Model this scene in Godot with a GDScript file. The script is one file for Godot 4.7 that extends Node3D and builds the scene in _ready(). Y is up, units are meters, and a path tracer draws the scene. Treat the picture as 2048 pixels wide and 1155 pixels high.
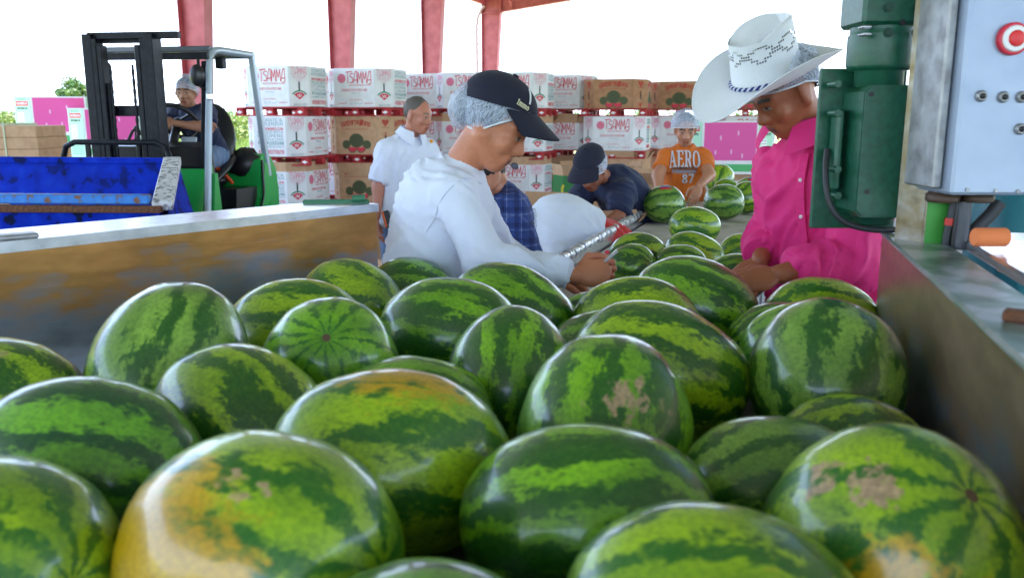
extends Node3D
# A watermelon packing shed: steel hopper and belt full of melons, workers beside it, stacked bins behind.
# Units are metres, y up. The camera stands at the hopper, 1.5 m above the floor.

const FOCAL := 1700.0            # focal length in pixels of the 2048 px wide photograph
const EYE := Vector3(0, 1.5, 0)
const TILT := 0.1988             # downward tilt of the camera, radians
const TURN := 0.33               # the belt, the bins and the shed all stand turned by this angle

var names := {}
var M := {}                      # materials
var rng := RandomNumberGenerator.new()


# ---------------------------------------------------------------- helpers
func ray(px: float, py: float) -> Vector3:
	return Vector3((px - 1024.0) / FOCAL, (577.5 - py) / FOCAL, -1).rotated(Vector3.RIGHT, -TILT)

func at(px: float, py: float, d: float) -> Vector3:      # the point seen at a pixel, d metres ahead
	var r := ray(px, py)
	return EYE + r * (d / -r.z)

func on(px: float, py: float, h: float) -> Vector3:      # the point seen at a pixel, at height h
	var r := ray(px, py)
	return EYE + r * ((h - EYE.y) / r.y)

func numbered(called: String) -> String:
	if not names.has(called):
		names[called] = 0
		return called
	names[called] += 1
	return "%s_%03d" % [called, names[called]]

func thing(called: String, label: String, category: String, where := Vector3.ZERO, turn := 0.0, group := "") -> Node3D:
	var o := Node3D.new()
	o.name = numbered(called)
	add_child(o)
	o.position = where
	o.rotation.y = turn
	tag(o, label, category, group)
	return o

func tag(o: Node3D, label: String, category := "", group := "") -> void:
	o.set_meta("label", label)
	if category != "":
		o.set_meta("category", category)
	if group != "":
		o.set_meta("group", group)

func structure(o: Node3D) -> void:
	o.set_meta("kind", "structure")

func copy(src: Node3D, where: Vector3, turn: float, label := "", group := "") -> Node3D:
	var r: Node3D = src.duplicate()
	r.name = numbered(String(src.name).rstrip("0123456789").trim_suffix("_"))
	add_child(r)
	r.position = where
	r.rotation.y = turn
	if label != "":
		r.set_meta("label", label)
	if group != "":
		r.set_meta("group", group)
	return r


class Mb:
	# collects triangles; every shape is added with outward normals
	var v := PackedVector3Array()
	var n := PackedVector3Array()
	var uv := PackedVector2Array()
	var c := PackedColorArray()
	var ix := PackedInt32Array()
	var col := Color(1, 1, 1)
	var xf := Transform3D.IDENTITY

	func vert(p: Vector3, nn: Vector3, t := Vector2.ZERO) -> int:
		v.append(xf * p)
		n.append((xf.basis * nn).normalized())
		uv.append(t)
		c.append(col)
		return v.size() - 1

	func tri(a: Vector3, b: Vector3, d: Vector3) -> void:
		var nn := (b - a).cross(d - a).normalized()
		var i := vert(a, nn)
		vert(b, nn)
		vert(d, nn)
		ix.append_array([i, i + 2, i + 1])

	func quad(a: Vector3, b: Vector3, d: Vector3, e: Vector3) -> void:   # counter-clockwise seen from outside
		var nn := (b - a).cross(d - a)
		if nn.length() < 1e-12:
			nn = (d - a).cross(e - a)
		nn = nn.normalized()
		var i := vert(a, nn, Vector2(0, 0))
		vert(b, nn, Vector2(1, 0))
		vert(d, nn, Vector2(1, 1))
		vert(e, nn, Vector2(0, 1))
		ix.append_array([i, i + 2, i + 1, i, i + 3, i + 2])

	func box(at: Vector3, size: Vector3, bev := 0.0, basis := Basis.IDENTITY) -> void:
		var h := size * 0.5
		var b := minf(bev, minf(h.x, minf(h.y, h.z)) * 0.9)
		for ax in 3:
			for s in [-1.0, 1.0]:
				var u := (ax + 1) % 3
				var w := (ax + 2) % 3
				var q := []
				for k in [[-1, -1], [1, -1], [1, 1], [-1, 1]]:
					var p := Vector3.ZERO
					p[ax] = h[ax] * s
					p[u] = (h[u] - b) * k[0]
					p[w] = (h[w] - b) * k[1]
					q.append(at + basis * p)
				if s > 0:
					quad(q[0], q[1], q[2], q[3])
				else:
					quad(q[0], q[3], q[2], q[1])
		if b <= 0.0:
			return
		for ax in 3:
			var u := (ax + 1) % 3
			var w := (ax + 2) % 3
			for su in [-1.0, 1.0]:
				for sw in [-1.0, 1.0]:
					var q := []
					for k in [[-1, 0], [1, 0], [1, 1], [-1, 1]]:
						var p := Vector3.ZERO
						p[ax] = (h[ax] - b) * k[0]
						p[u] = su * (h[u] if k[1] == 0 else h[u] - b)
						p[w] = sw * (h[w] - b if k[1] == 0 else h[w])
						q.append(at + basis * p)
					if su * sw > 0:
						quad(q[0], q[1], q[2], q[3])
					else:
						quad(q[0], q[3], q[2], q[1])
		for sx in [-1.0, 1.0]:
			for sy in [-1.0, 1.0]:
				for sz in [-1.0, 1.0]:
					var p1 := at + basis * Vector3(sx * h.x, sy * (h.y - b), sz * (h.z - b))
					var p2 := at + basis * Vector3(sx * (h.x - b), sy * h.y, sz * (h.z - b))
					var p3 := at + basis * Vector3(sx * (h.x - b), sy * (h.y - b), sz * h.z)
					if sx * sy * sz > 0:
						tri(p1, p2, p3)
					else:
						tri(p1, p3, p2)

	func bar(a: Vector3, b: Vector3, w: float, h: float, bev := 0.0, up := Vector3.UP) -> void:   # a box from a to b
		var z := (b - a).normalized()
		if absf(z.dot(up)) > 0.98:
			up = Vector3(0, 0, 1) if absf(z.z) < 0.9 else Vector3(1, 0, 0)
		var x := up.cross(z).normalized()
		box((a + b) * 0.5, Vector3(w, h, a.distance_to(b)), bev, Basis(x, z.cross(x), z))

	func prism(poly: PackedVector2Array, depth: float, place := Transform3D.IDENTITY) -> void:   # poly in xy (counter-clockwise), extruded along z from 0 to depth
		var k := poly.size()
		var t := Geometry2D.triangulate_polygon(poly)
		for i in range(0, t.size(), 3):
			var a := poly[t[i]]
			var b := poly[t[i + 1]]
			var d := poly[t[i + 2]]
			if (b - a).cross(d - a) < 0:
				var s := b
				b = d
				d = s
			tri(place * Vector3(a.x, a.y, depth), place * Vector3(b.x, b.y, depth), place * Vector3(d.x, d.y, depth))
			tri(place * Vector3(a.x, a.y, 0), place * Vector3(d.x, d.y, 0), place * Vector3(b.x, b.y, 0))
		for i in k:
			var a := poly[i]
			var b := poly[(i + 1) % k]
			quad(place * Vector3(a.x, a.y, 0), place * Vector3(b.x, b.y, 0), place * Vector3(b.x, b.y, depth), place * Vector3(a.x, a.y, depth))

	func grid(rows: Array, wrap := false) -> void:     # rows of points, smooth; du x dv points outward
		var nr := rows.size()
		var nc: int = rows[0].size()
		var base := v.size()
		for i in nr:
			for j in nc:
				var du: Vector3 = rows[i][(j + 1) % nc if wrap else mini(j + 1, nc - 1)] - rows[i][(j - 1 + nc) % nc if wrap else maxi(j - 1, 0)]
				var dv: Vector3 = rows[mini(i + 1, nr - 1)][j] - rows[maxi(i - 1, 0)][j]
				var nn := du.cross(dv)
				if nn.length() < 1e-12:
					nn = dv
					if i == 0:
						nn = rows[0][j] - rows[mini(2, nr - 1)][j]
					if i == nr - 1:
						nn = rows[nr - 1][j] - rows[maxi(nr - 3, 0)][j]
				vert(rows[i][j], nn.normalized(), Vector2(float(j) / maxi(nc - 1, 1), float(i) / maxi(nr - 1, 1)))
		for i in nr - 1:
			for j in (nc if wrap else nc - 1):
				var j2 := (j + 1) % nc
				var a := base + i * nc + j
				var b := base + i * nc + j2
				var d := base + (i + 1) * nc + j2
				var e := base + (i + 1) * nc + j
				ix.append_array([a, d, b, a, e, d])

	func tube(pts: Array, rad, sides := 10, caps := true) -> void:
		var rows := []
		var up := Vector3(0.123, 1, 0.071).normalized()
		var x := Vector3.ZERO
		for i in pts.size():
			var t: Vector3 = (pts[mini(i + 1, pts.size() - 1)] - pts[maxi(i - 1, 0)]).normalized()
			if x == Vector3.ZERO:
				if absf(t.dot(up)) > 0.95:
					up = Vector3(1, 0.1, 0.05).normalized()
				x = up.cross(t).normalized()
			x = (x - t * x.dot(t)).normalized()
			var y := t.cross(x)
			var r: float = rad if (rad is float or rad is int) else rad[i]
			var row := []
			for k in sides:
				var a := TAU * k / sides
				row.append(pts[i] + (x * cos(a) + y * sin(a)) * r)
			rows.append(row)
		grid(rows, true)
		if caps:
			for e in 2:
				var row: Array = rows[0] if e == 0 else rows[-1]
				var mid: Vector3 = pts[0] if e == 0 else pts[-1]
				for k in sides:
					if e == 0:
						tri(mid, row[(k + 1) % sides], row[k])
					else:
						tri(mid, row[k], row[(k + 1) % sides])

	func cyl(a: Vector3, b: Vector3, r: float, sides := 16) -> void:
		tube([a, b], r, sides)

	func lathe(profile: Array, segs := 24, place := Transform3D.IDENTITY) -> void:    # profile of Vector2(radius, height) going upward
		var rows := []
		for p in profile:
			var row := []
			for k in segs:
				var a := -TAU * k / segs
				row.append(place * Vector3(cos(a) * p.x, p.y, sin(a) * p.x))
			rows.append(row)
		grid(rows, true)

	func ell(at: Vector3, r: Vector3, basis := Basis.IDENTITY, seg := 16) -> void:
		var rows := []
		var half := maxi(6, seg / 2)
		for i in half + 1:
			var t := PI * i / half - PI / 2
			var row := []
			for k in seg:
				var a := -TAU * k / seg
				row.append(at + basis * Vector3(cos(a) * cos(t) * r.x, sin(t) * r.y, sin(a) * cos(t) * r.z))
			rows.append(row)
		grid(rows, true)

	func mesh() -> ArrayMesh:
		for i in range(0, ix.size(), 3):             # every face turned the way its normals point
			var p := v[ix[i]]
			var g := (v[ix[i + 1]] - p).cross(v[ix[i + 2]] - p)
			if g.dot(n[ix[i]] + n[ix[i + 1]] + n[ix[i + 2]]) > 0.0:
				var k := ix[i + 1]
				ix[i + 1] = ix[i + 2]
				ix[i + 2] = k
		var a := []
		a.resize(Mesh.ARRAY_MAX)
		a[Mesh.ARRAY_VERTEX] = v
		a[Mesh.ARRAY_NORMAL] = n
		a[Mesh.ARRAY_TEX_UV] = uv
		a[Mesh.ARRAY_COLOR] = c
		a[Mesh.ARRAY_INDEX] = ix
		var m := ArrayMesh.new()
		m.add_surface_from_arrays(Mesh.PRIMITIVE_TRIANGLES, a)
		return m


func put(mesh: Mesh, called: String, material: Material, parent: Node3D, where := Transform3D.IDENTITY) -> MeshInstance3D:
	var o := MeshInstance3D.new()
	o.mesh = mesh
	o.name = called
	o.material_override = material
	o.transform = where
	if parent == self:
		o.name = numbered(called)
	parent.add_child(o, true)
	return o

func build(b: Mb, called: String, material: Material, parent: Node3D) -> MeshInstance3D:
	return put(b.mesh(), called, material, parent)


# ---------------------------------------------------------------- materials
func lin(r: float, g: float, b: float) -> Color:
	return Color(r, g, b).linear_to_srgb()

func plain(c: Color, rough := 0.6, metal := 0.0) -> StandardMaterial3D:
	var m := StandardMaterial3D.new()
	m.albedo_color = c.linear_to_srgb()
	m.roughness = rough
	m.metallic = metal
	return m

func noise_tex(freq: float, stops: Array, seed_ := 1, size := 256, kind := FastNoiseLite.TYPE_SIMPLEX_SMOOTH, octaves := 4, normal := false, strength := 2.0) -> NoiseTexture2D:
	var f := FastNoiseLite.new()
	f.noise_type = kind
	f.frequency = freq
	f.seed = seed_
	f.fractal_octaves = octaves
	var t := NoiseTexture2D.new()
	t.width = size
	t.height = size
	t.seamless = true
	t.noise = f
	t.generate_mipmaps = false
	if normal:
		t.as_normal_map = true
		t.bump_strength = strength
	else:
		var g := Gradient.new()
		var off := PackedFloat32Array()
		var cols := PackedColorArray()
		for s in stops:
			off.append(s[0])
			cols.append((s[1] as Color).linear_to_srgb())
		g.offsets = off
		g.colors = cols
		t.color_ramp = g
	return t

func surfaced(tex: Texture2D, scale: float, rough := 0.6, metal := 0.0, bump: Texture2D = null, bump_amount := 0.4, world := false) -> StandardMaterial3D:
	var m := StandardMaterial3D.new()
	m.albedo_texture = tex
	m.uv1_triplanar = true
	m.uv1_world_triplanar = world
	m.uv1_scale = Vector3.ONE * scale
	m.roughness = rough
	m.metallic = metal
	if bump:
		m.normal_enabled = true
		m.normal_texture = bump
		m.normal_scale = bump_amount
	return m


func _ready() -> void:
	rng.seed = 7
	# camera
	var cam := Camera3D.new()
	cam.name = "camera"
	cam.fov = 37.53
	cam.near = 0.05
	cam.far = 2000.0
	add_child(cam)
	cam.position = EYE
	cam.rotation.x = -TILT
	var att := CameraAttributesPhysical.new()
	att.frustum_focal_length = 35.33
	att.frustum_focus_distance = 3.1
	att.frustum_near = 0.05
	att.frustum_far = 2000.0
	att.exposure_aperture = 6.0
	cam.attributes = att
	# sky
	var sky_mat := ProceduralSkyMaterial.new()
	sky_mat.sky_top_color = Color(0.62, 0.77, 1.0)
	sky_mat.sky_horizon_color = Color(0.86, 0.92, 1.0)
	sky_mat.sky_curve = 0.25
	sky_mat.ground_bottom_color = Color(0.42, 0.44, 0.36)
	sky_mat.ground_horizon_color = Color(0.70, 0.74, 0.66)
	sky_mat.sky_energy_multiplier = 1.0
	var sky := Sky.new()
	sky.sky_material = sky_mat
	var env := Environment.new()
	env.background_mode = Environment.BG_SKY
	env.sky = sky
	env.background_energy_multiplier = 1.0
	env.tonemap_mode = Environment.TONE_MAPPER_LINEAR
	env.tonemap_exposure = 5.6
	env.sdfgi_enabled = true
	env.ssao_enabled = true
	env.ssil_enabled = true
	var we := WorldEnvironment.new()
	we.name = "world_environment"
	we.environment = env
	add_child(we)
	# sun: high, from beyond the open left side of the shed
	var sun := DirectionalLight3D.new()
	sun.name = "sun"
	sun.light_energy = 1.5
	sun.light_angular_distance = 0.5
	sun.light_color = Color(1.0, 0.96, 0.89)
	sun.shadow_enabled = true
	add_child(sun)
	sun.rotation_degrees = Vector3(-62, 160, 0)

	make_materials()
	setting()
	machine()
	melons()
	bins()
	forklift()
	people()


func make_materials() -> void:
	var fine := noise_tex(0.08, [], 3, 256, FastNoiseLite.TYPE_SIMPLEX_SMOOTH, 4, true, 1.5)
	var scratch := noise_tex(0.02, [], 9, 256, FastNoiseLite.TYPE_SIMPLEX_SMOOTH, 5, true, 3.0)
	M.fine = fine
	M.scratch = scratch
	M.steel = surfaced(noise_tex(0.012, [[0.0, Color(0.42, 0.43, 0.46)], [0.5, Color(0.55, 0.56, 0.6)], [1.0, Color(0.68, 0.7, 0.74)]], 4), 1.4, 0.3, 0.9, scratch, 0.12)
	M.steel_bright = surfaced(noise_tex(0.03, [[0.0, Color(0.50, 0.52, 0.56)], [0.45, Color(0.68, 0.7, 0.74)], [1.0, Color(0.8, 0.82, 0.86)]], 5), 2.0, 0.22, 0.9, scratch, 0.1)
	M.steel_dull = surfaced(noise_tex(0.02, [[0.0, Color(0.20, 0.2, 0.2)], [0.5, Color(0.34, 0.34, 0.35)], [1.0, Color(0.45, 0.45, 0.46)]], 6), 3.0, 0.5, 0.75, scratch, 0.2)
	M.black = plain(Color(0.012, 0.012, 0.014), 0.45)
	M.black_matte = plain(Color(0.015, 0.015, 0.017), 0.8)
	M.rubber = plain(Color(0.025, 0.026, 0.03), 0.55)
	M.red_paint = surfaced(noise_tex(0.02, [[0.0, Color(0.33, 0.055, 0.065)], [0.5, Color(0.42, 0.08, 0.095)], [1.0, Color(0.48, 0.11, 0.125)]], 11), 0.6, 0.5, 0.0, fine, 0.1)
	M.concrete = surfaced(noise_tex(0.015, [[0.0, Color(0.22, 0.215, 0.22)], [0.5, Color(0.32, 0.315, 0.325)], [1.0, Color(0.40, 0.395, 0.41)]], 12), 0.35, 0.75, 0.0, fine, 0.3, true)
	M.card = surfaced(noise_tex(0.03, [[0.0, Color(0.46, 0.27, 0.15)], [0.5, Color(0.54, 0.325, 0.185)], [1.0, Color(0.6, 0.37, 0.22)]], 13), 0.9, 0.85, 0.0, fine, 0.15)
	M.card_dark = surfaced(noise_tex(0.03, [[0.0, Color(0.33, 0.16, 0.08)], [0.5, Color(0.40, 0.205, 0.105)], [1.0, Color(0.46, 0.25, 0.135)]], 14), 0.9, 0.85, 0.0, fine, 0.15)
	M.white_card = surfaced(noise_tex(0.02, [[0.0, Color(0.70, 0.70, 0.71)], [0.5, Color(0.77, 0.77, 0.78)], [1.0, Color(0.82, 0.82, 0.83)]], 15), 0.8, 0.7, 0.0, fine, 0.08)
	M.pallet_red = surfaced(noise_tex(0.04, [[0.0, Color(0.30, 0.012, 0.016)], [0.5, Color(0.45, 0.018, 0.024)], [1.0, Color(0.55, 0.04, 0.045)]], 16), 1.4, 0.65, 0.0, fine, 0.3)
	M.green_paint = surfaced(noise_tex(0.03, [[0.0, Color(0.006, 0.06, 0.032)], [0.5, Color(0.008, 0.085, 0.045)], [1.0, Color(0.014, 0.11, 0.06)]], 17), 5.0, 0.38, 0.0, fine, 0.12)
	M.white_paint = plain(Color(0.78, 0.78, 0.78), 0.5)
	M.print_red = plain(Color(0.62, 0.035, 0.07), 0.7)
	M.print_pink = plain(Color(0.75, 0.22, 0.33), 0.7)
	M.print_green = plain(Color(0.03, 0.22, 0.12), 0.7)
	M.print_dark = plain(Color(0.012, 0.03, 0.02), 0.7)
	M.print_teal = plain(Color(0.12, 0.30, 0.33), 0.7)
	M.print_brown_red = plain(Color(0.42, 0.06, 0.035), 0.8)
	M.print_olive = plain(Color(0.085, 0.1, 0.045), 0.8)
	M.flange = surfaced(noise_tex(0.03, [[0.0, Color(0.42, 0.43, 0.45)], [0.4, Color(0.62, 0.64, 0.68)], [1.0, Color(0.76, 0.78, 0.82)]], 31), 2.5, 0.3, 0.75, scratch, 0.15)
	M.flange_green = surfaced(noise_tex(0.012, [[0.0, Color(0.10, 0.16, 0.11)], [0.45, Color(0.26, 0.34, 0.29)], [0.6, Color(0.44, 0.46, 0.46)], [1.0, Color(0.5, 0.52, 0.54)]], 32), 2.0, 0.36, 0.6, scratch, 0.2)
	M.hinge_green = plain(Color(0.03, 0.16, 0.08), 0.5)
	M.rust = surfaced(noise_tex(0.05, [[0.0, Color(0.06, 0.025, 0.015)], [0.5, Color(0.14, 0.05, 0.02)], [1.0, Color(0.22, 0.1, 0.05)]], 33), 4.0, 0.85, 0.0, fine, 0.5)
	M.belt = surfaced(noise_tex(0.014, [[0.0, Color(0.40, 0.36, 0.35)], [0.5, Color(0.56, 0.52, 0.51)], [1.0, Color(0.64, 0.60, 0.59)]], 34, 256, FastNoiseLite.TYPE_SIMPLEX_SMOOTH, 5), 1.2, 0.6, 0.0, fine, 0.25)
	M.tape = surfaced(noise_tex(0.05, [[0.0, Color(0.42, 0.42, 0.44)], [0.5, Color(0.55, 0.56, 0.58)], [1.0, Color(0.68, 0.69, 0.72)]], 35), 9.0, 0.35, 0.5, scratch, 0.6)
	M.post = surfaced(noise_tex(0.02, [[0.0, Color(0.10, 0.075, 0.035)], [0.35, Color(0.22, 0.17, 0.09)], [0.65, Color(0.28, 0.25, 0.19)], [1.0, Color(0.38, 0.37, 0.36)]], 36), 3.0, 0.42, 0.6, scratch, 0.25)
	M.mark_green = plain(Color(0.05, 0.3, 0.04), 0.5)
	M.green_dark = plain(Color(0.006, 0.05, 0.028), 0.45)
	M.enclosure = surfaced(noise_tex(0.01, [[0.0, Color(0.27, 0.33, 0.45)], [0.5, Color(0.32, 0.38, 0.50)], [1.0, Color(0.36, 0.42, 0.54)]], 37), 2.0, 0.42, 0.35, scratch, 0.06)
	M.gland = plain(Color(0.07, 0.04, 0.025), 0.5, 0.3)
	M.cable_grey = plain(Color(0.07, 0.075, 0.09), 0.5)
	M.pipe = plain(Color(0.5, 0.33, 0.32), 0.5)
	M.roof = surfaced(noise_tex(0.02, [[0.0, Color(0.5, 0.5, 0.5)], [1.0, Color(0.62, 0.62, 0.62)]], 38), 0.5, 0.5, 0.1)
	M.strap = plain(Color(0.55, 0.6, 0.4), 0.6)
	M.blue_worn = surfaced(noise_tex(0.014, [[0.0, Color(0.004, 0.007, 0.02)], [0.26, Color(0.004, 0.01, 0.06)], [0.34, Color(0.003, 0.02, 0.34)], [0.7, Color(0.004, 0.03, 0.44)], [1.0, Color(0.01, 0.06, 0.5)]], 42, 512, FastNoiseLite.TYPE_SIMPLEX_SMOOTH, 5), 0.9, 0.5, 0.0, fine, 0.3)
	M.blue_worn.metallic_specular = 0.2
	M.blue_worn.roughness = 0.75
	M.blue_chipped = surfaced(noise_tex(0.02, [[0.0, Color(0.12, 0.05, 0.03)], [0.36, Color(0.2, 0.09, 0.06)], [0.42, Color(0.02, 0.17, 0.55)], [1.0, Color(0.03, 0.25, 0.72)]], 43, 256, FastNoiseLite.TYPE_SIMPLEX_SMOOTH, 5), 2.2, 0.55, 0.0, fine, 0.4)
	M.white_worn = surfaced(noise_tex(0.03, [[0.0, Color(0.06, 0.05, 0.07)], [0.32, Color(0.2, 0.19, 0.22)], [0.42, Color(0.68, 0.68, 0.7)], [1.0, Color(0.8, 0.8, 0.82)]], 44, 256, FastNoiseLite.TYPE_SIMPLEX_SMOOTH, 5), 2.6, 0.6, 0.0, fine, 0.4)
	M.guard_pale = plain(Color(0.42, 0.49, 0.57), 0.35, 0.25)
	M.bed = surfaced(noise_tex(0.02, [[0.0, Color(0.02, 0.02, 0.02)], [1.0, Color(0.06, 0.06, 0.06)]], 39), 2.0, 0.7, 0.0, fine, 0.3)  # near-black, not steel grey: deepens the shade between the melons by colour


# ---------------------------------------------------------------- watermelons
# A rind picture: dark stripes with ragged edges running from end to end, mottled light bands, a yellow ground spot, tan scars.
func rind_texture(seed_: int, stripes: int, dark_share: float, light: Color, dark: Color, spot: Array, scars: Array) -> ImageTexture:
	var w := 640
	var h := 320
	var big := FastNoiseLite.new()
	big.seed = seed_
	big.frequency = 1.3
	big.fractal_octaves = 2
	var rag := FastNoiseLite.new()
	rag.seed = seed_ + 50
	rag.frequency = 7.0
	rag.fractal_octaves = 4
	rag.fractal_gain = 0.6
	var mot := FastNoiseLite.new()
	mot.seed = seed_ + 90
	mot.frequency = 16.0
	mot.fractal_octaves = 3
	var data := PackedByteArray()
	data.resize(w * h * 3)
	var yellow := Color(0.55, 0.31, 0.002)
	var tan := Color(0.40, 0.27, 0.15)
	var sd := []
	for s in scars:
		sd.append([dir_of(s[0], s[1]), s[2], s[3]])
	var sp: Vector3 = dir_of(spot[0], spot[1]) if spot.size() else Vector3.ZERO
	var k := 0
	for y in h:
		var t := PI * (y + 0.5) / h
		var st := sin(t)
		var ct := cos(t)
		for x in w:
			var a := TAU * (x + 0.5) / w
			var p := Vector3(st * cos(a), ct, st * sin(a))
			var q := Vector3(p.x, p.y * 0.55, p.z)
			var b := big.get_noise_3dv(q)
			var r := rag.get_noise_3dv(q)
			var m := mot.get_noise_3dv(p)
			var ph := a * stripes / TAU + b * 0.55
			ph -= floorf(ph)
			var tri := absf(ph - 0.5) * 2.0                 # 0 in the middle of a dark stripe
			var e := (tri - dark_share + 0.06 + r * 0.62 + m * 0.16) * 5.0
			e = clampf(e * 0.5 + 0.5, 0.0, 1.0)
			e = e * e * (3.0 - 2.0 * e)
			var net := clampf(0.5 + 1.6 * m + 0.5 * r, 0.0, 1.0)
			var band := clampf(0.85 + 0.9 * b, 0.6, 1.0)             # some light bands are paler than others
			var c := dark.lerp(light, e * (0.66 + 0.34 * net) * lerpf(0.62, 1.0, st) * band)
			c = c.lerp(light, 0.07 * net * (1.0 - e))                 # fine light netting over the dark stripes
			if spot.size():
				var g: float = (p.dot(sp) - spot[2]) * 4.0 + r * 1.1 + b * 0.7
				g = clampf(g, 0.0, 1.0)
				if g > 0.0:
					c = c.lerp(yellow * (1.0 + 0.25 * m + 0.3 * b), g * g * (3.0 - 2.0 * g) * 0.95)
			for s in sd:
				var g2: float = (p.dot(s[0]) - s[1]) * 22.0 + (rag.get_noise_3dv(p * 0.8) + 0.35 * r) * s[2]
				if g2 > 0.0:
					c = c.lerp(tan * (1.0 + 0.5 * m), clampf(g2 * 3.0, 0.0, 1.0))
			c = c.linear_to_srgb()
			data[k] = int(clampf(c.r, 0, 1) * 255.0)
			data[k + 1] = int(clampf(c.g, 0, 1) * 255.0)
			data[k + 2] = int(clampf(c.b, 0, 1) * 255.0)
			k += 3
	return ImageTexture.create_from_image(Image.create_from_data(w, h, false, Image.FORMAT_RGB8, data))

func dir_of(lon: float, lat: float) -> Vector3:
	var a := deg_to_rad(lon)
	var t := deg_to_rad(90.0 - lat)
	return Vector3(sin(t) * cos(a), cos(t), sin(t) * sin(a))

func rind_material(tex: Texture2D) -> StandardMaterial3D:
	var m := StandardMaterial3D.new()
	m.albedo_texture = tex
	m.roughness = 0.4
	m.clearcoat_enabled = true
	m.clearcoat = 0.7
	m.clearcoat_roughness = 0.13
	m.normal_enabled = true
	m.normal_texture = M.rind_bump
	m.normal_scale = 0.12
	return m

# the rind along the y axis, radius 1 and half length rho, blunt ends, slightly lumpy
func rind_mesh(rho: float, seed_: int) -> ArrayMesh:
	var nz := FastNoiseLite.new()
	nz.seed = seed_
	nz.frequency = 0.7
	var b := Mb.new()
	var nu := 49
	var nv := 33
	var pts := []
	for i in nv:
		var t := PI * i / (nv - 1.0)
		var row := []
		for j in nu:
			var a := TAU * j / (nu - 1.0)
			var s := pow(sin(t), 0.92)
			var y := cos(t) * rho
			var p := Vector3(s * cos(a), y, s * sin(a))
			p *= 1.0 + 0.05 * nz.get_noise_3dv(p)
			p.y -= signf(y) * 0.05 * exp(-s * s * 60.0)      # dimple at both ends
			row.append(p)
		pts.append(row)
	var base := 0
	for i in nv:
		for j in nu:
			var jn := (j + 1) if j < nu - 1 else 1
			var jp := (j - 1) if j > 0 else nu - 2
			var du: Vector3 = pts[i][jn] - pts[i][jp]
			var dv: Vector3 = pts[mini(i + 1, nv - 1)][j] - pts[maxi(i - 1, 0)][j]
			var nn := du.cross(dv) * -1.0
			if i == 0 or i == nv - 1:
				nn = Vector3(0, 1 if i == 0 else -1, 0)
			if nn.dot(pts[i][j]) < 0:
				nn = -nn
			b.vert(pts[i][j], nn.normalized(), Vector2(j / (nu - 1.0), i / (nv - 1.0)))
	for i in nv - 1:
		for j in nu - 1:
			var p := base + i * nu + j
			b.ix.append_array([p, p + nu + 1, p + nu, p, p + 1, p + nu + 1])
	return b.mesh()

func belt_floor(d: float) -> float:
	return 0.87 + 0.03 * smoothstep(2.6, 1.6, d)

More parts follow.
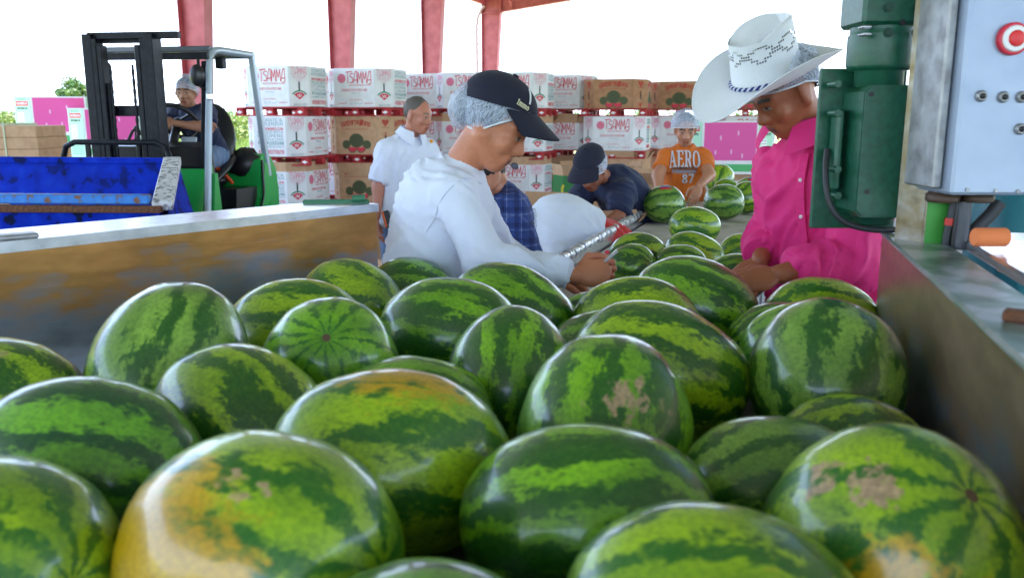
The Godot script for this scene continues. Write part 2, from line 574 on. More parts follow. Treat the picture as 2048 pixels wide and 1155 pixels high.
func melons() -> void:
	M.rind_bump = noise_tex(0.02, [], 21, 256, FastNoiseLite.TYPE_SIMPLEX_SMOOTH, 3, true, 4.0)
	var L1 := Color(0.23, 0.50, 0.008)
	var L2 := Color(0.36, 0.54, 0.007)
	var L3 := Color(0.18, 0.46, 0.025)
	var D1 := Color(0.008, 0.085, 0.005)
	var D2 := Color(0.014, 0.12, 0.007)
	var rinds := {
		"dark": rind_texture(1, 10, 0.62, L1, D1, [], []),
		"dark2": rind_texture(2, 9, 0.55, L2, D1, [], [[40, 10, 0.992, 0.25]]),
		"light": rind_texture(3, 13, 0.36, L1, D2, [], [[150, 30, 0.996, 0.2]]),
		"lime": rind_texture(4, 9, 0.46, L2, D2, [200, 5, 0.70], []),
		"yellow": rind_texture(5, 8, 0.42, L2, D2, [100, -16, 0.50], [[150, 22, 0.994, 1.0]]),
		"scar": rind_texture(6, 9, 0.55, L1, D1, [], [[90, 4, 0.978, 1.1], [64, 2, 0.998, 0.4], [116, 0, 0.9988, 0.3]]),
		"scar2": rind_texture(7, 8, 0.48, L2, D2, [20, 20, 0.72], [[100, 50, 0.980, 1.1], [108, 28, 0.986, 1.0], [250, 20, 0.994, 0.6]]),
		"bluish": rind_texture(8, 11, 0.52, L3, Color(0.006, 0.07, 0.02), [], []),
		"stripe": rind_texture(9, 10, 0.5, Color(0.24, 0.42, 0.05), D1, [], []),
	}
	var mats := {}
	for k in rinds:
		mats[k] = rind_material(rinds[k])
	var meshes := {}
	for r in [1.1, 1.2, 1.3]:
		meshes[r] = rind_mesh(r, int(r * 10))
	M.stem = plain(Color(0.10, 0.06, 0.03), 0.8)
	M.stem_green = plain(Color(0.16, 0.17, 0.06), 0.7)
	var sb := Mb.new()
	sb.lathe([Vector2(0.075, 0.0), Vector2(0.06, 0.016), Vector2(0.03, 0.022), Vector2(0.001, 0.01)], 10)
	var stem_disc := sb.mesh()
	var sc := Mb.new()
	sc.tube([Vector3(0, 0, 0), Vector3(0.02, 0.12, 0), Vector3(0.08, 0.22, 0.02), Vector3(0.18, 0.27, 0.05), Vector3(0.3, 0.22, 0.05)], [0.05, 0.035, 0.03, 0.028, 0.02], 7)
	var stem_curl := sc.mesh()
	# middle and top edge in the picture, half width in pixels, length over width, direction of the axis (0 across, 90 toward the camera), tilt of the axis, roll, rind, stem (0 none, 1 scar, 2 curl), label
	var list := [
		[540, 885, 295, 1.2, 25, 8, -92, "yellow", 0, "watermelon with a big orange-yellow ground spot, largest yellow patch in the hopper"],
		[900, 1065, 285, 1.2, 0, 0, 60, "bluish", 0, "watermelon in the bottom row of the hopper, between the orange-spotted and the lime-yellow one"],
		[60, 912, 258, 1.2, 30, 10, 20, "lime", 0, "lime-streaked watermelon left of the one with the orange-yellow ground spot"],
		[1280, 975, 300, 1.2, 0, -4, 12, "lime", 0, "lime-yellow watermelon left of the one with a tan scar and stem end facing out"],
		[1730, 855, 243, 1.1, 65, 48, 250, "scar2", 1, "watermelon showing its stem end and a tan scar beside the right steel wall"],
		[190, 750, 235, 1.3, 0, -5, 20, "bluish", 0, "blue-green watermelon lying lengthwise behind the lime-streaked one by the long left wall"],
		[810, 748, 247, 1.3, -18, -8, -80, "lime", 1, "long watermelon with a yellow top and small dark stem end, middle of the hopper"],
		[1165, 862, 265, 1.3, 8, 4, 90, "dark", 0, "dark green watermelon lying lengthwise in front of the one with the big tan patch"],
		[1515, 808, 185, 1.3, -8, 0, 140, "stripe", 0, "watermelon half covered by the one with stem end and tan scar facing out"],
		[1655, 763, 150, 1.3, -10, -6, 30, "dark2", 0, "narrow dark watermelon tucked under the tall one beside the right steel wall"],
		[1272, 678, 178, 1.2, -80, 48, -165, "scar", 0, "watermelon with a large ragged tan patch on its face"],
		[985, 622, 130, 1.2, -80, 48, 40, "dark", 0, "upright dark watermelon left of the one with the large tan patch"],
		[1320, 603, 180, 1.3, 10, -14, 330, "dark2", 0, "long dark watermelon with a small tan nick behind the large tan patch"],
		[1640, 613, 155, 1.1, -75, 52, 100, "stripe", 0, "round bold-striped watermelon close to the right steel wall, in front of a pale-striped one"],
		[430, 668, 175, 1.3, 32, -14, 20, "dark2", 0, "dark watermelon with a long light band before the broad-striped one"],
		[355, 583, 160, 1.2, -70, 50, 200, "stripe", 0, "broad-striped watermelon standing next to the brown-toned left wall"],
		[660, 597, 140, 1.1, 80, 40, 10, "light", 1, "pale green watermelon showing its stem end with thin radiating stripes"],
		[860, 697, 160, 1.3, -6, 0, 110, "light", 0, "light green watermelon mostly hidden behind the long yellow-topped one"],
		[905, 555, 150, 1.3, 8, -8, 60, "dark", 0, "dark watermelon lying in front of the woman in white, right of the pale green one"],
		[1025, 525, 130, 1.3, 22, -14, 310, "dark", 0, "very dark watermelon under the white sleeve of the woman in the cap"],
		[595, 557, 145, 1.3, -4, 0, 250, "lime", 0, "yellow-flecked watermelon behind the pale green one with the stem end"],
		[703, 517, 105, 1.2, 25, -12, 200, "lime", 0, "olive-yellow watermelon at the end of the long left steel wall"],
		[822, 513, 85, 1.2, 0, 0, 40, "dark", 0, "dark watermelon right below the waist of the woman in white"],
		[50, 673, 160, 1.3, 12, -6, 150, "dark2", 0, "dark watermelon farthest along the left wall, behind the blue-green one"],
		[1260, 557, 130, 1.3, -4, 0, 90, "dark2", 0, "watermelon lying just under the woman's bare hand"],
		[1222, 613, 112, 1.3, 20, 0, 130, "dark", 0, "watermelon squeezed between the one under the hand and the long dark one"],
		[1385, 511, 125, 1.3, 20, -16, 220, "dark", 0, "long dark watermelon being handled by the man in the pink shirt"],
		[1635, 553, 115, 1.3, -6, -4, 180, "lime", 0, "olive-green watermelon in front of the pink shirt, at the end of the right wall"],
		[1562, 603, 105, 1.3, 0, 0, 40, "dark", 0, "dark watermelon peeking out behind the pale-striped one"],
		[1628, 610, 148, 1.3, 6, -4, 60, "light", 2, "pale-striped watermelon with a curly stem behind the round bold-striped one"],
		[1180, 582, 52, 1.1, 0, 0, 0, "bluish", 0, "small shiny watermelon right below the woman's wrist"],
		[1277, 465, 60, 1.2, -8, 0, 220, "dark2", 0, "watermelon against the taped left rail of the belt, behind the woman's hand"],
		[1272, 487, 50, 1.1, 35, 10, 20, "dark", 0, "round watermelon on the belt next to the woman's fingers"],
		[1352, 488, 46, 1.2, 10, 0, 140, "dark", 0, "watermelon on the belt mostly hidden by the long dark one"],
		[1388, 462, 60, 1.3, 16, -14, 195, "lime", 0, "yellow-green watermelon tilted down on the belt in front of the lone yellowish one"],
		[1389, 412, 52, 1.3, -6, -4, 215, "lime", 0, "yellow-ended watermelon lying alone on the middle of the belt"],
		[1328, 370, 42, 1.1, 8, 4, 60, "stripe", 2, "striped watermelon with a red sticker on top, at the taped left rail"],
		[1448, 368, 39, 1.1, 25, 0, 110, "stripe", 1, "round striped watermelon in front of the cluster on the belt"],
		[1492, 363, 34, 1.1, -40, 10, 20, "dark2", 0, "watermelon behind the round striped one in the belt cluster"],
		[1440, 328, 28, 1.1, -60, 50, 210, "lime", 0, "yellow-green watermelon farthest down the belt, standing on end"],
		[1500, 354, 29, 1.1, 20, 0, 80, "dark", 0, "dark watermelon with a small red sticker in the belt cluster"],
		[1453, 358, 25, 1.2, 0, 0, 10, "light", 0, "watermelon peeking over the round striped one in the belt cluster"],
		[1488, 465, 48, 1.3, 0, 4, 190, "lime", 0, "lime watermelon lying beside the pink cuff on the belt"],
		[1473, 507, 40, 1.3, 4, 0, 60, "dark", 0, "small watermelon under the pink man's folded cuff"],
	]
	var spec := []
	var cam_up := Vector3(0, cos(TILT), -sin(TILT))
	for m in list:
		var yaw := deg_to_rad(m[4])
		var tl := deg_to_rad(m[5])
		var e := {"rho": m[3], "r": 0.13, "ax": Vector3(cos(yaw) * cos(tl), sin(tl), sin(yaw) * cos(tl)), "p": Vector3.ZERO}
		var cy: float = m[1] + m[2] * 0.8
		for i in 24:
			var d := 2.0
			for k in 3:
				e.p = on(m[0], cy, belt_floor(d) + e.r)
				d = -e.p.z
			var depth: float = -(e.p - EYE).rotated(Vector3.RIGHT, TILT).z
			var wide: float = reach(e, Vector3.RIGHT) * FOCAL / depth          # half width as drawn
			e.r = clampf(e.r * pow(m[2] / wide, 0.5), 0.085, 0.15)
			cy = 0.5 * cy + 0.5 * (m[1] + reach(e, cam_up) * FOCAL / depth)
		spec.append(e)
	# let the melons push each other apart a little so that they touch instead of crossing
	for it in 12:
		for i in spec.size():
			for j in i:
				var a = spec[i]
				var b = spec[j]
				var u: Vector3 = a.p - b.p
				var dist := u.length()
				if dist > 0.4:
					continue
				u /= dist
				var over := reach(a, u) + reach(b, u) - dist - 0.006
				if over > 0.0:
					u.y *= 0.2
					a.p += u * over * 0.25
					b.p -= u * over * 0.25
	for i in list.size():
		var m = list[i]
		var s = spec[i]
		var in_hopper: bool = s.p.z > -2.75
		var t := thing("watermelon", m[9], "watermelon", s.p, 0.0, "watermelons in the hopper" if in_hopper else "watermelons on the belt")
		var y: Vector3 = s.ax
		var x := Vector3.UP.cross(y).normalized()
		var bs := Basis(x, y, x.cross(y)) * Basis(Vector3.UP, deg_to_rad(m[6]))
		t.basis = bs * Basis.from_scale(Vector3.ONE * s.r)
		put(meshes[m[3]], "rind", mats[m[7]], t)
		if m[8] == 1 or rng.randf() < 0.3:
			put(stem_disc, "stem_scar", M.stem, t, Transform3D(Basis.IDENTITY, Vector3(0, m[3] - 0.045, 0)))
		if m[8] == 2:
			put(stem_curl, "stem", M.stem_green, t, Transform3D(Basis(Vector3.RIGHT, 0.3), Vector3(0, m[3] - 0.06, 0)))
		if i == 36 or i == 40:
			sticker(t, s.p, s.r)

func reach(m: Dictionary, u: Vector3) -> float:
	var c := absf((m.ax as Vector3).dot(u))
	return m.r * sqrt(m.rho * m.rho * c * c + 1.0 - c * c)

# a small red and blue paper label on the upper, camera-facing side of the rind
func sticker(t: Node3D, p: Vector3, r: float) -> void:
	var inv := t.transform.affine_inverse()
	var up := (Vector3(0, 0.86, 0.5)).normalized()
	var rx := Vector3(1, 0, 0)
	for part in 2:
		var rows := []
		for i in 4:
			var row := []
			for j in 7:
				var sx := (j / 6.0 - 0.5) * (0.62 if part == 0 else 0.5)
				var sy := (i / 3.0 - 0.5) * 0.2 + (0.0 if part == 0 else 0.2)
				var dirv := (up + rx * sx + up.cross(rx) * -sy * -1.0).normalized()
				var l := inv.basis * (dirv * r)
				# scale onto the rind: an ellipsoid of radius 1 across and rho along y
				var rho: float = 1.1
				var k := 1.0 / sqrt(l.x * l.x + l.z * l.z + l.y * l.y / (rho * rho))
				row.append(l * k * 1.03)
			rows.append(row)
		var b := Mb.new()
		b.grid(rows)
		for q in b.n.size():
			if b.n[q].dot(b.v[q]) < 0:
				b.n[q] = -b.n[q]
		build(b, "sticker", plain(Color(0.62, 0.01, 0.05) if part == 0 else Color(0.06, 0.2, 0.42), 0.4), t)


# ---------------------------------------------------------------- hopper, belt, motor and control box
func wall_tone(seed_: int, edge: float, brown: Color) -> ImageTexture:
	# grey steel colour below, brown towards the top, with an uneven blotchy border
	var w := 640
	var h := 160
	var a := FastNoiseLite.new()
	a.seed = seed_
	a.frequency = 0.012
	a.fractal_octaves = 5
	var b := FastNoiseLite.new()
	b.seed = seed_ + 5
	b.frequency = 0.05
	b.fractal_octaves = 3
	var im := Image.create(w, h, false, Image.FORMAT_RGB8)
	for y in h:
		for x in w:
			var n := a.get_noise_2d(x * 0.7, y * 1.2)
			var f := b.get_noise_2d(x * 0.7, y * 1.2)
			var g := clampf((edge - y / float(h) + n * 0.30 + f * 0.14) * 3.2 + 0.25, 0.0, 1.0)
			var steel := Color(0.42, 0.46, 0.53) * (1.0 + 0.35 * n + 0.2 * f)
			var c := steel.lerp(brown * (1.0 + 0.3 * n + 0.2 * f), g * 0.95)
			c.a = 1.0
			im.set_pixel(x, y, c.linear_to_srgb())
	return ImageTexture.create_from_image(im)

func wall_material(tex: Texture2D) -> StandardMaterial3D:
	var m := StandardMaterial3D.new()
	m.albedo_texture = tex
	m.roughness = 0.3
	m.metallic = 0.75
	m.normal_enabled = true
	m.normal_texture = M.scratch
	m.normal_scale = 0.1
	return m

func machine() -> void:
	var top := 1.22
	# ---- the hopper that holds the melons
	var hop := thing("melon_hopper", "stainless steel hopper with a brown-toned left wall, full of watermelons", "hopper")
	var ln := on(0, 488, top)
	var lf := on(752, 410, top)
	var ldir := (lf - ln).normalized()
	var la := ln - ldir * 1.3
	var lout := Vector3(-ldir.z, 0, ldir.x)                    # to be flipped so that it points away from the melons
	if lout.x > 0:
		lout = -lout
	var b := Mb.new()
	var dn := Vector3(0, -0.42, 0)
	# a run with more columns so that the sheet is very slightly uneven
	b.quad(la + dn, lf + dn, lf, la)
	for k in 4:
		b.uv[k] = [Vector2(0, 1), Vector2(1, 1), Vector2(1, 0), Vector2(0, 0)][k]
	build(b, "left_wall_sheet", wall_material(wall_tone(3, 0.46, Color(0.52, 0.25, 0.06))), hop)
	b = Mb.new()
	var wd := 0.27
	b.quad(la + Vector3(0, 0.006, 0) - lout * 0.012, lf + Vector3(0, 0.006, 0) - lout * 0.012, lf + lout * wd * 0.72 + Vector3(0, 0.006, 0), la + lout * wd + Vector3(0, 0.006, 0))
	b.quad(la - lout * 0.012 + Vector3(0, -0.02, 0), lf - lout * 0.012 + Vector3(0, -0.02, 0), lf - lout * 0.012 + Vector3(0, 0.006, 0), la - lout * 0.012 + Vector3(0, 0.006, 0))
	build(b, "top_flange", M.flange, hop)
	b = Mb.new()
	b.quad(lf + dn * 1.6, lf + lout * wd * 0.72 + dn * 1.6, lf + lout * wd * 0.72, lf)
	b.quad(lf + lout * wd * 0.72 + dn * 1.6, la + lout * wd + dn * 1.6, la + lout * wd, lf + lout * wd * 0.72)
	build(b, "outer_sheet", M.steel, hop)
	# green hinge bar at the end of the flange
	b = Mb.new()
	var g0 := on(606, 404, top + 0.01)
	var g1 := on(738, 403, top + 0.01)
	b.bar(g0, g1, 0.022, 0.016, 0.003)
	b.cyl(g1 + Vector3(-0.05, 0.012, 0.02), g1 + Vector3(-0.01, 0.014, 0.02), 0.012, 10)
	build(b, "hinge_bar", M.hinge_green, hop)
	b = Mb.new()
	b.box(on(16, 483, top) + Vector3(0, 0.012, 0), Vector3(0.12, 0.012, 0.05), 0.003, Basis(Vector3.UP, 0.7))
	build(b, "clip_plate", M.steel_dull, hop)
	# ---- right wall
	var rn := on(2048, 735, top)
	var rf := on(1765, 470, top)
	var rdir := (rf - rn).normalized()
	var ra := rn - rdir * 0.9
	var rout := Vector3(-rdir.z, 0, rdir.x)
	if rout.x < 0:
		rout = -rout
	b = Mb.new()
	b.quad(rf + dn, ra + dn, ra, rf)
	for k in 4:
		b.uv[k] = [Vector2(1, 1), Vector2(0, 1), Vector2(0, 0), Vector2(1, 0)][k]
	build(b, "right_wall_sheet", wall_material(wall_tone(8, 0.5, Color(0.40, 0.26, 0.16))), hop)
	b = Mb.new()
	b.box((ra + rf) * 0.5 + rout * 0.05 + Vector3(0, 0.006, 0), Vector3(0.112, 0.012, ra.distance_to(rf)), 0.004, Basis(rout, Vector3.UP, rout.cross(Vector3.UP)))
	build(b, "top_flange", M.flange_green, hop)
	b = Mb.new()
	b.quad(rf + rout * 0.106 + dn, rf + dn, rf, rf + rout * 0.106)
	build(b, "end_sheet", M.steel_dull, hop)
	# hopper bed, coloured almost black so the gaps between melons look shaded
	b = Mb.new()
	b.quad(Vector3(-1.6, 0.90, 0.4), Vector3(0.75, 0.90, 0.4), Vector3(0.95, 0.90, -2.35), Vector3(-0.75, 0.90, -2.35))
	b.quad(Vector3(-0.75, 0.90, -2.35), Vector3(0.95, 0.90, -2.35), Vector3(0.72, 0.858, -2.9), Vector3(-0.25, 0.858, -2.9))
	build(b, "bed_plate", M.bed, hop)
	# ---- side deck to the right of the groove
	var deck := thing("side_deck", "shiny pale steel deck beside the hopper's right wall under the control box", "deck")
	var d0 := rn + rout * 0.135 - rdir * 0.5
	var d1 := rf + rout * 0.135 - rdir * 0.05
	b = Mb.new()
	b.box((d0 + d1) * 0.5 + rout * 0.45 + Vector3(0, 0.012, 0), Vector3(0.9, 0.022, d0.distance_to(d1)), 0.005, Basis(rout, Vector3.UP, rout.cross(Vector3.UP)))
	build(b, "deck_plate", M.steel_bright, deck)
	b = Mb.new()
	for k in 2:
		b.bar(d1 + rout * (0.3 + 0.5 * k) - rdir * (0.2), d1 + rout * (0.3 + 0.5 * k) - rdir * 0.2 - Vector3(0, 1.21, 0), 0.06, 0.06, 0.004)
	build(b, "deck_leg", M.steel_dull, deck)
	b = Mb.new()
	b.bar(on(2006, 628, top + 0.02), on(2060, 634, top + 0.02), 0.03, 0.016, 0.004)
	build(b, "rusty_latch", M.rust, deck)
	# ---- belt conveyor
	var conv := thing("belt_conveyor", "belt conveyor with a grey belt and taped steel side rails carrying watermelons", "conveyor")
	var c0 := on(1145, 525, 0.9)
	c0.y = 0
	var cd := Vector3(sin(TURN), 0, -cos(TURN))
	var cr := Vector3(cos(TURN), 0, sin(TURN))
	var start := c0 - cd * 0.75
	var end := c0 + cd * 5.6
	var w := 0.72
	b = Mb.new()
	var mid := (start + end) * 0.5 + cr * (w * 0.5)
	var cb := Basis(cr, Vector3.UP, -cd)
	b.box(mid + Vector3(0, 0.862, 0), Vector3(w, 0.012, start.distance_to(end)), 0.003, cb)
	build(b, "belt", M.belt, conv)
	b = Mb.new()
	b.box(mid + Vector3(0, 0.79, 0), Vector3(w - 0.04, 0.1, start.distance_to(end) - 0.1), 0.004, cb)
	build(b, "frame", M.steel_dull, conv)
	for s in 2:
		var off := cr * (-0.03 if s == 0 else w + 0.03)
		b = Mb.new()
		b.bar(start + off + Vector3(0, 0.86, 0), end + off + Vector3(0, 0.86, 0), 0.035, 0.11, 0.006)
		b.tube([start + off + Vector3(0, 0.925, 0), end + off + Vector3(0, 0.925, 0)], 0.021, 12)
		var rail := build(b, "side_rail", M.steel_bright, conv)
		if s == 0:
			for k in 26:                                        # silver tape wound round the near rail in crumpled turns
				var q := start + off + cd * (0.5 + k * 0.085 + rng.randf() * 0.03) + Vector3(0, 0.925, 0)
				var tb := Mb.new()
				var pts := []
				var rr := []
				for i in 4:
					pts.append(q + cd * i * 0.018 + Vector3(rng.randf_range(-1, 1), rng.randf_range(-1, 1), 0) * 0.002)
					rr.append(0.0225 + rng.randf() * 0.0045)
				tb.tube(pts, rr, 9)
				build(tb, "tape_turn", M.tape, rail)
	for k in 4:
		for s in 2:
			b = Mb.new()
			var q := start + cd * (0.4 + k * 1.8) + cr * (0.05 if s == 0 else w - 0.05)
			b.bar(q + Vector3(0, 0.74, 0), q, 0.06, 0.06, 0.004)
			build(b, "leg", M.steel_dull, conv)
	for e in 2:
		b = Mb.new()
		var q: Vector3 = (start if e == 0 else end) + Vector3(0, 0.82, 0)
		b.cyl(q, q + cr * w, 0.046, 18)
		build(b, "roller", M.steel, conv)
	drive_unit(rf, rout, rdir, top)

func drive_unit(rf: Vector3, rout: Vector3, rdir: Vector3, top: float) -> void:
	# ---- upright angle post standing on the right wall
	var foot := on(1842, 497, top)
	foot.y = top + 0.008
	var post := thing("angle_post", "scratched steel angle post standing on the hopper's right wall", "post", foot)
	var b := Mb.new()
	b.box(Vector3(0.035, 0.75, 0.0), Vector3(0.068, 1.5, 0.006), 0.001)
	b.box(Vector3(-0.002, 0.75, -0.042), Vector3(0.006, 1.5, 0.09), 0.001, Basis(Vector3.UP, 0.42))
	build(b, "angle_bar", M.post, post)
	b = Mb.new()
	b.quad(Vector3(0.004, 0.0, 0.0036), Vector3(0.067, 0.0, 0.0036), Vector3(0.067, 0.085, 0.0036), Vector3(0.004, 0.115, 0.0036))
	build(b, "green_paint_mark", M.mark_green, post)
	for yy in [0.33, 0.6, 0.86]:
		b = Mb.new()
		b.cyl(Vector3(0.012, yy, 0.002), Vector3(0.012, yy, 0.007), 0.006, 10)
		build(b, "bolt", M.steel_dull, post)
	# ---- gear motor hung on a plate left of the post
	var d := 2.02
	var o := at(1745, 300, d)
	var mot := thing("gear_motor", "dark green gear motor with a square gearbox hung beside the steel post", "motor", o)
	var P := func(x, y, z): return at(x, y, d) - o + Vector3(0, 0, z)
	b = Mb.new()
	var p0: Vector3 = P.call(1668, 134, -0.06)
	var p1: Vector3 = P.call(1800, 462, -0.06)
	b.box((p0 + p1) * 0.5, Vector3(p1.x - p0.x + 0.02, p0.y - p1.y, 0.012), 0.003)
	build(b, "mounting_plate", M.green_paint, mot)
	# gearbox: a block with a chamfered outline and proud cover
	var q0: Vector3 = P.call(1686, 428, 0)
	var q1: Vector3 = P.call(1806, 172, 0)
	var ch := 0.014
	var poly := PackedVector2Array([Vector2(q0.x + ch, q0.y), Vector2(q1.x, q0.y), Vector2(q1.x, q1.y), Vector2(q0.x + ch, q1.y), Vector2(q0.x, q1.y - ch), Vector2(q0.x, q0.y + ch)])
	b = Mb.new()
	b.prism(poly, 0.12, Transform3D(Basis.IDENTITY, Vector3(0, 0, -0.05)))
	var gb := build(b, "gearbox", M.green_paint, mot)
	b = Mb.new()
	var inner := PackedVector2Array()
	var cen := (Vector2(q0.x, q0.y) + Vector2(q1.x, q1.y)) * 0.5
	for v in poly:
		inner.append(cen + (v - cen) * 0.975)
	b.prism(inner, 0.006, Transform3D(Basis.IDENTITY, Vector3(0, 0, 0.07)))
	build(b, "cover_plate", M.green_paint, gb)
	for hxy in [[1716, 190], [1708, 378]]:
		b = Mb.new()
		var hp: Vector3 = P.call(hxy[0], hxy[1], 0.0)
		b.cyl(Vector3(hp.x, hp.y, 0.07), Vector3(hp.x, hp.y, 0.0775), 0.0058, 14)
		build(b, "bolt_hole_shade", M.black, gb)  # solid black disc, painted for the dark inside of a hole
	b = Mb.new()
	var k0: Vector3 = P.call(1742, 428, 0.0)
	b.lathe([Vector2(0.001, -0.022), Vector2(0.036, -0.022), Vector2(0.042, -0.018), Vector2(0.042, -0.008), Vector2(0.05, -0.006), Vector2(0.05, 0.002)], 22, Transform3D(Basis.IDENTITY, Vector3(k0.x, k0.y, 0.01)))
	build(b, "output_flange", M.green_dark, mot)
	# side flange with bolts
	b = Mb.new()
	var s0: Vector3 = P.call(1678, 300, -0.02)
	b.box(s0, Vector3(0.018, 0.19, 0.05), 0.006)
	build(b, "side_flange", M.green_paint, mot)
	for yy in [168, 226, 338, 390]:
		b = Mb.new()
		var bp: Vector3 = P.call(1672, yy, 0.006)
		b.tube([bp + Vector3(0, 0, -0.04), bp + Vector3(0, 0, 0.01)], 0.009, 6)
		build(b, "bolt", M.green_paint, mot)
	# motor housing above
	b = Mb.new()
	var mx: Vector3 = P.call(1757, 120, 0.01)
	var r := 0.074
	b.lathe([Vector2(0.04, -0.062), Vector2(r * 0.72, -0.06), Vector2(r * 0.72, -0.026), Vector2(r * 0.9, -0.024), Vector2(r, -0.014), Vector2(r, 0.052), Vector2(r * 0.94, 0.056), Vector2(r * 0.94, 0.07)], 30, Transform3D(Basis.IDENTITY, mx))
	build(b, "motor_housing", M.green_paint, mot)
	b = Mb.new()
	b.box(mx + Vector3(0.0, 0.165, 0), Vector3(0.148, 0.19, 0.14), 0.008)
	var hb := build(b, "terminal_block", M.green_paint, mot)
	for hx in [[1746, 24], [1802, 24], [1746, 72], [1800, 72]]:
		b = Mb.new()
		var hp: Vector3 = P.call(hx[0], hx[1], 0.0)
		b.tube([Vector3(hp.x, hp.y, mx.z + 0.068), Vector3(hp.x, hp.y, mx.z + 0.078)], 0.0075, 6)
		b.cyl(Vector3(hp.x, hp.y, mx.z + 0.07), Vector3(hp.x, hp.y, mx.z + 0.0745), 0.0105, 14)
		build(b, "bolt", M.green_dark, hb)
	b = Mb.new()
	var hq: Vector3 = P.call(1774, 53, 0.0)
	b.cyl(Vector3(hq.x, hq.y, mx.z + 0.068), Vector3(hq.x, hq.y, mx.z + 0.0715), 0.0065, 14)
	build(b, "bolt_hole_shade", M.black, hb)  # black disc again standing in for the shade of an open hole
	for yy in [62, 76]:
		b = Mb.new()
		b.box(P.call(1702, yy, 0.08), Vector3(0.022, 0.007, 0.03), 0.003)
		build(b, "cooling_rib", M.steel, hb)
	# black cable that loops under the gearbox
	var pts := []
	var path := [[1664, 300, -0.03], [1652, 340, 0.0], [1648, 380, 0.02], [1654, 412, 0.03], [1672, 436, 0.035], [1700, 449, 0.035], [1740, 456, 0.03], [1780, 457, 0.02], [1812, 456, 0.01]]
	for q in path:
		pts.append(at(q[0], q[1], 2.02) + Vector3(0, 0, q[2]))
	var fine := []
	var cv := Curve3D.new()
	for q in pts:
		cv.add_point(q)
	for i in pts.size():
		var t: Vector3 = (pts[mini(i + 1, pts.size() - 1)] - pts[maxi(i - 1, 0)]) / 6.0
		cv.set_point_in(i, -t)
		cv.set_point_out(i, t)
	for i in 40:
		fine.append(cv.sample_baked(cv.get_baked_length() * i / 39.0, true))
	b = Mb.new()
	b.tube(fine, 0.0072, 10)
	tag(build(b, "motor_cable", M.rubber, self), "black power cable looping under the green gearbox", "cable")
	# ---- control box
	var bd := 1.72
	var c0 := at(1902, 390, bd)
	var box := thing("control_box", "brushed steel control box with a red emergency stop button", "control box", c0)
	b = Mb.new()
	b.box(Vector3(0.23, 0.31, -0.085), Vector3(0.46, 0.62, 0.17), 0.006)
	var enc := build(b, "enclosure", M.enclosure, box)
	b = Mb.new()
	b.box(Vector3(-0.012, 0.31, -0.1), Vector3(0.02, 0.60, 0.13), 0.004)
	build(b, "hinge_edge", M.steel_dull, box)
	var e := at(2024, 78, bd) - c0
	var prof := [
		["ring", 0.031, 0.012, Color(0.62, 0.02, 0.05)], ["white_ring", 0.025, 0.017, Color(0.8, 0.78, 0.78)], ["button_cap", 0.0155, 0.022, Color(0.7, 0.015, 0.02)]]
	var stop: MeshInstance3D = null
	for pr in prof:
		b = Mb.new()
		b.lathe([Vector2(pr[1], 0.0), Vector2(pr[1], pr[2] - 0.003), Vector2(pr[1] - 0.003, pr[2]), Vector2(0.0005, pr[2] + 0.0005)], 28, Transform3D(Basis(Vector3.RIGHT, PI / 2), Vector3(e.x, e.y, 0.0)))
		var part := build(b, "emergency_stop" if stop == null else pr[0], plain(pr[3], 0.4), box if stop == null else stop)
		if stop == null:
			stop = part
	for q in [[1962, 192], [2006, 194], [2043, 194], [2040, 258]]:
		var l := at(q[0], q[1], bd) - c0
		b = Mb.new()
		b.lathe([Vector2(0.0115, 0.0), Vector2(0.0115, 0.004), Vector2(0.0085, 0.008), Vector2(0.0075, 0.0085), Vector2(0.0005, 0.0075)], 20, Transform3D(Basis(Vector3.RIGHT, PI / 2), Vector3(l.x, l.y, 0.0)))
		var lamp := build(b, "indicator", M.steel_dull, box)
		b = Mb.new()
		b.lathe([Vector2(0.0062, 0.007), Vector2(0.0055, 0.011), Vector2(0.003, 0.0135), Vector2(0.0003, 0.014)], 16, Transform3D(Basis(Vector3.RIGHT, PI / 2), Vector3(l.x, l.y, 0.0)))
		build(b, "lens", M.black, lamp)
	for q in [[1935, 379], [1992, 381], [2036, 382]]:
		var l := at(q[0], q[1], bd) - c0
		b = Mb.new()
		b.cyl(Vector3(l.x, l.y, 0.0), Vector3(l.x, l.y, 0.003), 0.004, 8)
		build(b, "rivet", M.steel_dull, box)
	# glands under the box and the cables that leave them
	for q in [[1928, 398], [2000, 398]]:
		var l := at(q[0], q[1], bd) - c0 + Vector3(0, 0, -0.085)
		b = Mb.new()
		b.lathe([Vector2(0.03, -0.022), Vector2(0.034, -0.018), Vector2(0.034, -0.004), Vector2(0.022, 0.0), Vector2(0.022, 0.02)], 12, Transform3D(Basis.IDENTITY, Vector3(l.x, 0, l.z)))
		build(b, "cable_gland", M.gland, box)
	var cables := [
		["thick grey-black cable hanging straight down from the control box", [[1928, 402], [1926, 440], [1922, 470], [1918, 498]], 0.016, M.cable_grey],
		["thick black cable slanting down left from the control box", [[2000, 404], [1985, 425], [1955, 455], [1925, 490]], 0.014, M.rubber],
		["thin black cable with a red band beside the steel post", [[1908, 400], [1900, 440], [1893, 470], [1890, 500]], 0.007, M.rubber],
		["thin black cable between the post and the thick grey one", [[1915, 402], [1909, 450], [1904, 500]], 0.006, M.black],
	]
	for cdef in cables:
		b = Mb.new()
		var cpts := []
		for q in cdef[1]:
			cpts.append(at(q[0], q[1], bd + 0.09))
		b.tube(cpts, cdef[2], 12)
		var cable := Node3D.new()
		cable.name = numbered("cable")
		add_child(cable)
		tag(cable, cdef[0], "cable")
		build(b, "sheath", cdef[3], cable)
		if cdef[2] == 0.007:
			b = Mb.new()
			b.cyl(at(1899, 436, bd + 0.09), at(1897, 450, bd + 0.09), 0.0085, 12)
			build(b, "red_band", plain(Color(0.5, 0.02, 0.012), 0.5), cable)
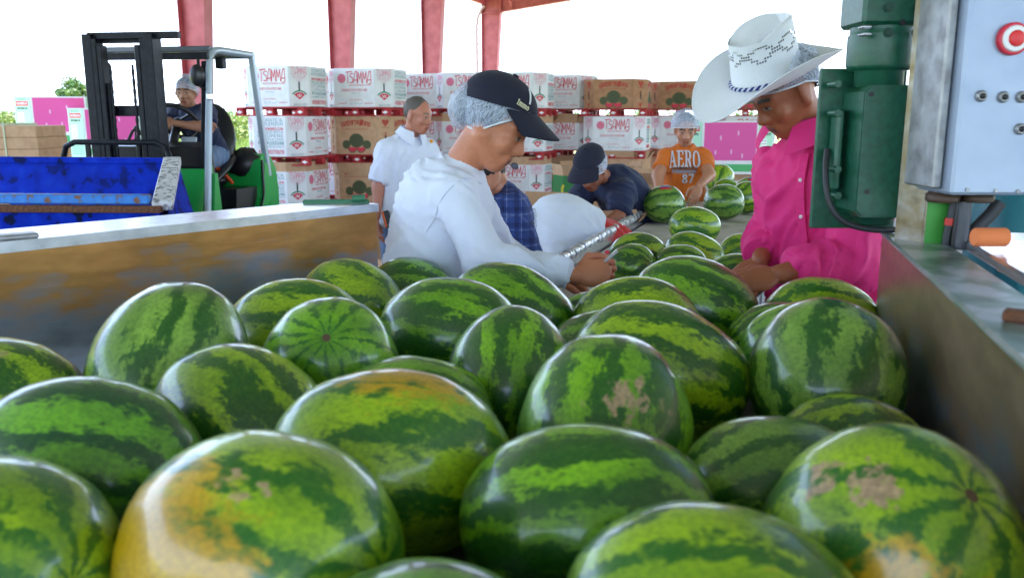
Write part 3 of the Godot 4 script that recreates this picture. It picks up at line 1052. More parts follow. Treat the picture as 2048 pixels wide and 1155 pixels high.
	# orange foam tube lying on the deck
	var f0 := on(1948, 474, top + 0.05)
	var f1 := on(2014, 474, top + 0.05)
	b = Mb.new()
	var dv := (f1 - f0).normalized()
	b.tube([f0, f0 + dv * 0.004, f1 - dv * 0.004, f1], [0.016, 0.019, 0.019, 0.016], 16)
	tag(build(b, "foam_tube", plain(Color(0.75, 0.2, 0.06), 0.8), self), "short orange foam tube lying on the steel deck", "tube")


# ---------------------------------------------------------------- shed and surroundings
func leaves(b: Mb, centre: Vector3, rad: Vector3, count: int, size: float, tones: Array, r: RandomNumberGenerator) -> void:
	for i in count:
		var d := Vector3(r.randfn(), r.randfn(), r.randfn()).normalized()
		var p := centre + d * rad * pow(r.randf(), 0.45)
		var x := Vector3(r.randfn(), r.randfn() * 0.6, r.randfn()).normalized()
		var y := x.cross(Vector3(r.randfn(), r.randfn(), r.randfn()).normalized()).normalized()
		var s := size * r.randf_range(0.6, 1.3)
		b.col = (tones[r.randi() % tones.size()] as Color) * r.randf_range(0.8, 1.2)
		b.quad(p - x * s, p - y * s * 0.45, p + x * s, p + y * s * 0.45)
	b.col = Color(1, 1, 1)

func leafy() -> StandardMaterial3D:
	var m := StandardMaterial3D.new()
	m.vertex_color_use_as_albedo = true
	m.roughness = 0.6
	m.backlight_enabled = true
	m.backlight = Color(0.5, 0.55, 0.2)
	return m

func tree(called: String, label: String, category: String, base: Vector3, h: float, spread: float, tones: Array, seed_: int, count: int, leaf: float, group := "") -> void:
	var r := RandomNumberGenerator.new()
	r.seed = seed_
	var t := thing(called, label, category, base, 0.0, group)
	var b := Mb.new()
	b.tube([Vector3(0, -0.1, 0), Vector3(0.03, h * 0.3, 0), Vector3(0, h * 0.7, 0.05)], [h * 0.03, h * 0.022, h * 0.008], 8)
	for k in 7:
		var a := TAU * k / 7.0 + r.randf()
		b.tube([Vector3(0, h * (0.2 + 0.05 * k), 0), Vector3(cos(a) * spread * 0.4, h * (0.4 + 0.05 * k), sin(a) * spread * 0.4), Vector3(cos(a) * spread * 0.75, h * (0.5 + 0.05 * k), sin(a) * spread * 0.75)], [h * 0.012, h * 0.008, h * 0.003], 6)
	build(b, "trunk", M.bark, t)
	b = Mb.new()
	var lobes := 16
	for k in lobes:
		var a := r.randf() * TAU
		var rr := spread * sqrt(r.randf()) * 0.72
		var yy := h * r.randf_range(0.25, 0.88)
		rr *= 1.0 - 0.5 * maxf(0.0, yy / h - 0.5)
		leaves(b, Vector3(cos(a) * rr, yy, sin(a) * rr), Vector3(1, 0.75, 1) * spread * r.randf_range(0.22, 0.38), count / lobes, leaf, tones, r)
	build(b, "crown", M.leaf, t)

func setting() -> void:
	M.leaf = leafy()
	M.bark = plain(Color(0.09, 0.065, 0.045), 0.9)
	var grass_tex := noise_tex(0.02, [[0.0, Color(0.10, 0.15, 0.025)], [0.45, Color(0.20, 0.26, 0.045)], [0.7, Color(0.29, 0.31, 0.08)], [1.0, Color(0.33, 0.30, 0.12)]], 41, 512, FastNoiseLite.TYPE_SIMPLEX_SMOOTH, 5)
	M.grass = surfaced(grass_tex, 0.06, 0.95, 0.0, M.fine, 0.5, true)
	# ground to the horizon, with the concrete slab of the shed a step above it
	var b := Mb.new()
	b.quad(Vector3(-900, -0.12, 300), Vector3(900, -0.12, 300), Vector3(900, -0.12, -1500), Vector3(-900, -0.12, -1500))
	structure(build(b, "ground", M.grass, self))
	var u := Vector3(sin(TURN), 0, -cos(TURN))
	var v := Vector3(cos(TURN), 0, sin(TURN))
	var o := Vector3(-5.5, 0, -14.8)
	b = Mb.new()
	b.box(o + v * 11.7 + u * -6.5 + Vector3(0, -0.06, 0), Vector3(25.4, 0.12, 45.0), 0.01, Basis(v, Vector3.UP, -u))
	structure(build(b, "shed_floor", M.concrete, self))
	# portal frames: tapered red columns with rafters rising to the ridge
	var what := [
		"tapered red steel column and rafter rising behind the forklift cab",
		"tapered red steel column and rafter behind the left white bins",
		"tapered red steel column and rafter above the man in the white polo",
		"red steel end frame of the shed with a sloping rafter and pipe",
		]
	for k in 4:
		var s: float = [0.0, 4.78, 9.57, 14.1][k]
		var base := o + u * s
		var label: String = what[k]
		var fr := thing("steel_frame", label, "steel frame", base, -TURN, "red portal frames of the shed")
		# local axes: x toward the ridge, z back toward the camera
		b = Mb.new()
		var hk := 4.75
		var web := PackedVector2Array([Vector2(0, 0), Vector2(0.30, 0), Vector2(0.62, hk), Vector2(0.62, hk + 0.62), Vector2(0.0, hk + 0.55)])
		b.prism(web, 0.012, Transform3D(Basis.IDENTITY, Vector3(0, 0, -0.006)))
		build(b, "column_web", M.red_paint, fr)
		b = Mb.new()
		b.bar(Vector3(0, 0, 0), Vector3(0, hk + 0.55, 0), 0.22, 0.016, 0.0, Vector3(1, 0, 0))
		build(b, "column_flange", M.red_paint, fr)
		b = Mb.new()
		b.bar(Vector3(0.30, 0, 0), Vector3(0.62, hk, 0), 0.22, 0.016, 0.0, Vector3(1, 0, 0))
		build(b, "column_flange", M.red_paint, fr)
		b = Mb.new()
		b.box(Vector3(0.16, 0.01, 0), Vector3(0.5, 0.02, 0.3), 0.003)
		build(b, "base_plate", M.steel_dull, fr)
		var e0 := Vector2(0.62, hk)
		var e1 := Vector2(11.5, hk + 1.25)
		b = Mb.new()
		b.prism(PackedVector2Array([e0, e1, e1 + Vector2(0, 0.5), e0 + Vector2(0, 0.62)]), 0.012, Transform3D(Basis.IDENTITY, Vector3(0, 0, -0.006)))
		build(b, "rafter_web", M.red_paint, fr)
		for f in 2:
			b = Mb.new()
			b.bar(Vector3(e0.x, e0.y + f * 0.62, 0), Vector3(e1.x, e1.y + f * 0.5, 0), 0.2, 0.016)
			build(b, "rafter_flange", M.red_paint, fr)
		b = Mb.new()
		b.box(Vector3(0.31, hk - 0.02, 0), Vector3(0.66, 0.02, 0.2), 0.0)
		build(b, "stiffener", M.red_paint, fr)
		b = Mb.new()
		b.box(Vector3(0.64, hk + 0.31, 0), Vector3(0.02, 0.66, 0.2), 0.0)
		build(b, "splice_plate", M.red_paint, fr)
		for q in 5:
			b = Mb.new()
			var xx := 1.0 + q * 2.0
			b.bar(Vector3(xx, hk + 0.06 + (xx - 0.62) * 0.115, 0.02), Vector3(xx - 0.05, hk + 0.66 + (xx - 0.62) * 0.108, 0.55), 0.05, 0.05)
			build(b, "flange_brace", M.red_paint, fr)
		if k == 3:
			b = Mb.new()
			b.tube([Vector3(-0.16, 0, 0.12), Vector3(-0.16, hk - 0.4, 0.12), Vector3(-0.12, hk - 0.15, 0.12), Vector3(0.0, hk + 0.1, 0.12), Vector3(0.1, hk + 0.2, 0.12)], 0.045, 10)
			build(b, "pipe", M.pipe, fr)
	# roof with eave beam and purlins
	var roof := thing("shed_roof", "pale metal roof on red purlins over the packing shed", "roof", o, -TURN)
	var z0 := 27.0  # unseen stretch behind the camera, lengthened to cut the light from there
	var z1 := -14.9
	for side in 2:
		b = Mb.new()
		var xa := -0.4 if side == 0 else 23.8
		var pa := Vector3(xa, 5.50, 0)
		var pb := Vector3(11.7, 6.78, 0)
		b.bar(Vector3(xa, 5.50, (z0 + z1) / 2), Vector3(11.7, 6.78, (z0 + z1) / 2), z0 - z1, 0.04)
		build(b, "roof_sheet", M.roof, roof)
	for k in 8:
		b = Mb.new()
		var xx := 0.3 + k * 1.55
		b.box(Vector3(xx, 5.44 + xx * 0.105, (z0 + z1) / 2), Vector3(0.08, 0.1, z0 - z1), 0.0)
		build(b, "purlin", M.red_paint, roof)
	b = Mb.new()
	b.box(Vector3(0.05, 5.12, (z0 + z1) / 2 - 0.02), Vector3(0.12, 0.26, z0 - z1 - 0.3), 0.0)
	build(b, "eave_beam", M.red_paint, roof)
	# vegetation beyond the open side
	var green := [Color(0.07, 0.13, 0.02), Color(0.10, 0.18, 0.03), Color(0.13, 0.21, 0.05), Color(0.05, 0.10, 0.02)]
	var pale := [Color(0.17, 0.22, 0.05), Color(0.22, 0.25, 0.07), Color(0.12, 0.18, 0.035)]
	tree("leafy_tree", "bright green bushy tree standing behind the pink and green bin", "tree", Vector3(-20.0, -0.12, -40), 3.7, 1.5, green, 61, 5200, 0.10)
	tree("shrub", "round green shrub seen between the two uprights of the forklift mast", "shrub", Vector3(-15.8, -0.12, -36), 2.2, 1.4, green, 62, 3600, 0.09)
	tree("shrub", "low green shrub in the field at the picture side of the pink bin", "shrub", Vector3(-24.6, -0.12, -42), 2.1, 1.8, pale, 63, 3200, 0.1)
	tree("shrub", "pale yellow-green shrub seen through the forklift cab behind the seat", "shrub", Vector3(-16.0, -0.12, -48), 1.7, 2.0, pale, 64, 3000, 0.1)
	# tall weeds and the far wood
	var r := RandomNumberGenerator.new()
	r.seed = 5
	b = Mb.new()
	for i in 5200:
		var d := r.randf_range(22, 70)
		var x := -d * r.randf_range(0.27, 0.70)
		var h := r.randf_range(0.2, 0.6)
		var p := Vector3(x, -0.12, -d)
		var lean := Vector3(r.randfn() * 0.15, h, r.randfn() * 0.15)
		b.col = (pale[r.randi() % 3] as Color) * r.randf_range(0.8, 1.3)
		var side := Vector3(r.randfn(), 0, r.randfn()).normalized() * 0.05
		b.quad(p - side, p + side, p + lean + side * 0.3, p + lean - side * 0.3)
	var weeds := build(b, "weeds", M.leaf, self)
	weeds.set_meta("kind", "stuff")
	tag(weeds, "tall yellow-green weeds covering the sunlit field beyond the shed", "weeds")
	b = Mb.new()
	for i in 90:
		var x := -110.0 + i * 2.0
		var h := r.randf_range(1.8, 3.6)
		leaves(b, Vector3(x, h * 0.5, -150 + r.randfn() * 6), Vector3(2.4, h * 0.55, 2), 110, 0.34, green, r)
	var wood := build(b, "far_wood", M.leaf, self)
	wood.set_meta("kind", "stuff")
	tag(wood, "low line of far green trees along the horizon", "trees")


# ---------------------------------------------------------------- printed bins on red pallets
var fonts := {}
var text_cache := {}

func txt(s: String, bold := false, serif := false) -> TextMesh:
	var key := "%s%s%s" % [s, bold, serif]
	if text_cache.has(key):
		return text_cache[key]
	var fk := "%s%s" % [bold, serif]
	if not fonts.has(fk):
		var f := SystemFont.new()
		f.font_names = PackedStringArray(["Droid Serif" if serif else "Droid Sans"])
		f.font_weight = 700 if bold else 400
		fonts[fk] = f
	var t := TextMesh.new()
	t.text = s
	t.font = fonts[fk]
	t.font_size = 32
	t.pixel_size = 1.0 / 32.0
	t.depth = 0.04
	t.curve_step = 4.0
	text_cache[key] = t
	return t

# a line of print on a panel: centred at x, y, of a given height and width in metres
func line(parent: Node3D, s: String, x: float, y: float, width: float, height: float, m: Material, bold := false, serif := false, z := 0.007) -> MeshInstance3D:
	var t := txt(s, bold, serif)
	var bb := t.get_aabb()
	var sx := width / bb.size.x
	var sy := height / bb.size.y
	var c := bb.get_center()
	return put(t, "lettering", m, parent, Transform3D(Basis.from_scale(Vector3(sx, sy, 0.03)), Vector3(x - c.x * sx, y - c.y * sy, z)))

func stroke(b: Mb, pts: Array, w: float, z := 0.0) -> void:    # a flat pen stroke in the xy plane
	for i in pts.size() - 1:
		var p: Vector2 = pts[i]
		var q: Vector2 = pts[i + 1]
		var d := (q - p).normalized() * w * 0.5
		var n := Vector2(-d.y, d.x)
		p -= d * 0.6
		q += d * 0.6
		b.quad(Vector3(p.x - n.x, p.y - n.y, z), Vector3(q.x - n.x, q.y - n.y, z), Vector3(q.x + n.x, q.y + n.y, z), Vector3(p.x + n.x, p.y + n.y, z))
		z += 0.00012

func logo_mesh() -> ArrayMesh:      # tall narrow capitals T S A M M A, one unit high, 3.1 wide, starting at x = 0
	var b := Mb.new()
	var w := 0.085
	var V := func(x, y): return Vector2(x, y)
	var x := 0.0
	stroke(b, [V.call(-0.12, 0.93), V.call(0.62, 0.98)], w)
	stroke(b, [V.call(0.1, 0.93), V.call(0.1, 0.0)], w, 0.001)
	stroke(b, [V.call(0.80, 0.78), V.call(0.62, 0.83), V.call(0.42, 0.76), V.call(0.40, 0.6), V.call(0.55, 0.5), V.call(0.70, 0.42), V.call(0.74, 0.2), V.call(0.6, 0.02), V.call(0.36, 0.06)], w, 0.002)
	for ax in [0.78, 2.5]:
		stroke(b, [V.call(ax, 0.0), V.call(ax + 0.28, 0.97), V.call(ax + 0.46, 0.97), V.call(ax + 0.5, -0.02)], w, 0.003)
		stroke(b, [V.call(ax + 0.06, 0.24), V.call(ax + 0.5, 0.24)], w * 0.9, 0.005)
	stroke(b, [V.call(3.0, -0.02), V.call(2.66, -0.13)], w * 0.8, 0.006)
	for mx in [1.34, 1.95]:
		stroke(b, [V.call(mx, 0.0), V.call(mx + 0.06, 0.94), V.call(mx + 0.25, 0.3), V.call(mx + 0.45, 0.94), V.call(mx + 0.5, 0.0)], w, 0.004)
	return b.mesh()

func disc(b: Mb, cx: float, cy: float, rx: float, ry: float, z: float, a0 := 0.0, a1 := TAU, seg := 20) -> void:
	for i in seg:
		var p := lerpf(a0, a1, i / float(seg))
		var q := lerpf(a0, a1, (i + 1) / float(seg))
		b.tri(Vector3(cx, cy, z), Vector3(cx + cos(p) * rx, cy + sin(p) * ry, z), Vector3(cx + cos(q) * rx, cy + sin(q) * ry, z))

func arc(b: Mb, cx: float, cy: float, r0: float, r1: float, z: float, a0: float, a1: float, seg := 14) -> void:
	for i in seg:
		var p := lerpf(a0, a1, i / float(seg))
		var q := lerpf(a0, a1, (i + 1) / float(seg))
		b.quad(Vector3(cx + cos(p) * r0, cy + sin(p) * r0, z), Vector3(cx + cos(p) * r1, cy + sin(p) * r1, z), Vector3(cx + cos(q) * r1, cy + sin(q) * r1, z), Vector3(cx + cos(q) * r0, cy + sin(q) * r0, z))

var art := {}

func make_art() -> void:
	art.logo = logo_mesh()
	var b := Mb.new()
	disc(b, 0, 0, 0.068, 0.068, 0)
	art.circle = b.mesh()
	b = Mb.new()
	arc(b, 0, 0, 0.068, 0.073, 0.0004, 0, TAU, 24)
	for k in 9:
		stroke(b, [Vector2(cos(k * 0.7) * 0.014, sin(k * 0.7) * 0.014), Vector2(cos(k * 0.7) * 0.056, sin(k * 0.7) * 0.056)], 0.0045, 0.0006)
	art.circle_lines = b.mesh()
	# slice on a dark stick: handle, green rind arc, red wedge with pale seeds
	b = Mb.new()
	b.quad(Vector3(-0.012, 0.075, 0), Vector3(0.012, 0.075, 0), Vector3(0.012, 0.2, 0), Vector3(-0.012, 0.2, 0))
	disc(b, 0, 0.2, 0.012, 0.012, 0.0, 0, PI, 8)
	art.stick = b.mesh()
	b = Mb.new()
	arc(b, 0, -0.06, 0.122, 0.142, 0.0003, 0.62, PI - 0.62)
	art.rind = b.mesh()
	b = Mb.new()
	disc(b, 0, -0.06, 0.112, 0.112, 0.0003, 0.72, PI - 0.72, 12)
	art.wedge = b.mesh()
	b = Mb.new()
	for a in [-0.35, 0.0, 0.35]:
		stroke(b, [Vector2(sin(a) * 0.045, -0.06 + cos(a) * 0.045), Vector2(sin(a) * 0.085, -0.06 + cos(a) * 0.085)], 0.011, 0.0008)
	art.seeds = b.mesh()
	# heart
	b = Mb.new()
	disc(b, -0.028, 0.012, 0.034, 0.034, 0, 0, TAU, 14)
	disc(b, 0.028, 0.012, 0.034, 0.034, 0.0002, 0, TAU, 14)
	b.tri(Vector3(-0.058, 0.0, 0.0004), Vector3(0, -0.075, 0.0004), Vector3(0.058, 0.0, 0.0004))
	art.heart = b.mesh()
	b = Mb.new()
	for k in 4:
		b.quad(Vector3(-0.035, -0.05 + k * 0.03, 0), Vector3(0.0, -0.05 + k * 0.03, 0), Vector3(0.035, -0.028 + k * 0.03, 0), Vector3(0.0, -0.028 + k * 0.03, 0))
	b.tri(Vector3(-0.045, -0.16, 0), Vector3(0, -0.24, 0), Vector3(0.045, -0.16, 0))
	art.bars = b.mesh()
	# pile of melons with cut slices
	b = Mb.new()
	disc(b, -0.16, 0.0, 0.062, 0.062, 0)
	disc(b, 0.16, 0.0, 0.068, 0.062, 0)
	disc(b, 0.0, 0.055, 0.115, 0.1, 0.0004, 0, TAU, 26)
	art.melons = b.mesh()
	b = Mb.new()
	for k in 6:
		arc(b, 0.0, 0.055 - 0.3, 0.22 + k * 0.032, 0.226 + k * 0.032, 0.0007, PI * 0.5 - 0.3 + absf(k - 2.5) * 0.06, PI * 0.5 + 0.3 - absf(k - 2.5) * 0.06, 8)
	art.melon_lines = b.mesh()
	b = Mb.new()
	disc(b, -0.065, -0.045, 0.07, 0.058, 0.001, PI * 0.95, PI * 2.05, 14)
	disc(b, 0.07, -0.045, 0.072, 0.058, 0.0012, PI * 0.95, PI * 2.05, 14)
	art.slices = b.mesh()
	b = Mb.new()
	arc(b, -0.065, -0.045, 0.06, 0.073, 0.0015, PI * 0.95, PI * 2.05)
	arc(b, 0.07, -0.045, 0.062, 0.075, 0.0017, PI * 0.95, PI * 2.05)
	art.slice_rind = b.mesh()

func print_logo_face(p: Node3D, h: float) -> void:
	put(art.circle, "emblem", M.print_pink, p, Transform3D(Basis.IDENTITY, Vector3(-0.225, h * 0.24, 0.007)))
	put(art.circle_lines, "emblem_lines", M.print_red, p, Transform3D(Basis.IDENTITY, Vector3(-0.225, h * 0.24, 0.0075)))
	put(art.logo, "lettering", M.print_red, p, Transform3D(Basis.from_scale(Vector3(0.142, 0.185, 0.1)), Vector3(-0.125, h * 0.12, 0.007)))
	line(p, "WATERMELONS", 0.1, h * 0.065, 0.4, 0.026, M.print_red)
	line(p, "GROWN WITH LOVE ON FREED FARMS", 0.0, -h * 0.06, 0.46, 0.04, M.print_red)
	line(p, "PRODUCT OF USA", 0.02, -h * 0.14, 0.14, 0.016, M.print_teal)
	line(p, "LET THE GOOD TIMES ROLL", 0.02, -h * 0.31, 0.22, 0.018, M.print_red)
	line(p, "WATERMELONS", -0.22, -h * 0.4, 0.15, 0.02, M.print_red)
	line(p, "WATERMELONS", 0.25, -h * 0.4, 0.15, 0.02, M.print_red)
	var b := Mb.new()
	arc(b, -0.06, -h * 0.4, 0.016, 0.02, 0.007, 0, TAU, 12)
	arc(b, 0.01, -h * 0.385, 0.012, 0.016, 0.007, 0, TAU, 12)
	stroke(b, [Vector2(0.01, -h * 0.42), Vector2(0.01, -h * 0.4)], 0.005, 0.007)
	stroke(b, [Vector2(0.05, -h * 0.39), Vector2(0.07, -h * 0.415), Vector2(0.11, -h * 0.41), Vector2(0.14, -h * 0.38), Vector2(0.15, -h * 0.36)], 0.006, 0.007)
	build(b, "emblem", M.print_teal, p)

func print_corner(p: Node3D, h: float) -> void:
	put(art.logo, "lettering", M.print_pink, p, Transform3D(Basis.from_scale(Vector3(0.078, 0.11, 0.1)), Vector3(-0.115, h * 0.28, 0.007)))
	line(p, "DRIVEN BY NATURE", 0.0, h * 0.235, 0.2, 0.02, M.print_pink)
	line(p, "TO BE ENJOYED", 0.0, h * 0.185, 0.18, 0.018, M.print_pink)
	line(p, "BY ALL", 0.0, h * 0.14, 0.09, 0.016, M.print_pink)
	var low := Transform3D(Basis.IDENTITY, Vector3(0, -h * 0.23, 0.007))
	put(art.stick, "stick_print", M.print_dark, p, low)
	put(art.rind, "rind_print", M.print_green, p, low)
	put(art.wedge, "slice_print", M.print_red, p, low)
	put(art.seeds, "seed_print", M.white_paint, p, low)
	line(p, "WATCH STEP", 0.0, -h * 0.45, 0.2, 0.03, M.print_teal)

func print_text_face(p: Node3D, h: float) -> void:
	var rows := [["HYDRATE &", 0.40, 0.05, 0], ["REPLENISH", 0.305, 0.05, 0], ["WATERMELON", 0.185, 0.042, 1], ["PACKED WITH", 0.105, 0.042, 0], ["LYCOPENE", 0.015, 0.05, 0], ["L-CITRULLINE", -0.075, 0.036, 0], ["POTASSIUM", -0.165, 0.05, 2], ["VITAMINS A, B & C", -0.255, 0.032, 0], ["#THESWEETTRUTH", -0.385, 0.062, 1]]
	for r in rows:
		line(p, r[0], 0.01, r[1] * h, 0.44, r[2] * h / 0.62, [M.print_teal, M.print_red, M.print_teal][r[3]], r[3] > 0)

func print_brown_face(p: Node3D, h: float) -> void:
	var word := "Watermelons"
	var k := word.length()
	for i in k:
		var t := (i - (k - 1) / 2.0) / ((k - 1) / 2.0)
		var o := line(p, word[i], t * 0.24, h * 0.34 - t * t * 0.035, 0.05 if word[i] != "W" else 0.075, 0.1 if i == 0 or word[i] in "tl" else 0.075, M.print_brown_red, true)
		o.rotate_object_local(Vector3(0, 0, 1), -t * 0.22)
	var b := Mb.new()
	b.quad(Vector3(-0.27, h * 0.155, 0.007), Vector3(0.22, h * 0.155, 0.007), Vector3(0.22, h * 0.165, 0.007), Vector3(-0.27, h * 0.165, 0.007))
	build(b, "red_rule", M.print_brown_red, p)
	var low := Transform3D(Basis.from_scale(Vector3(1.15, 1.15, 1)), Vector3(0.0, -h * 0.24, 0.007))
	put(art.melons, "melon_print", M.print_olive, p, low)
	put(art.melon_lines, "melon_lines", M.print_dark, p, low)
	put(art.slices, "slice_print", M.print_red, p, low)
	put(art.slice_rind, "slice_rind", M.print_olive, p, low)

func print_brown_corner(p: Node3D, h: float) -> void:
	put(art.heart, "heart_print", M.print_brown_red, p, Transform3D(Basis.IDENTITY, Vector3(0, h * 0.34, 0.007)))
	line(p, "HEART HEALTHY", 0.0, h * 0.2, 0.14, 0.018, M.print_brown_red)
	put(art.bars, "bar_print", M.print_brown_red, p, Transform3D(Basis.IDENTITY, Vector3(0, -h * 0.02, 0.007)))
	put(art.stick, "stick_print", M.print_dark, p, Transform3D(Basis.IDENTITY, Vector3(0, -h * 0.34, 0.009)))

func print_pink_face(p: Node3D, h: float, w: float) -> void:
	var b := Mb.new()
	b.quad(Vector3(-w * 0.46, -h * 0.24, 0.007), Vector3(w * 0.46, -h * 0.24, 0.007), Vector3(w * 0.46, h * 0.47, 0.007), Vector3(-w * 0.46, h * 0.47, 0.007))
	build(b, "pink_print", M.hot_pink, p)
	for q in [[-0.12, 0.12], [0.1, 0.18], [0.02, -0.05], [0.16, -0.1], [-0.18, -0.06]]:
		b = Mb.new()
		disc(b, q[0], q[1] * h / 0.66, 0.012, 0.034, 0.0075, 0, TAU, 10)
		build(b, "seed_print", M.pale_pink, p)
	b = Mb.new()
	b.quad(Vector3(-w * 0.46, -h * 0.45, 0.007), Vector3(w * 0.46, -h * 0.45, 0.007), Vector3(w * 0.46, -h * 0.31, 0.007), Vector3(-w * 0.46, -h * 0.31, 0.007))
	build(b, "green_print", M.leaf_print, p)

func print_mint_corner(p: Node3D, h: float) -> void:
	var b := Mb.new()
	b.quad(Vector3(-0.12, h * 0.3, 0.007), Vector3(0.12, h * 0.3, 0.007), Vector3(0.12, h * 0.4, 0.007), Vector3(-0.12, h * 0.4, 0.007))
	build(b, "red_block", M.print_red, p)
	line(p, "WATERMELON", 0, h * 0.35, 0.2, 0.035, M.white_paint, true, false, 0.0085)
	line(p, "SEEDLESS", 0, h * 0.44, 0.16, 0.02, M.print_dark)
	line(p, "WATERMELON", 0, h * 0.25, 0.2, 0.03, M.print_dark, true)
	b = Mb.new()
	b.quad(Vector3(-0.11, -h * 0.2, 0.007), Vector3(0.02, -h * 0.2, 0.007), Vector3(0.02, h * 0.16, 0.007), Vector3(-0.11, h * 0.16, 0.007))
	build(b, "white_label", M.white_paint, p)
	b = Mb.new()
	for k in 6:
		stroke(b, [Vector2(-0.1, -h * 0.15 + k * h * 0.055), Vector2(0.01, -h * 0.15 + k * h * 0.055)], 0.006, 0.0085)
	build(b, "label_lines", M.print_dark, p)
	b = Mb.new()
	for k in 4:
		stroke(b, [Vector2(-0.11, -h * 0.28 - k * h * 0.045), Vector2(0.11, -h * 0.28 - k * h * 0.045)], 0.009, 0.007)
	build(b, "text_lines", M.leaf_print, p)

# an eight-sided bin standing on y = 0: eight panels, the visible ones printed
func bin_proto(called: String, kind: String, h: float, cuff: String, turned := false) -> Node3D:
	var t := Node3D.new()
	t.name = called
	var w := 1.16
	var dp := 1.0
	if turned:
		w = 1.0
		dp = 1.16
	var c := 0.22
	var corner := [Vector2(-w / 2 + c, dp / 2), Vector2(w / 2 - c, dp / 2), Vector2(w / 2, dp / 2 - c), Vector2(w / 2, -dp / 2 + c), Vector2(w / 2 - c, -dp / 2), Vector2(-w / 2 + c, -dp / 2), Vector2(-w / 2, -dp / 2 + c), Vector2(-w / 2, dp / 2 - c)]
	var body: Material = {"white": M.white_card, "brown": M.card, "dark": M.card_dark, "pink": M.white_card, "green": M.bin_green, "open": M.card}[kind]
	for k in 8:
		var p: Vector2 = corner[k]
		var q: Vector2 = corner[(k + 1) % 8]
		var mid := (p + q) * 0.5
		var dir := (q - p).normalized()
		var x := Vector3(dir.x, 0, dir.y)
		var out := Vector3(mid.x, 0, mid.y)
		out = (out - x * out.dot(x)).normalized()
		var fr := Transform3D(Basis(x, Vector3.UP, out), Vector3(mid.x, h / 2, mid.y))
		if fr.basis.determinant() < 0:
			fr = Transform3D(Basis(-x, Vector3.UP, out), Vector3(mid.x, h / 2, mid.y))
		var b := Mb.new()
		var len := p.distance_to(q)
		b.box(Vector3.ZERO, Vector3(len - 0.002, h - 0.004 * (k % 3), 0.012), 0.003)
		var mat: Material = body
		if kind == "pink" and k % 2 == 1:
			mat = M.mint_card
		var pn := put(b.mesh(), "corner_panel" if k % 2 == 1 else "side_panel", mat, t, fr)
		if k in [0, 1, 2, 7]:
			if kind == "white":
				if k % 2 == 1:
					print_corner(pn, h)
				elif (k == 0) != turned:
					print_logo_face(pn, h)
				else:
					print_text_face(pn, h)
			elif kind in ["brown", "dark"]:
				if k % 2 == 1:
					print_brown_corner(pn, h)
				else:
					print_brown_face(pn, h)
			elif kind == "pink":
				if k % 2 == 1:
					print_mint_corner(pn, h)
				else:
					print_pink_face(pn, h, len)
			elif kind == "green" and k % 2 == 0:
				b = Mb.new()
				disc(b, 0, -0.06, 0.22, 0.22, 0.007, 0, PI)
				build(b, "slice_print", M.print_red, pn)
				b = Mb.new()
				arc(b, 0, -0.06, 0.225, 0.26, 0.0075, 0, PI)
				build(b, "rind_print", M.white_paint, pn)
				b = Mb.new()
				arc(b, -0.26, 0.05, 0.1, 0.135, 0.008, PI * 0.8, PI * 1.5)
				build(b, "banana_print", M.yellow_print, pn)
	# what closes the bin on top
	if cuff == "top" or cuff == "lid":
		var b := Mb.new()
		var lid := 0.012 if cuff == "top" else 0.02
		var poly := PackedVector2Array()
		for k in 8:
			poly.append(Vector2(corner[k].x, -corner[k].y) * (0.985 if cuff == "top" else 1.03))
		b.prism(poly, lid, Transform3D(Basis(Vector3.RIGHT, -PI / 2), Vector3(0, h - (0.014 if cuff == "top" else -0.002), 0)))
		if cuff == "lid":
			for k in 8:
				var p: Vector2 = corner[k] * 1.035
				var q: Vector2 = corner[(k + 1) % 8] * 1.035
				b.quad(Vector3(p.x, h - 0.15, p.y), Vector3(q.x, h - 0.15, q.y), Vector3(q.x, h + 0.02, q.y), Vector3(p.x, h + 0.02, p.y))
		build(b, "lid", M.card if kind != "white" or cuff == "lid" else M.white_card, t)
	elif cuff == "cuff":                    # the brown liner sticks out above the printed sleeve
		for k in 8:
			var p: Vector2 = corner[k] * 0.985
			var q: Vector2 = corner[(k + 1) % 8] * 0.985
			var b := Mb.new()
			b.bar(Vector3(p.x, h + 0.06, p.y), Vector3(q.x, h + 0.06, q.y), 0.01, 0.17)
			build(b, "liner_panel", M.card, t)
	elif cuff == "flaps":
		for k in 8:
			var p: Vector2 = corner[k]
			var q: Vector2 = corner[(k + 1) % 8]
			var out := ((p + q) * 0.5).normalized()
			var tip := out * rng.randf_range(-0.02, 0.13)
			var up := rng.randf_range(0.1, 0.17)
			var b := Mb.new()
			var p3 := Vector3(p.x, h, p.y)
			var q3 := Vector3(q.x, h, q.y)
			var lift := Vector3(tip.x, up, tip.y)
			var nn := (q3 - p3).cross(lift).normalized() * 0.004
			b.quad(p3 + nn, q3 + nn, q3 + lift * 0.98 + nn, p3 + lift + nn)
			b.quad(q3 - nn, p3 - nn, p3 + lift - nn, q3 + lift * 0.98 - nn)
			build(b, "flap", M.card, t)
		var b2 := Mb.new()
		b2.box(Vector3(0, 0.02, 0), Vector3(w * 0.72, 0.02, dp * 0.72), 0.002)
		build(b2, "bottom", M.card, t)
	return t

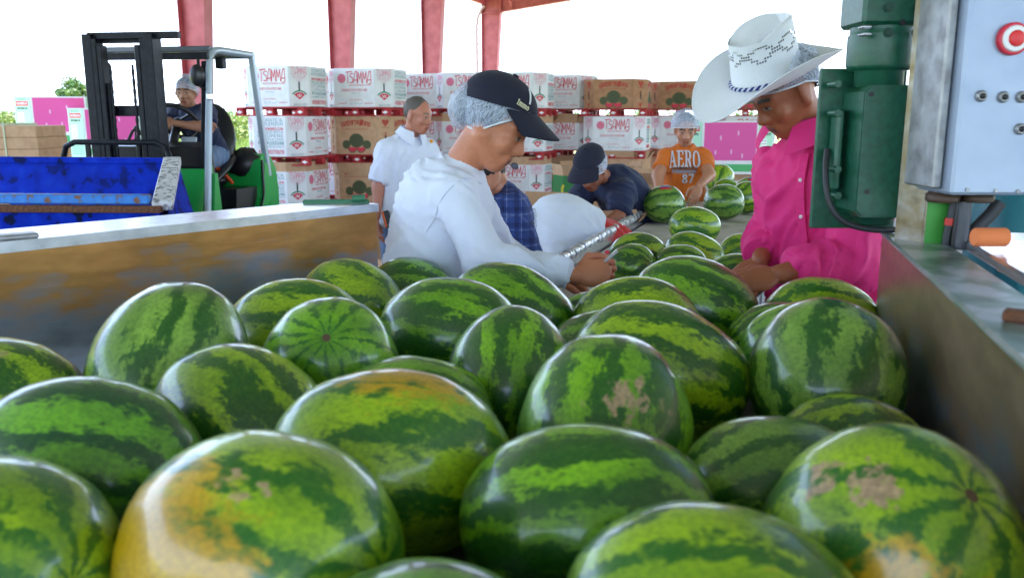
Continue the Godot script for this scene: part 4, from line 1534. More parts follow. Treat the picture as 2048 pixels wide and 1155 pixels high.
func pallet_proto() -> Node3D:
	var t := Node3D.new()
	t.name = "pallet"
	for k in 7:
		var b := Mb.new()
		b.box(Vector3(0, 0.128, -0.47 + k * 0.1567), Vector3(1.2, 0.02, 0.1), 0.003)
		build(b, "deck_board", M.pallet_red, t)
	for k in 3:
		var b := Mb.new()
		b.box(Vector3(-0.54 + k * 0.54, 0.108, 0), Vector3(0.11, 0.019, 1.02), 0.003)
		build(b, "stringer_board", M.pallet_red, t)
		b = Mb.new()
		b.box(Vector3(0, 0.01, -0.46 + k * 0.46), Vector3(1.2, 0.018, 0.1), 0.003)
		build(b, "bottom_board", M.pallet_red, t)
		for j in 3:
			b = Mb.new()
			b.box(Vector3(-0.535 + k * 0.535, 0.059, -0.455 + j * 0.455), Vector3(0.13, 0.078, 0.11), 0.004)
			build(b, "block", M.pallet_red, t)
	for k in 3:
		var b := Mb.new()
		var z := 0.512
		var x := -0.535 + k * 0.535
		b.quad(Vector3(x - 0.05, 0.06, z), Vector3(x, 0.035, z), Vector3(x + 0.05, 0.06, z), Vector3(x, 0.085, z))
		build(b, "diamond_mark", M.white_paint, t)
	return t

func bins() -> void:
	M.hot_pink = plain(Color(0.74, 0.09, 0.34), 0.6)
	M.pale_pink = plain(Color(0.8, 0.4, 0.6), 0.6)
	M.leaf_print = plain(Color(0.08, 0.42, 0.14), 0.6)
	M.mint_card = plain(Color(0.42, 0.72, 0.52), 0.7)
	M.bin_green = plain(Color(0.02, 0.16, 0.03), 0.6)
	M.yellow_print = plain(Color(0.6, 0.5, 0.03), 0.6)
	make_art()
	var H := 0.62
	var proto := {
		"white": bin_proto("watermelon_bin", "white", H, "top"),
		"white_turned": bin_proto("watermelon_bin", "white", H, "top", true),
		"white_cuff": bin_proto("watermelon_bin", "white", 0.53, "cuff", false),
		"turned_cuff": bin_proto("watermelon_bin", "white", 0.53, "cuff", true),
		"white_flaps": bin_proto("watermelon_bin", "white", 0.5, "flaps"),
		"brown": bin_proto("watermelon_bin", "brown", H, "top"),
		"brown_lid": bin_proto("watermelon_bin", "brown", 0.6, "lid"),
		"brown_short": bin_proto("watermelon_bin", "dark", 0.52, "top"),
		"green": bin_proto("watermelon_bin", "green", 0.5, "flaps"),
		"open": bin_proto("watermelon_bin", "open", 0.62, "flaps"),
		"open_print": bin_proto("watermelon_bin", "brown", 0.62, "flaps"),
		"pink": bin_proto("watermelon_bin", "pink", 0.68, "top"),
	}
	var pal := pallet_proto()
	var used := {}
	# stack: picture column, distance of the middle, phrase that tells where it stands, kinds from the floor up
	var stacks := [
		[576, 14.0, "in the stack beside the forklift", ["turned_cuff", "white_turned", "white"]],
		[738, 14.7, "in the stack left of the white polo shirt", ["brown_lid", "brown", "white"]],
		[664, 15.9, "in the stack squeezed behind the forklift-side stacks", ["white", "white", "white"]],
		[858, 16.5, "in the stack right behind the white polo shirt", ["brown", "white_cuff", "white"]],
		[944, 16.0, "in the stack hidden by the woman's hairnet", ["brown", "white_cuff", "white"]],
		[1036, 15.9, "in the stack behind the woman's navy cap", ["white_cuff", "white_flaps", "white"]],
		[1132, 16.9, "in the stack behind the cap's visor", ["green", "white_flaps", "white"]],
		[1236, 16.3, "in the stack behind the navy-shirted man", ["open", "white", "brown_short"]],
		[1362, 17.2, "in the stack behind the orange T-shirt", ["open", "white", "brown_short"]],
		[1492, 17.6, "in the stack behind the cowboy hat", ["open", "white", "brown_short"]],
	]
	var words := {"white": "white bin with red lettering", "white_turned": "white bin with green and red slogans", "white_cuff": "white bin with brown liner", "turned_cuff": "white slogan bin with brown liner", "white_flaps": "open white bin", "brown": "brown bin printed with melons", "brown_lid": "brown bin with a lid", "brown_short": "low brown bin printed with melons", "green": "green bin with a red slice", "open": "open plain brown bin", "open_print": "open brown bin printed with melons", "pink": "pink and mint bin"}
	for s in stacks:
		var base := at(s[0], 235, s[1])
		var y := 0.0
		for k in 3:
			var kind: String = s[3][k]
			var where: String = ["bottom", "middle", "top"][k]
			var jog := Vector3(rng.randf_range(-0.03, 0.03), 0, rng.randf_range(-0.03, 0.03))
			var turn := -TURN * 0.85 + rng.randf_range(-0.03, 0.03)
			var p := Vector3(base.x, y, base.z) + jog
			var pl := copy(pal, p, turn, "red wooden pallet under the %s bin %s" % [where, s[2]], "red pallets under the bins")
			pl.set_meta("category", "pallet")
			var bn := copy(proto[kind], p + Vector3(0, 0.142, 0), turn, "%s, %s %s" % [words[kind], where, s[2]], "stacked watermelon bins")
			bn.set_meta("category", "bin")
			y += 0.142 + 0.62
	# single bins: kind, picture column, distance, height above the floor, turn, label
	var singles := [
		["pink", 124, 13.0, 1.12, 0.42, "pink and mint printed bin standing on a carton beyond the blue dumper"],
		["pink", 1450, 11.6, 0.78, -0.08, "pink and mint printed bin at the end of the belt behind the orange T-shirt"],
		["open", 124, 13.1, 0.48, 0.42, "plain brown bin carrying the pink and mint bin beyond the blue dumper"],
		["open", 1452, 11.8, 0.0, -0.08, "plain brown bin under the pink and mint bin at the belt's end"],
		["open", 1100, 5.45, 0.22, -TURN, "open brown bin the navy-shirted man reaches into"],
		["open", 985, 4.6, 0.0, -TURN, "open brown bin in front of the bent-over person in white"],
		["green", 1300, 9.4, 0.28, -TURN, "open green bin behind the orange T-shirt man's elbow"],
		["open", 1285, 8.8, 0.12, -TURN, "open brown bin behind the navy-shirted man's back"],
		["green", 1196, 12.4, 0.2, -TURN, "green bin with a red slice between the visor and the navy cap"],
		["open", 752, 7.2, 0.0, 0.2, "low brown carton on the floor beside the white polo man"],
		["pink", 232, 12.6, 0.95, 0.3, "second pink bin half hidden by the forklift mast"],
	]
	for s in singles:
		var q := at(s[1], 235, s[2])
		var bn := copy(proto[s[0]], Vector3(q.x, s[3], q.z), s[4], s[5], "single watermelon bins")
		bn.set_meta("category", "bin")
		if s[3] > 0.1 and s[3] < 0.5:
			var n := 2 if s[3] > 0.2 else 1
			for j in n:
				var pl := copy(pal, Vector3(q.x, j * s[3] / n, q.z), s[4], ("upper" if j == 1 else "lower") + " pallet under the " + " ".join((s[5] as String).split(" ").slice(0, 11)), "red pallets under the bins")
				pl.set_meta("category", "pallet")
	for k in proto:
		proto[k].free()
	pal.free()
	side_goods()

# ---- flattened cartons strapped into a bundle, and the blue dumper
func side_goods() -> void:
	var q := at(30, 305, 9.4)
	var t := thing("carton_bundle", "bundle of flattened brown cartons tied with pale straps", "cartons", Vector3(q.x - 0.05, 0, q.z), 0.12)
	for k in 3:
		var b := Mb.new()
		b.box(Vector3(rng.randf_range(-0.008, 0.008), 1.05 + 0.062 + k * 0.122, 0), Vector3(0.88 + rng.randf_range(-0.015, 0.015), 0.12, 0.8), 0.006)
		build(b, "flat_carton", M.card, t)
	for x in [-0.22, 0.13]:
		var b := Mb.new()
		b.box(Vector3(x, 1.25, 0), Vector3(0.014, 0.385, 0.815), 0.0)
		build(b, "strap", M.strap, t)
	var b0 := Mb.new()
	b0.box(Vector3(0.1, 0.52, 0), Vector3(1.5, 1.03, 0.9), 0.01)
	var u := thing("carton_stack", "brown carton block under the strapped bundle", "cartons", Vector3(q.x, 0, q.z), 0.12)
	build(b0, "carton", M.card_dark, u)
	for k in 3:
		b0 = Mb.new()
		b0.box(Vector3(0.1, 0.26 + k * 0.26, 0), Vector3(1.508, 0.008, 0.908), 0.0)
		build(b0, "edge_tape", M.card, u)
	# blue dumper: low-fronted steel skip with sloping side walls
	var dd := thing("blue_dumper", "chipped blue steel dump skip with worn white edge on its side wall", "dump skip")
	var bl := on(-60, 318, 1.24)
	var br := on(338, 321, 1.24)
	var fl := at(-60, 402, 4.35)
	var fr := at(300, 404, 4.35)
	var bot := 0.55
	# back wall
	var b := Mb.new()
	b.bar(bl, br, 0.05, 0.035)
	build(b, "back_rim", M.blue_worn, dd)
	b = Mb.new()
	var bl2 := Vector3(fl.x, bot, bl.z + 0.25)
	var br2 := Vector3(fr.x, bot, br.z + 0.25)
	b.quad(bl2, br2, br, bl)
	b.quad(br2 + Vector3(0, 0, -0.03), bl2 + Vector3(0, 0, -0.03), bl + Vector3(0, 0, -0.03), br + Vector3(0, 0, -0.03))
	build(b, "back_plate", M.blue_worn, dd)
	# floor plate sloping to the front lip
	b = Mb.new()
	b.quad(Vector3(fl.x, fl.y - 0.07, fl.z), Vector3(fr.x, fr.y - 0.07, fr.z), br2, bl2)
	build(b, "floor_plate", M.blue_worn, dd)
	b = Mb.new()
	b.bar(fl + Vector3(0, 0.015, 0), fr + Vector3(0, 0.015, 0), 0.05, 0.05, 0.006)
	build(b, "front_rail", M.blue_chipped, dd)
	b = Mb.new()
	b.bar(fl + Vector3(-0.1, -0.035, 0.01), fr + Vector3(0.06, -0.035, 0.01), 0.06, 0.035, 0.004)
	build(b, "rusty_lip", M.rust, dd)
	b = Mb.new()
	b.quad(fl + Vector3(0, -0.5, 0), fr + Vector3(0, -0.5, 0), fr + Vector3(0, -0.05, 0), fl + Vector3(0, -0.05, 0))
	build(b, "front_plate", M.blue_worn, dd)
	# right side wall with its worn white top edge
	var p0 := br
	var p1 := fr + Vector3(0.04, -0.02, 0.0)
	b = Mb.new()
	b.bar(p0 + Vector3(0.02, 0, 0), p1 + Vector3(0.02, 0, 0), 0.10, 0.05, 0.006)
	build(b, "side_edge", M.white_worn, dd)
	b = Mb.new()
	b.quad(br2, Vector3(p1.x, p1.y - 0.45, p1.z), p1, p0)
	b.quad(p0 + Vector3(0.05, 0, 0), p1 + Vector3(0.05, 0, 0), Vector3(p1.x + 0.05, p1.y - 0.45, p1.z), br2 + Vector3(0.05, 0, 0))
	build(b, "side_plate", M.blue_worn, dd)
	for k in 2:
		b = Mb.new()
		b.bar(Vector3(lerpf(fl.x, fr.x, 0.2 + 0.6 * k), 0.0, (fl.z + bl.z) / 2), Vector3(lerpf(fl.x, fr.x, 0.2 + 0.6 * k), bot + 0.02, (fl.z + bl.z) / 2), 0.12, 0.5)
		build(b, "foot", M.rust, dd)


# ---------------------------------------------------------------- forklift
func side_block(b: Mb, pts: Array, x0: float, x1: float) -> void:      # outline in (z, y), extruded across the truck from x0 to x1
	var poly := PackedVector2Array()
	for p in pts:
		poly.append(Vector2(p[0], p[1]))
	if Geometry2D.is_polygon_clockwise(poly):
		poly.reverse()
	b.prism(poly, x1 - x0, Transform3D(Basis(Vector3(0, 0, 1), Vector3.UP, Vector3(-1, 0, 0)), Vector3(x1, 0, 0)))

func tall() -> Mb:
	var b := Mb.new()
	b.xf = Transform3D(Basis.from_scale(Vector3(1, 1.13, 1)), Vector3.ZERO)
	return b

func smooth_path(pts: Array, n: int) -> Array:
	var cv := Curve3D.new()
	for i in pts.size():
		var t: Vector3 = (pts[mini(i + 1, pts.size() - 1)] - pts[maxi(i - 1, 0)]) / 6.0
		cv.add_point(pts[i], -t, t)
	var out := []
	for i in n:
		out.append(cv.sample_baked(cv.get_baked_length() * i / (n - 1.0), true))
	return out

func forklift() -> void:
	M.truck_green = plain(Color(0.01, 0.40, 0.07), 0.3)
	M.truck_green.clearcoat_enabled = true
	M.truck_green.clearcoat = 0.6
	M.truck_green.clearcoat_roughness = 0.1
	M.mast = surfaced(noise_tex(0.03, [[0.0, Color(0.003, 0.0035, 0.006)], [0.5, Color(0.006, 0.007, 0.012)], [1.0, Color(0.016, 0.018, 0.026)]], 51), 2.0, 0.42, 0.0, M.fine, 0.2)
	M.mast.metallic_specular = 0.3
	M.guard_grey = plain(Color(0.09, 0.10, 0.125), 0.35, 0.3)
	M.vinyl = plain(Color(0.012, 0.012, 0.015), 0.32)
	M.warn_yellow = plain(Color(0.75, 0.55, 0.01), 0.5)
	var t := thing("forklift", "green forklift with a black mast and an open overhead guard", "forklift", Vector3(-2.88, 0, -6.5), -0.15)
	var b := Mb.new()
	# mast: two uprights, each a nest of channels
	for s in [-1.0, 1.0]:
		b = Mb.new()
		b.box(Vector3(s * 0.243, 1.10, 0.0), Vector3(0.075, 2.0, 0.13), 0.006)
		b.box(Vector3(s * 0.228, 1.10, 0.045), Vector3(0.045, 2.0, 0.018), 0.003)
		var up := build(b, "mast_upright", M.mast, t)
		b = Mb.new()
		b.box(Vector3(s * 0.195, 1.08, 0.01), Vector3(0.045, 1.98, 0.10), 0.005)
		b.box(Vector3(s * 0.15, 1.06, 0.02), Vector3(0.04, 1.92, 0.08), 0.005)
		build(b, "inner_channel", M.mast, up)
		b = Mb.new()
		b.tube([Vector3(s * 0.125, 0.3, 0.01), Vector3(s * 0.125, 1.75, 0.01)], 0.022, 12)
		build(b, "lift_cylinder", M.mast, up)
		b = Mb.new()
		for k in 40:
			b.box(Vector3(s * 0.09, 0.5 + k * 0.035, 0.03), Vector3(0.016 if k % 2 else 0.022, 0.036, 0.016), 0.003)
		build(b, "chain", M.mast, up)
	for y in [2.07, 1.55, 0.75, 0.35]:
		b = Mb.new()
		b.box(Vector3(0, y, -0.04), Vector3(0.56, 0.06 if y > 1.6 else 0.08, 0.03), 0.004)
		build(b, "mast_crossbar", M.mast, t)
	b = Mb.new()
	b.box(Vector3(0.10, 2.09, 0.0), Vector3(0.72, 0.05, 0.05), 0.004)
	build(b, "mast_top_bar", M.mast, t)
	# labels on the near upright
	for q in [[1.18, 0.05, Color(0.55, 0.52, 0.5)], [1.04, 0.07, Color(0.62, 0.6, 0.6)], [0.92, 0.1, Color(0.6, 0.58, 0.55)]]:
		b = Mb.new()
		b.box(Vector3(0.235, q[0], 0.056), Vector3(0.04, q[1], 0.002), 0.0)
		build(b, "warning_label", plain(q[2], 0.6), t)
	b = Mb.new()
	disc(b, 0.235, 1.12, 0.016, 0.016, 0.0585)
	build(b, "yellow_dot", M.warn_yellow, t)
	b = Mb.new()
	b.box(Vector3(0.235, 0.985, 0.0575), Vector3(0.04, 0.02, 0.002), 0.0)
	build(b, "red_label", M.print_red, t)
	# carriage and load backrest
	b = Mb.new()
	for y in [0.5, 0.85]:
		b.box(Vector3(0.05, y, 0.12), Vector3(0.8, 0.09, 0.04), 0.005)
	b.box(Vector3(0.0, 0.68, 0.09), Vector3(0.2, 0.4, 0.05), 0.005)
	build(b, "carriage", M.mast, t)
	b = Mb.new()
	var lb := []
	for p in [[-0.26, 0.6], [-0.26, 1.22], [-0.23, 1.3], [-0.16, 1.33], [0.2, 1.33], [0.46, 1.33], [0.53, 1.30], [0.56, 1.22], [0.56, 0.6]]:
		lb.append(Vector3(p[0], p[1], 0.42))
	b.tube(lb, 0.021, 10)
	b.bar(Vector3(-0.06, 1.33, 0.42), Vector3(-0.06, 0.6, 0.42), 0.03, 0.02)
	build(b, "load_backrest", M.mast, t)
	for s in [-1.0, 1.0]:
		b = Mb.new()
		b.bar(Vector3(s * 0.22 + 0.1, 0.4, 0.16), Vector3(s * 0.22 + 0.1, 0.4, 1.1), 0.1, 0.04, 0.005)
		b.bar(Vector3(s * 0.22 + 0.1, 0.38, 0.17), Vector3(s * 0.22 + 0.1, 0.85, 0.17), 0.1, 0.035, 0.005, Vector3(1, 0, 0))
		build(b, "fork", M.mast, t)
	# hydraulic block and hoses between the uprights
	b = Mb.new()
	b.box(Vector3(-0.02, 1.0, -0.1), Vector3(0.16, 0.34, 0.1), 0.01)
	b.cyl(Vector3(0.03, 0.7, -0.08), Vector3(0.03, 1.3, -0.08), 0.03, 12)
	build(b, "hydraulic_block", M.mast, t)
	for k in 4:
		b = Mb.new()
		b.tube(smooth_path([Vector3(-0.08 + 0.05 * k, 1.3, -0.08), Vector3(-0.05 + 0.05 * k, 1.42 - 0.03 * k, -0.16), Vector3(0.04 + 0.04 * k, 1.2, -0.26), Vector3(0.1 + 0.03 * k, 0.95, -0.3)], 14), 0.011, 8)
		build(b, "hose", M.rubber, t)
	# overhead guard
	var zf := -0.36
	var zr := -1.22
	for s in [-1.0, 1.0]:
		b = Mb.new()
		b.tube(smooth_path([Vector3(s * 0.5, 0.42, -0.10), Vector3(s * 0.485, 1.0, -0.22), Vector3(s * 0.46, 1.75, zf - 0.03), Vector3(s * 0.45, 1.95, zf - 0.08), Vector3(s * 0.445, 2.02, zf - 0.18), Vector3(s * 0.445, 2.03, zr + 0.05)], 26), 0.032, 4)
		build(b, "guard_front_pillar", M.guard_pale, t)
		b = Mb.new()
		b.bar(Vector3(s * 0.445, 2.03, zr + 0.02), Vector3(s * 0.47, 0.98, zr - 0.13), 0.055, 0.05, 0.006, Vector3(1, 0, 0))
		build(b, "guard_rear_pillar", M.guard_pale, t)
		b = Mb.new()
		b.bar(Vector3(s * 0.415, 1.93, zf - 0.07), Vector3(s * 0.45, 0.6, -0.17), 0.035, 0.04, 0.004, Vector3(1, 0, 0))
		build(b, "guard_brace", M.mast, t)
	for k in 6:
		b = Mb.new()
		b.bar(Vector3(-0.44, 2.03, zf - 0.14 - k * 0.14), Vector3(0.44, 2.03, zf - 0.14 - k * 0.14), 0.05, 0.045, 0.008)
		build(b, "guard_slat", M.guard_grey, t)
	b = Mb.new()
	b.bar(Vector3(-0.46, 1.97, zf - 0.05), Vector3(0.46, 1.97, zf - 0.05), 0.04, 0.05, 0.006)
	build(b, "guard_front_rail", M.mast, t)
	b = Mb.new()
	b.bar(Vector3(-0.46, 2.03, zr), Vector3(0.46, 2.03, zr), 0.06, 0.06, 0.008)
	build(b, "guard_rear_rail", M.guard_pale, t)
	# mirror, lamp
	b = Mb.new()
	b.ell(Vector3(0.40, 1.82, zf + 0.03), Vector3(0.062, 0.085, 0.03))
	build(b, "mirror", M.vinyl, t)
	b = Mb.new()
	b.tube([Vector3(0.45, 1.7, zf - 0.02), Vector3(0.41, 1.74, zf + 0.02), Vector3(0.40, 1.95, zf)], 0.012, 8)
	build(b, "mirror_arm", M.mast, t)
	b = Mb.new()
	b.box(Vector3(0.49, 1.66, zf + 0.02), Vector3(0.04, 0.05, 0.05), 0.006)
	build(b, "latch", M.steel_bright, t)
	b = Mb.new()
	b.box(Vector3(0.30, 1.95, zr + 0.3), Vector3(0.07, 0.1, 0.08), 0.01)
	build(b, "work_lamp", M.mast, t)
	# front body and cowl
	b = tall()
	side_block(b, [[-0.12, 0.28], [-0.14, 0.62], [-0.24, 0.98], [-0.36, 1.0], [-0.40, 0.55], [-0.42, 0.28]], -0.46, 0.46)
	build(b, "front_cowl", M.truck_green, t)
	for s in [-1.0, 1.0]:
		b = tall()
		var arch := [[0.0, 0.30], [-0.03, 0.42], [-0.13, 0.52], [-0.2, 0.60], [-0.27, 0.95], [-0.31, 0.95], [-0.40, 0.3], [-0.46, 0.24], [-0.36, 0.24], [-0.33, 0.36], [-0.24, 0.45], [-0.13, 0.43], [-0.06, 0.30]]
		side_block(b, arch, s * 0.49 - 0.035, s * 0.49 + 0.035)
		build(b, "fender", M.truck_green, t)
	b = tall()
	side_block(b, [[-0.25, 1.0], [-0.3, 1.13], [-0.44, 1.16], [-0.48, 0.9], [-0.40, 0.6], [-0.36, 0.6]], -0.42, 0.42)
	build(b, "dashboard", M.vinyl, t)
	b = tall()
	b.box(Vector3(0.2, 1.12, -0.47), Vector3(0.13, 0.16, 0.02), 0.005, Basis(Vector3.RIGHT, -0.5))
	build(b, "display", M.guard_pale, t)
	for k in 3:
		b = tall()
		b.tube([Vector3(-0.25 + k * 0.07, 1.1, -0.45), Vector3(-0.25 + k * 0.07, 1.24, -0.48)], 0.008, 8)
		b.ell(Vector3(-0.25 + k * 0.07, 1.25, -0.485), Vector3(0.018, 0.022, 0.018), Basis.IDENTITY, 10)
		build(b, "lever", M.vinyl, t)
	# steering wheel and column
	b = tall()
	var sw := Transform3D(Basis(Vector3.RIGHT, -0.75), Vector3(0.08, 1.30, -0.56))
	var ring := []
	for k in 25:
		ring.append(sw * Vector3(cos(TAU * k / 24.0) * 0.17, 0, sin(TAU * k / 24.0) * 0.17))
	b.tube(ring, 0.016, 10, false)
	for k in 3:
		b.tube([sw.origin, sw * Vector3(cos(TAU * k / 3.0 + 0.5) * 0.17, 0, sin(TAU * k / 3.0 + 0.5) * 0.17)], 0.012, 8)
	b.ell(sw.origin, Vector3(0.04, 0.03, 0.04), Basis.IDENTITY, 12)
	var wheel := build(b, "steering_wheel", M.vinyl, t)
	b = tall()
	b.tube([sw.origin, Vector3(0.08, 1.05, -0.4)], 0.035, 12)
	build(b, "steering_column", M.vinyl, wheel)
	# floor, seat pedestal, seat
	b = tall()
	b.box(Vector3(0, 0.40, -0.62), Vector3(0.9, 0.06, 0.62), 0.008)
	build(b, "floor_plate", M.mast, t)
	b = tall()
	b.box(Vector3(0.0, 0.27, -0.66), Vector3(0.96, 0.05, 0.42), 0.01)
	build(b, "step", M.mast, t)
	b = tall()
	side_block(b, [[-0.72, 0.43], [-0.78, 0.80], [-1.30, 0.80], [-1.3, 0.43]], -0.44, 0.44)
	build(b, "battery_cover", M.vinyl, t)
	b = tall()
	b.ell(Vector3(0, 0.86, -0.98), Vector3(0.25, 0.085, 0.27), Basis(Vector3.RIGHT, 0.08), 22)
	build(b, "seat_cushion", M.vinyl, t)
	b = tall()
	b.ell(Vector3(0, 1.12, -1.22), Vector3(0.24, 0.33, 0.085), Basis(Vector3.RIGHT, -0.22), 22)
	var back := build(b, "seat_backrest", M.vinyl, t)
	for s in [-1.0, 1.0]:
		b = tall()
		b.tube(smooth_path([Vector3(s * 0.24, 0.86, -0.8), Vector3(s * 0.28, 0.95, -0.95), Vector3(s * 0.25, 1.02, -1.14)], 8), 0.03, 10)
		build(b, "hip_bolster", M.vinyl, back)
	b = tall()
	b.tube(smooth_path([Vector3(0.27, 0.83, -1.05), Vector3(0.2, 0.96, -0.9), Vector3(0.0, 1.0, -0.82), Vector3(-0.2, 0.96, -0.9)], 14), 0.018, 4)
	build(b, "seat_belt", plain(Color(0.7, 0.08, 0.01), 0.6), t)
	b = tall()
	b.box(Vector3(0.445, 0.56, -0.86), Vector3(0.006, 0.1, 0.13), 0.0)
	build(b, "warning_sticker", M.warn_yellow, t)
	b = tall()
	side_block(b, [[-0.84, 0.54], [-0.82, 0.58], [-0.88, 0.6], [-0.9, 0.55]], 0.449, 0.451)
	build(b, "sticker_print", M.black, t)
	# counterweight with its swept shoulder
	b = tall()
	side_block(b, [[-0.98, 0.28], [-1.0, 0.48], [-1.08, 0.62], [-1.16, 0.72], [-1.2, 1.0], [-1.26, 1.05], [-1.42, 1.02], [-1.52, 0.92], [-1.56, 0.75], [-1.55, 0.32], [-1.50, 0.26]], -0.47, 0.47)
	var cw := build(b, "counterweight", M.truck_green, t)
	b = tall()
	side_block(b, [[-1.02, 0.3], [-1.04, 0.47], [-1.11, 0.6], [-1.2, 0.72], [-1.24, 0.98], [-1.40, 0.94], [-1.49, 0.85], [-1.51, 0.34]], 0.468, 0.492)
	build(b, "side_cover", M.truck_green, cw)
	b = tall()
	b.tube(smooth_path([Vector3(0.494, 0.30, -1.01), Vector3(0.494, 0.48, -1.03), Vector3(0.494, 0.62, -1.1), Vector3(0.494, 0.73, -1.18), Vector3(0.48, 1.0, -1.22)], 16), 0.012, 8)
	build(b, "edge_trim", M.vinyl, cw)
	b = tall()
	side_block(b, [[-1.12, 0.4], [-1.14, 0.5], [-1.3, 0.66], [-1.46, 0.7], [-1.48, 0.5], [-1.42, 0.4]], 0.491, 0.497)
	build(b, "recess_panel", M.truck_green, cw)
	var name_plate := txt("MITSUBISHI", true)
	var bb := name_plate.get_aabb()
	put(name_plate, "lettering", M.white_paint, cw, Transform3D(Basis(Vector3.UP, PI / 2) * Basis.from_scale(Vector3(0.24 / bb.size.x, 0.035 / bb.size.y, 0.05)), Vector3(0.499, 0.41, -1.28)))
	# wheels
	for q in [[-0.42, 0.24, -0.18, 0.24], [0.42, 0.24, -0.18, 0.24], [0.25, 0.2, -1.25, 0.2], [-0.25, 0.2, -1.25, 0.2]]:
		b = Mb.new()
		var pl := Transform3D(Basis(Vector3(0, 0, 1), PI / 2), Vector3(q[0], q[1], q[2]))
		b.lathe([Vector2(q[3] * 0.55, -0.075), Vector2(q[3] * 0.95, -0.075), Vector2(q[3], -0.05), Vector2(q[3], 0.05), Vector2(q[3] * 0.95, 0.075), Vector2(q[3] * 0.55, 0.075)], 28, pl)
		var w := build(b, "wheel", M.rubber, t)
		b = Mb.new()
		b.lathe([Vector2(0.01, -0.06), Vector2(q[3] * 0.3, -0.06), Vector2(q[3] * 0.56, -0.07), Vector2(q[3] * 0.56, 0.07), Vector2(q[3] * 0.3, 0.06), Vector2(0.01, 0.06)], 24, pl)
		build(b, "rim", M.guard_pale, w)
	# dark coat bundled behind the seat
	b = Mb.new()
	var nz := FastNoiseLite.new()
	nz.frequency = 6.0
	b.ell(Vector3.ZERO, Vector3(0.17, 0.16, 0.12), Basis.IDENTITY, 22)
	for i in b.v.size():
		b.v[i] += b.n[i] * nz.get_noise_3dv(b.v[i]) * 0.07
	var coat := thing("black_bag", "crumpled black plastic bag behind the forklift seat", "bag", Vector3(-2.40, 1.08, -7.72))
	build(b, "bag_body", M.vinyl, coat)


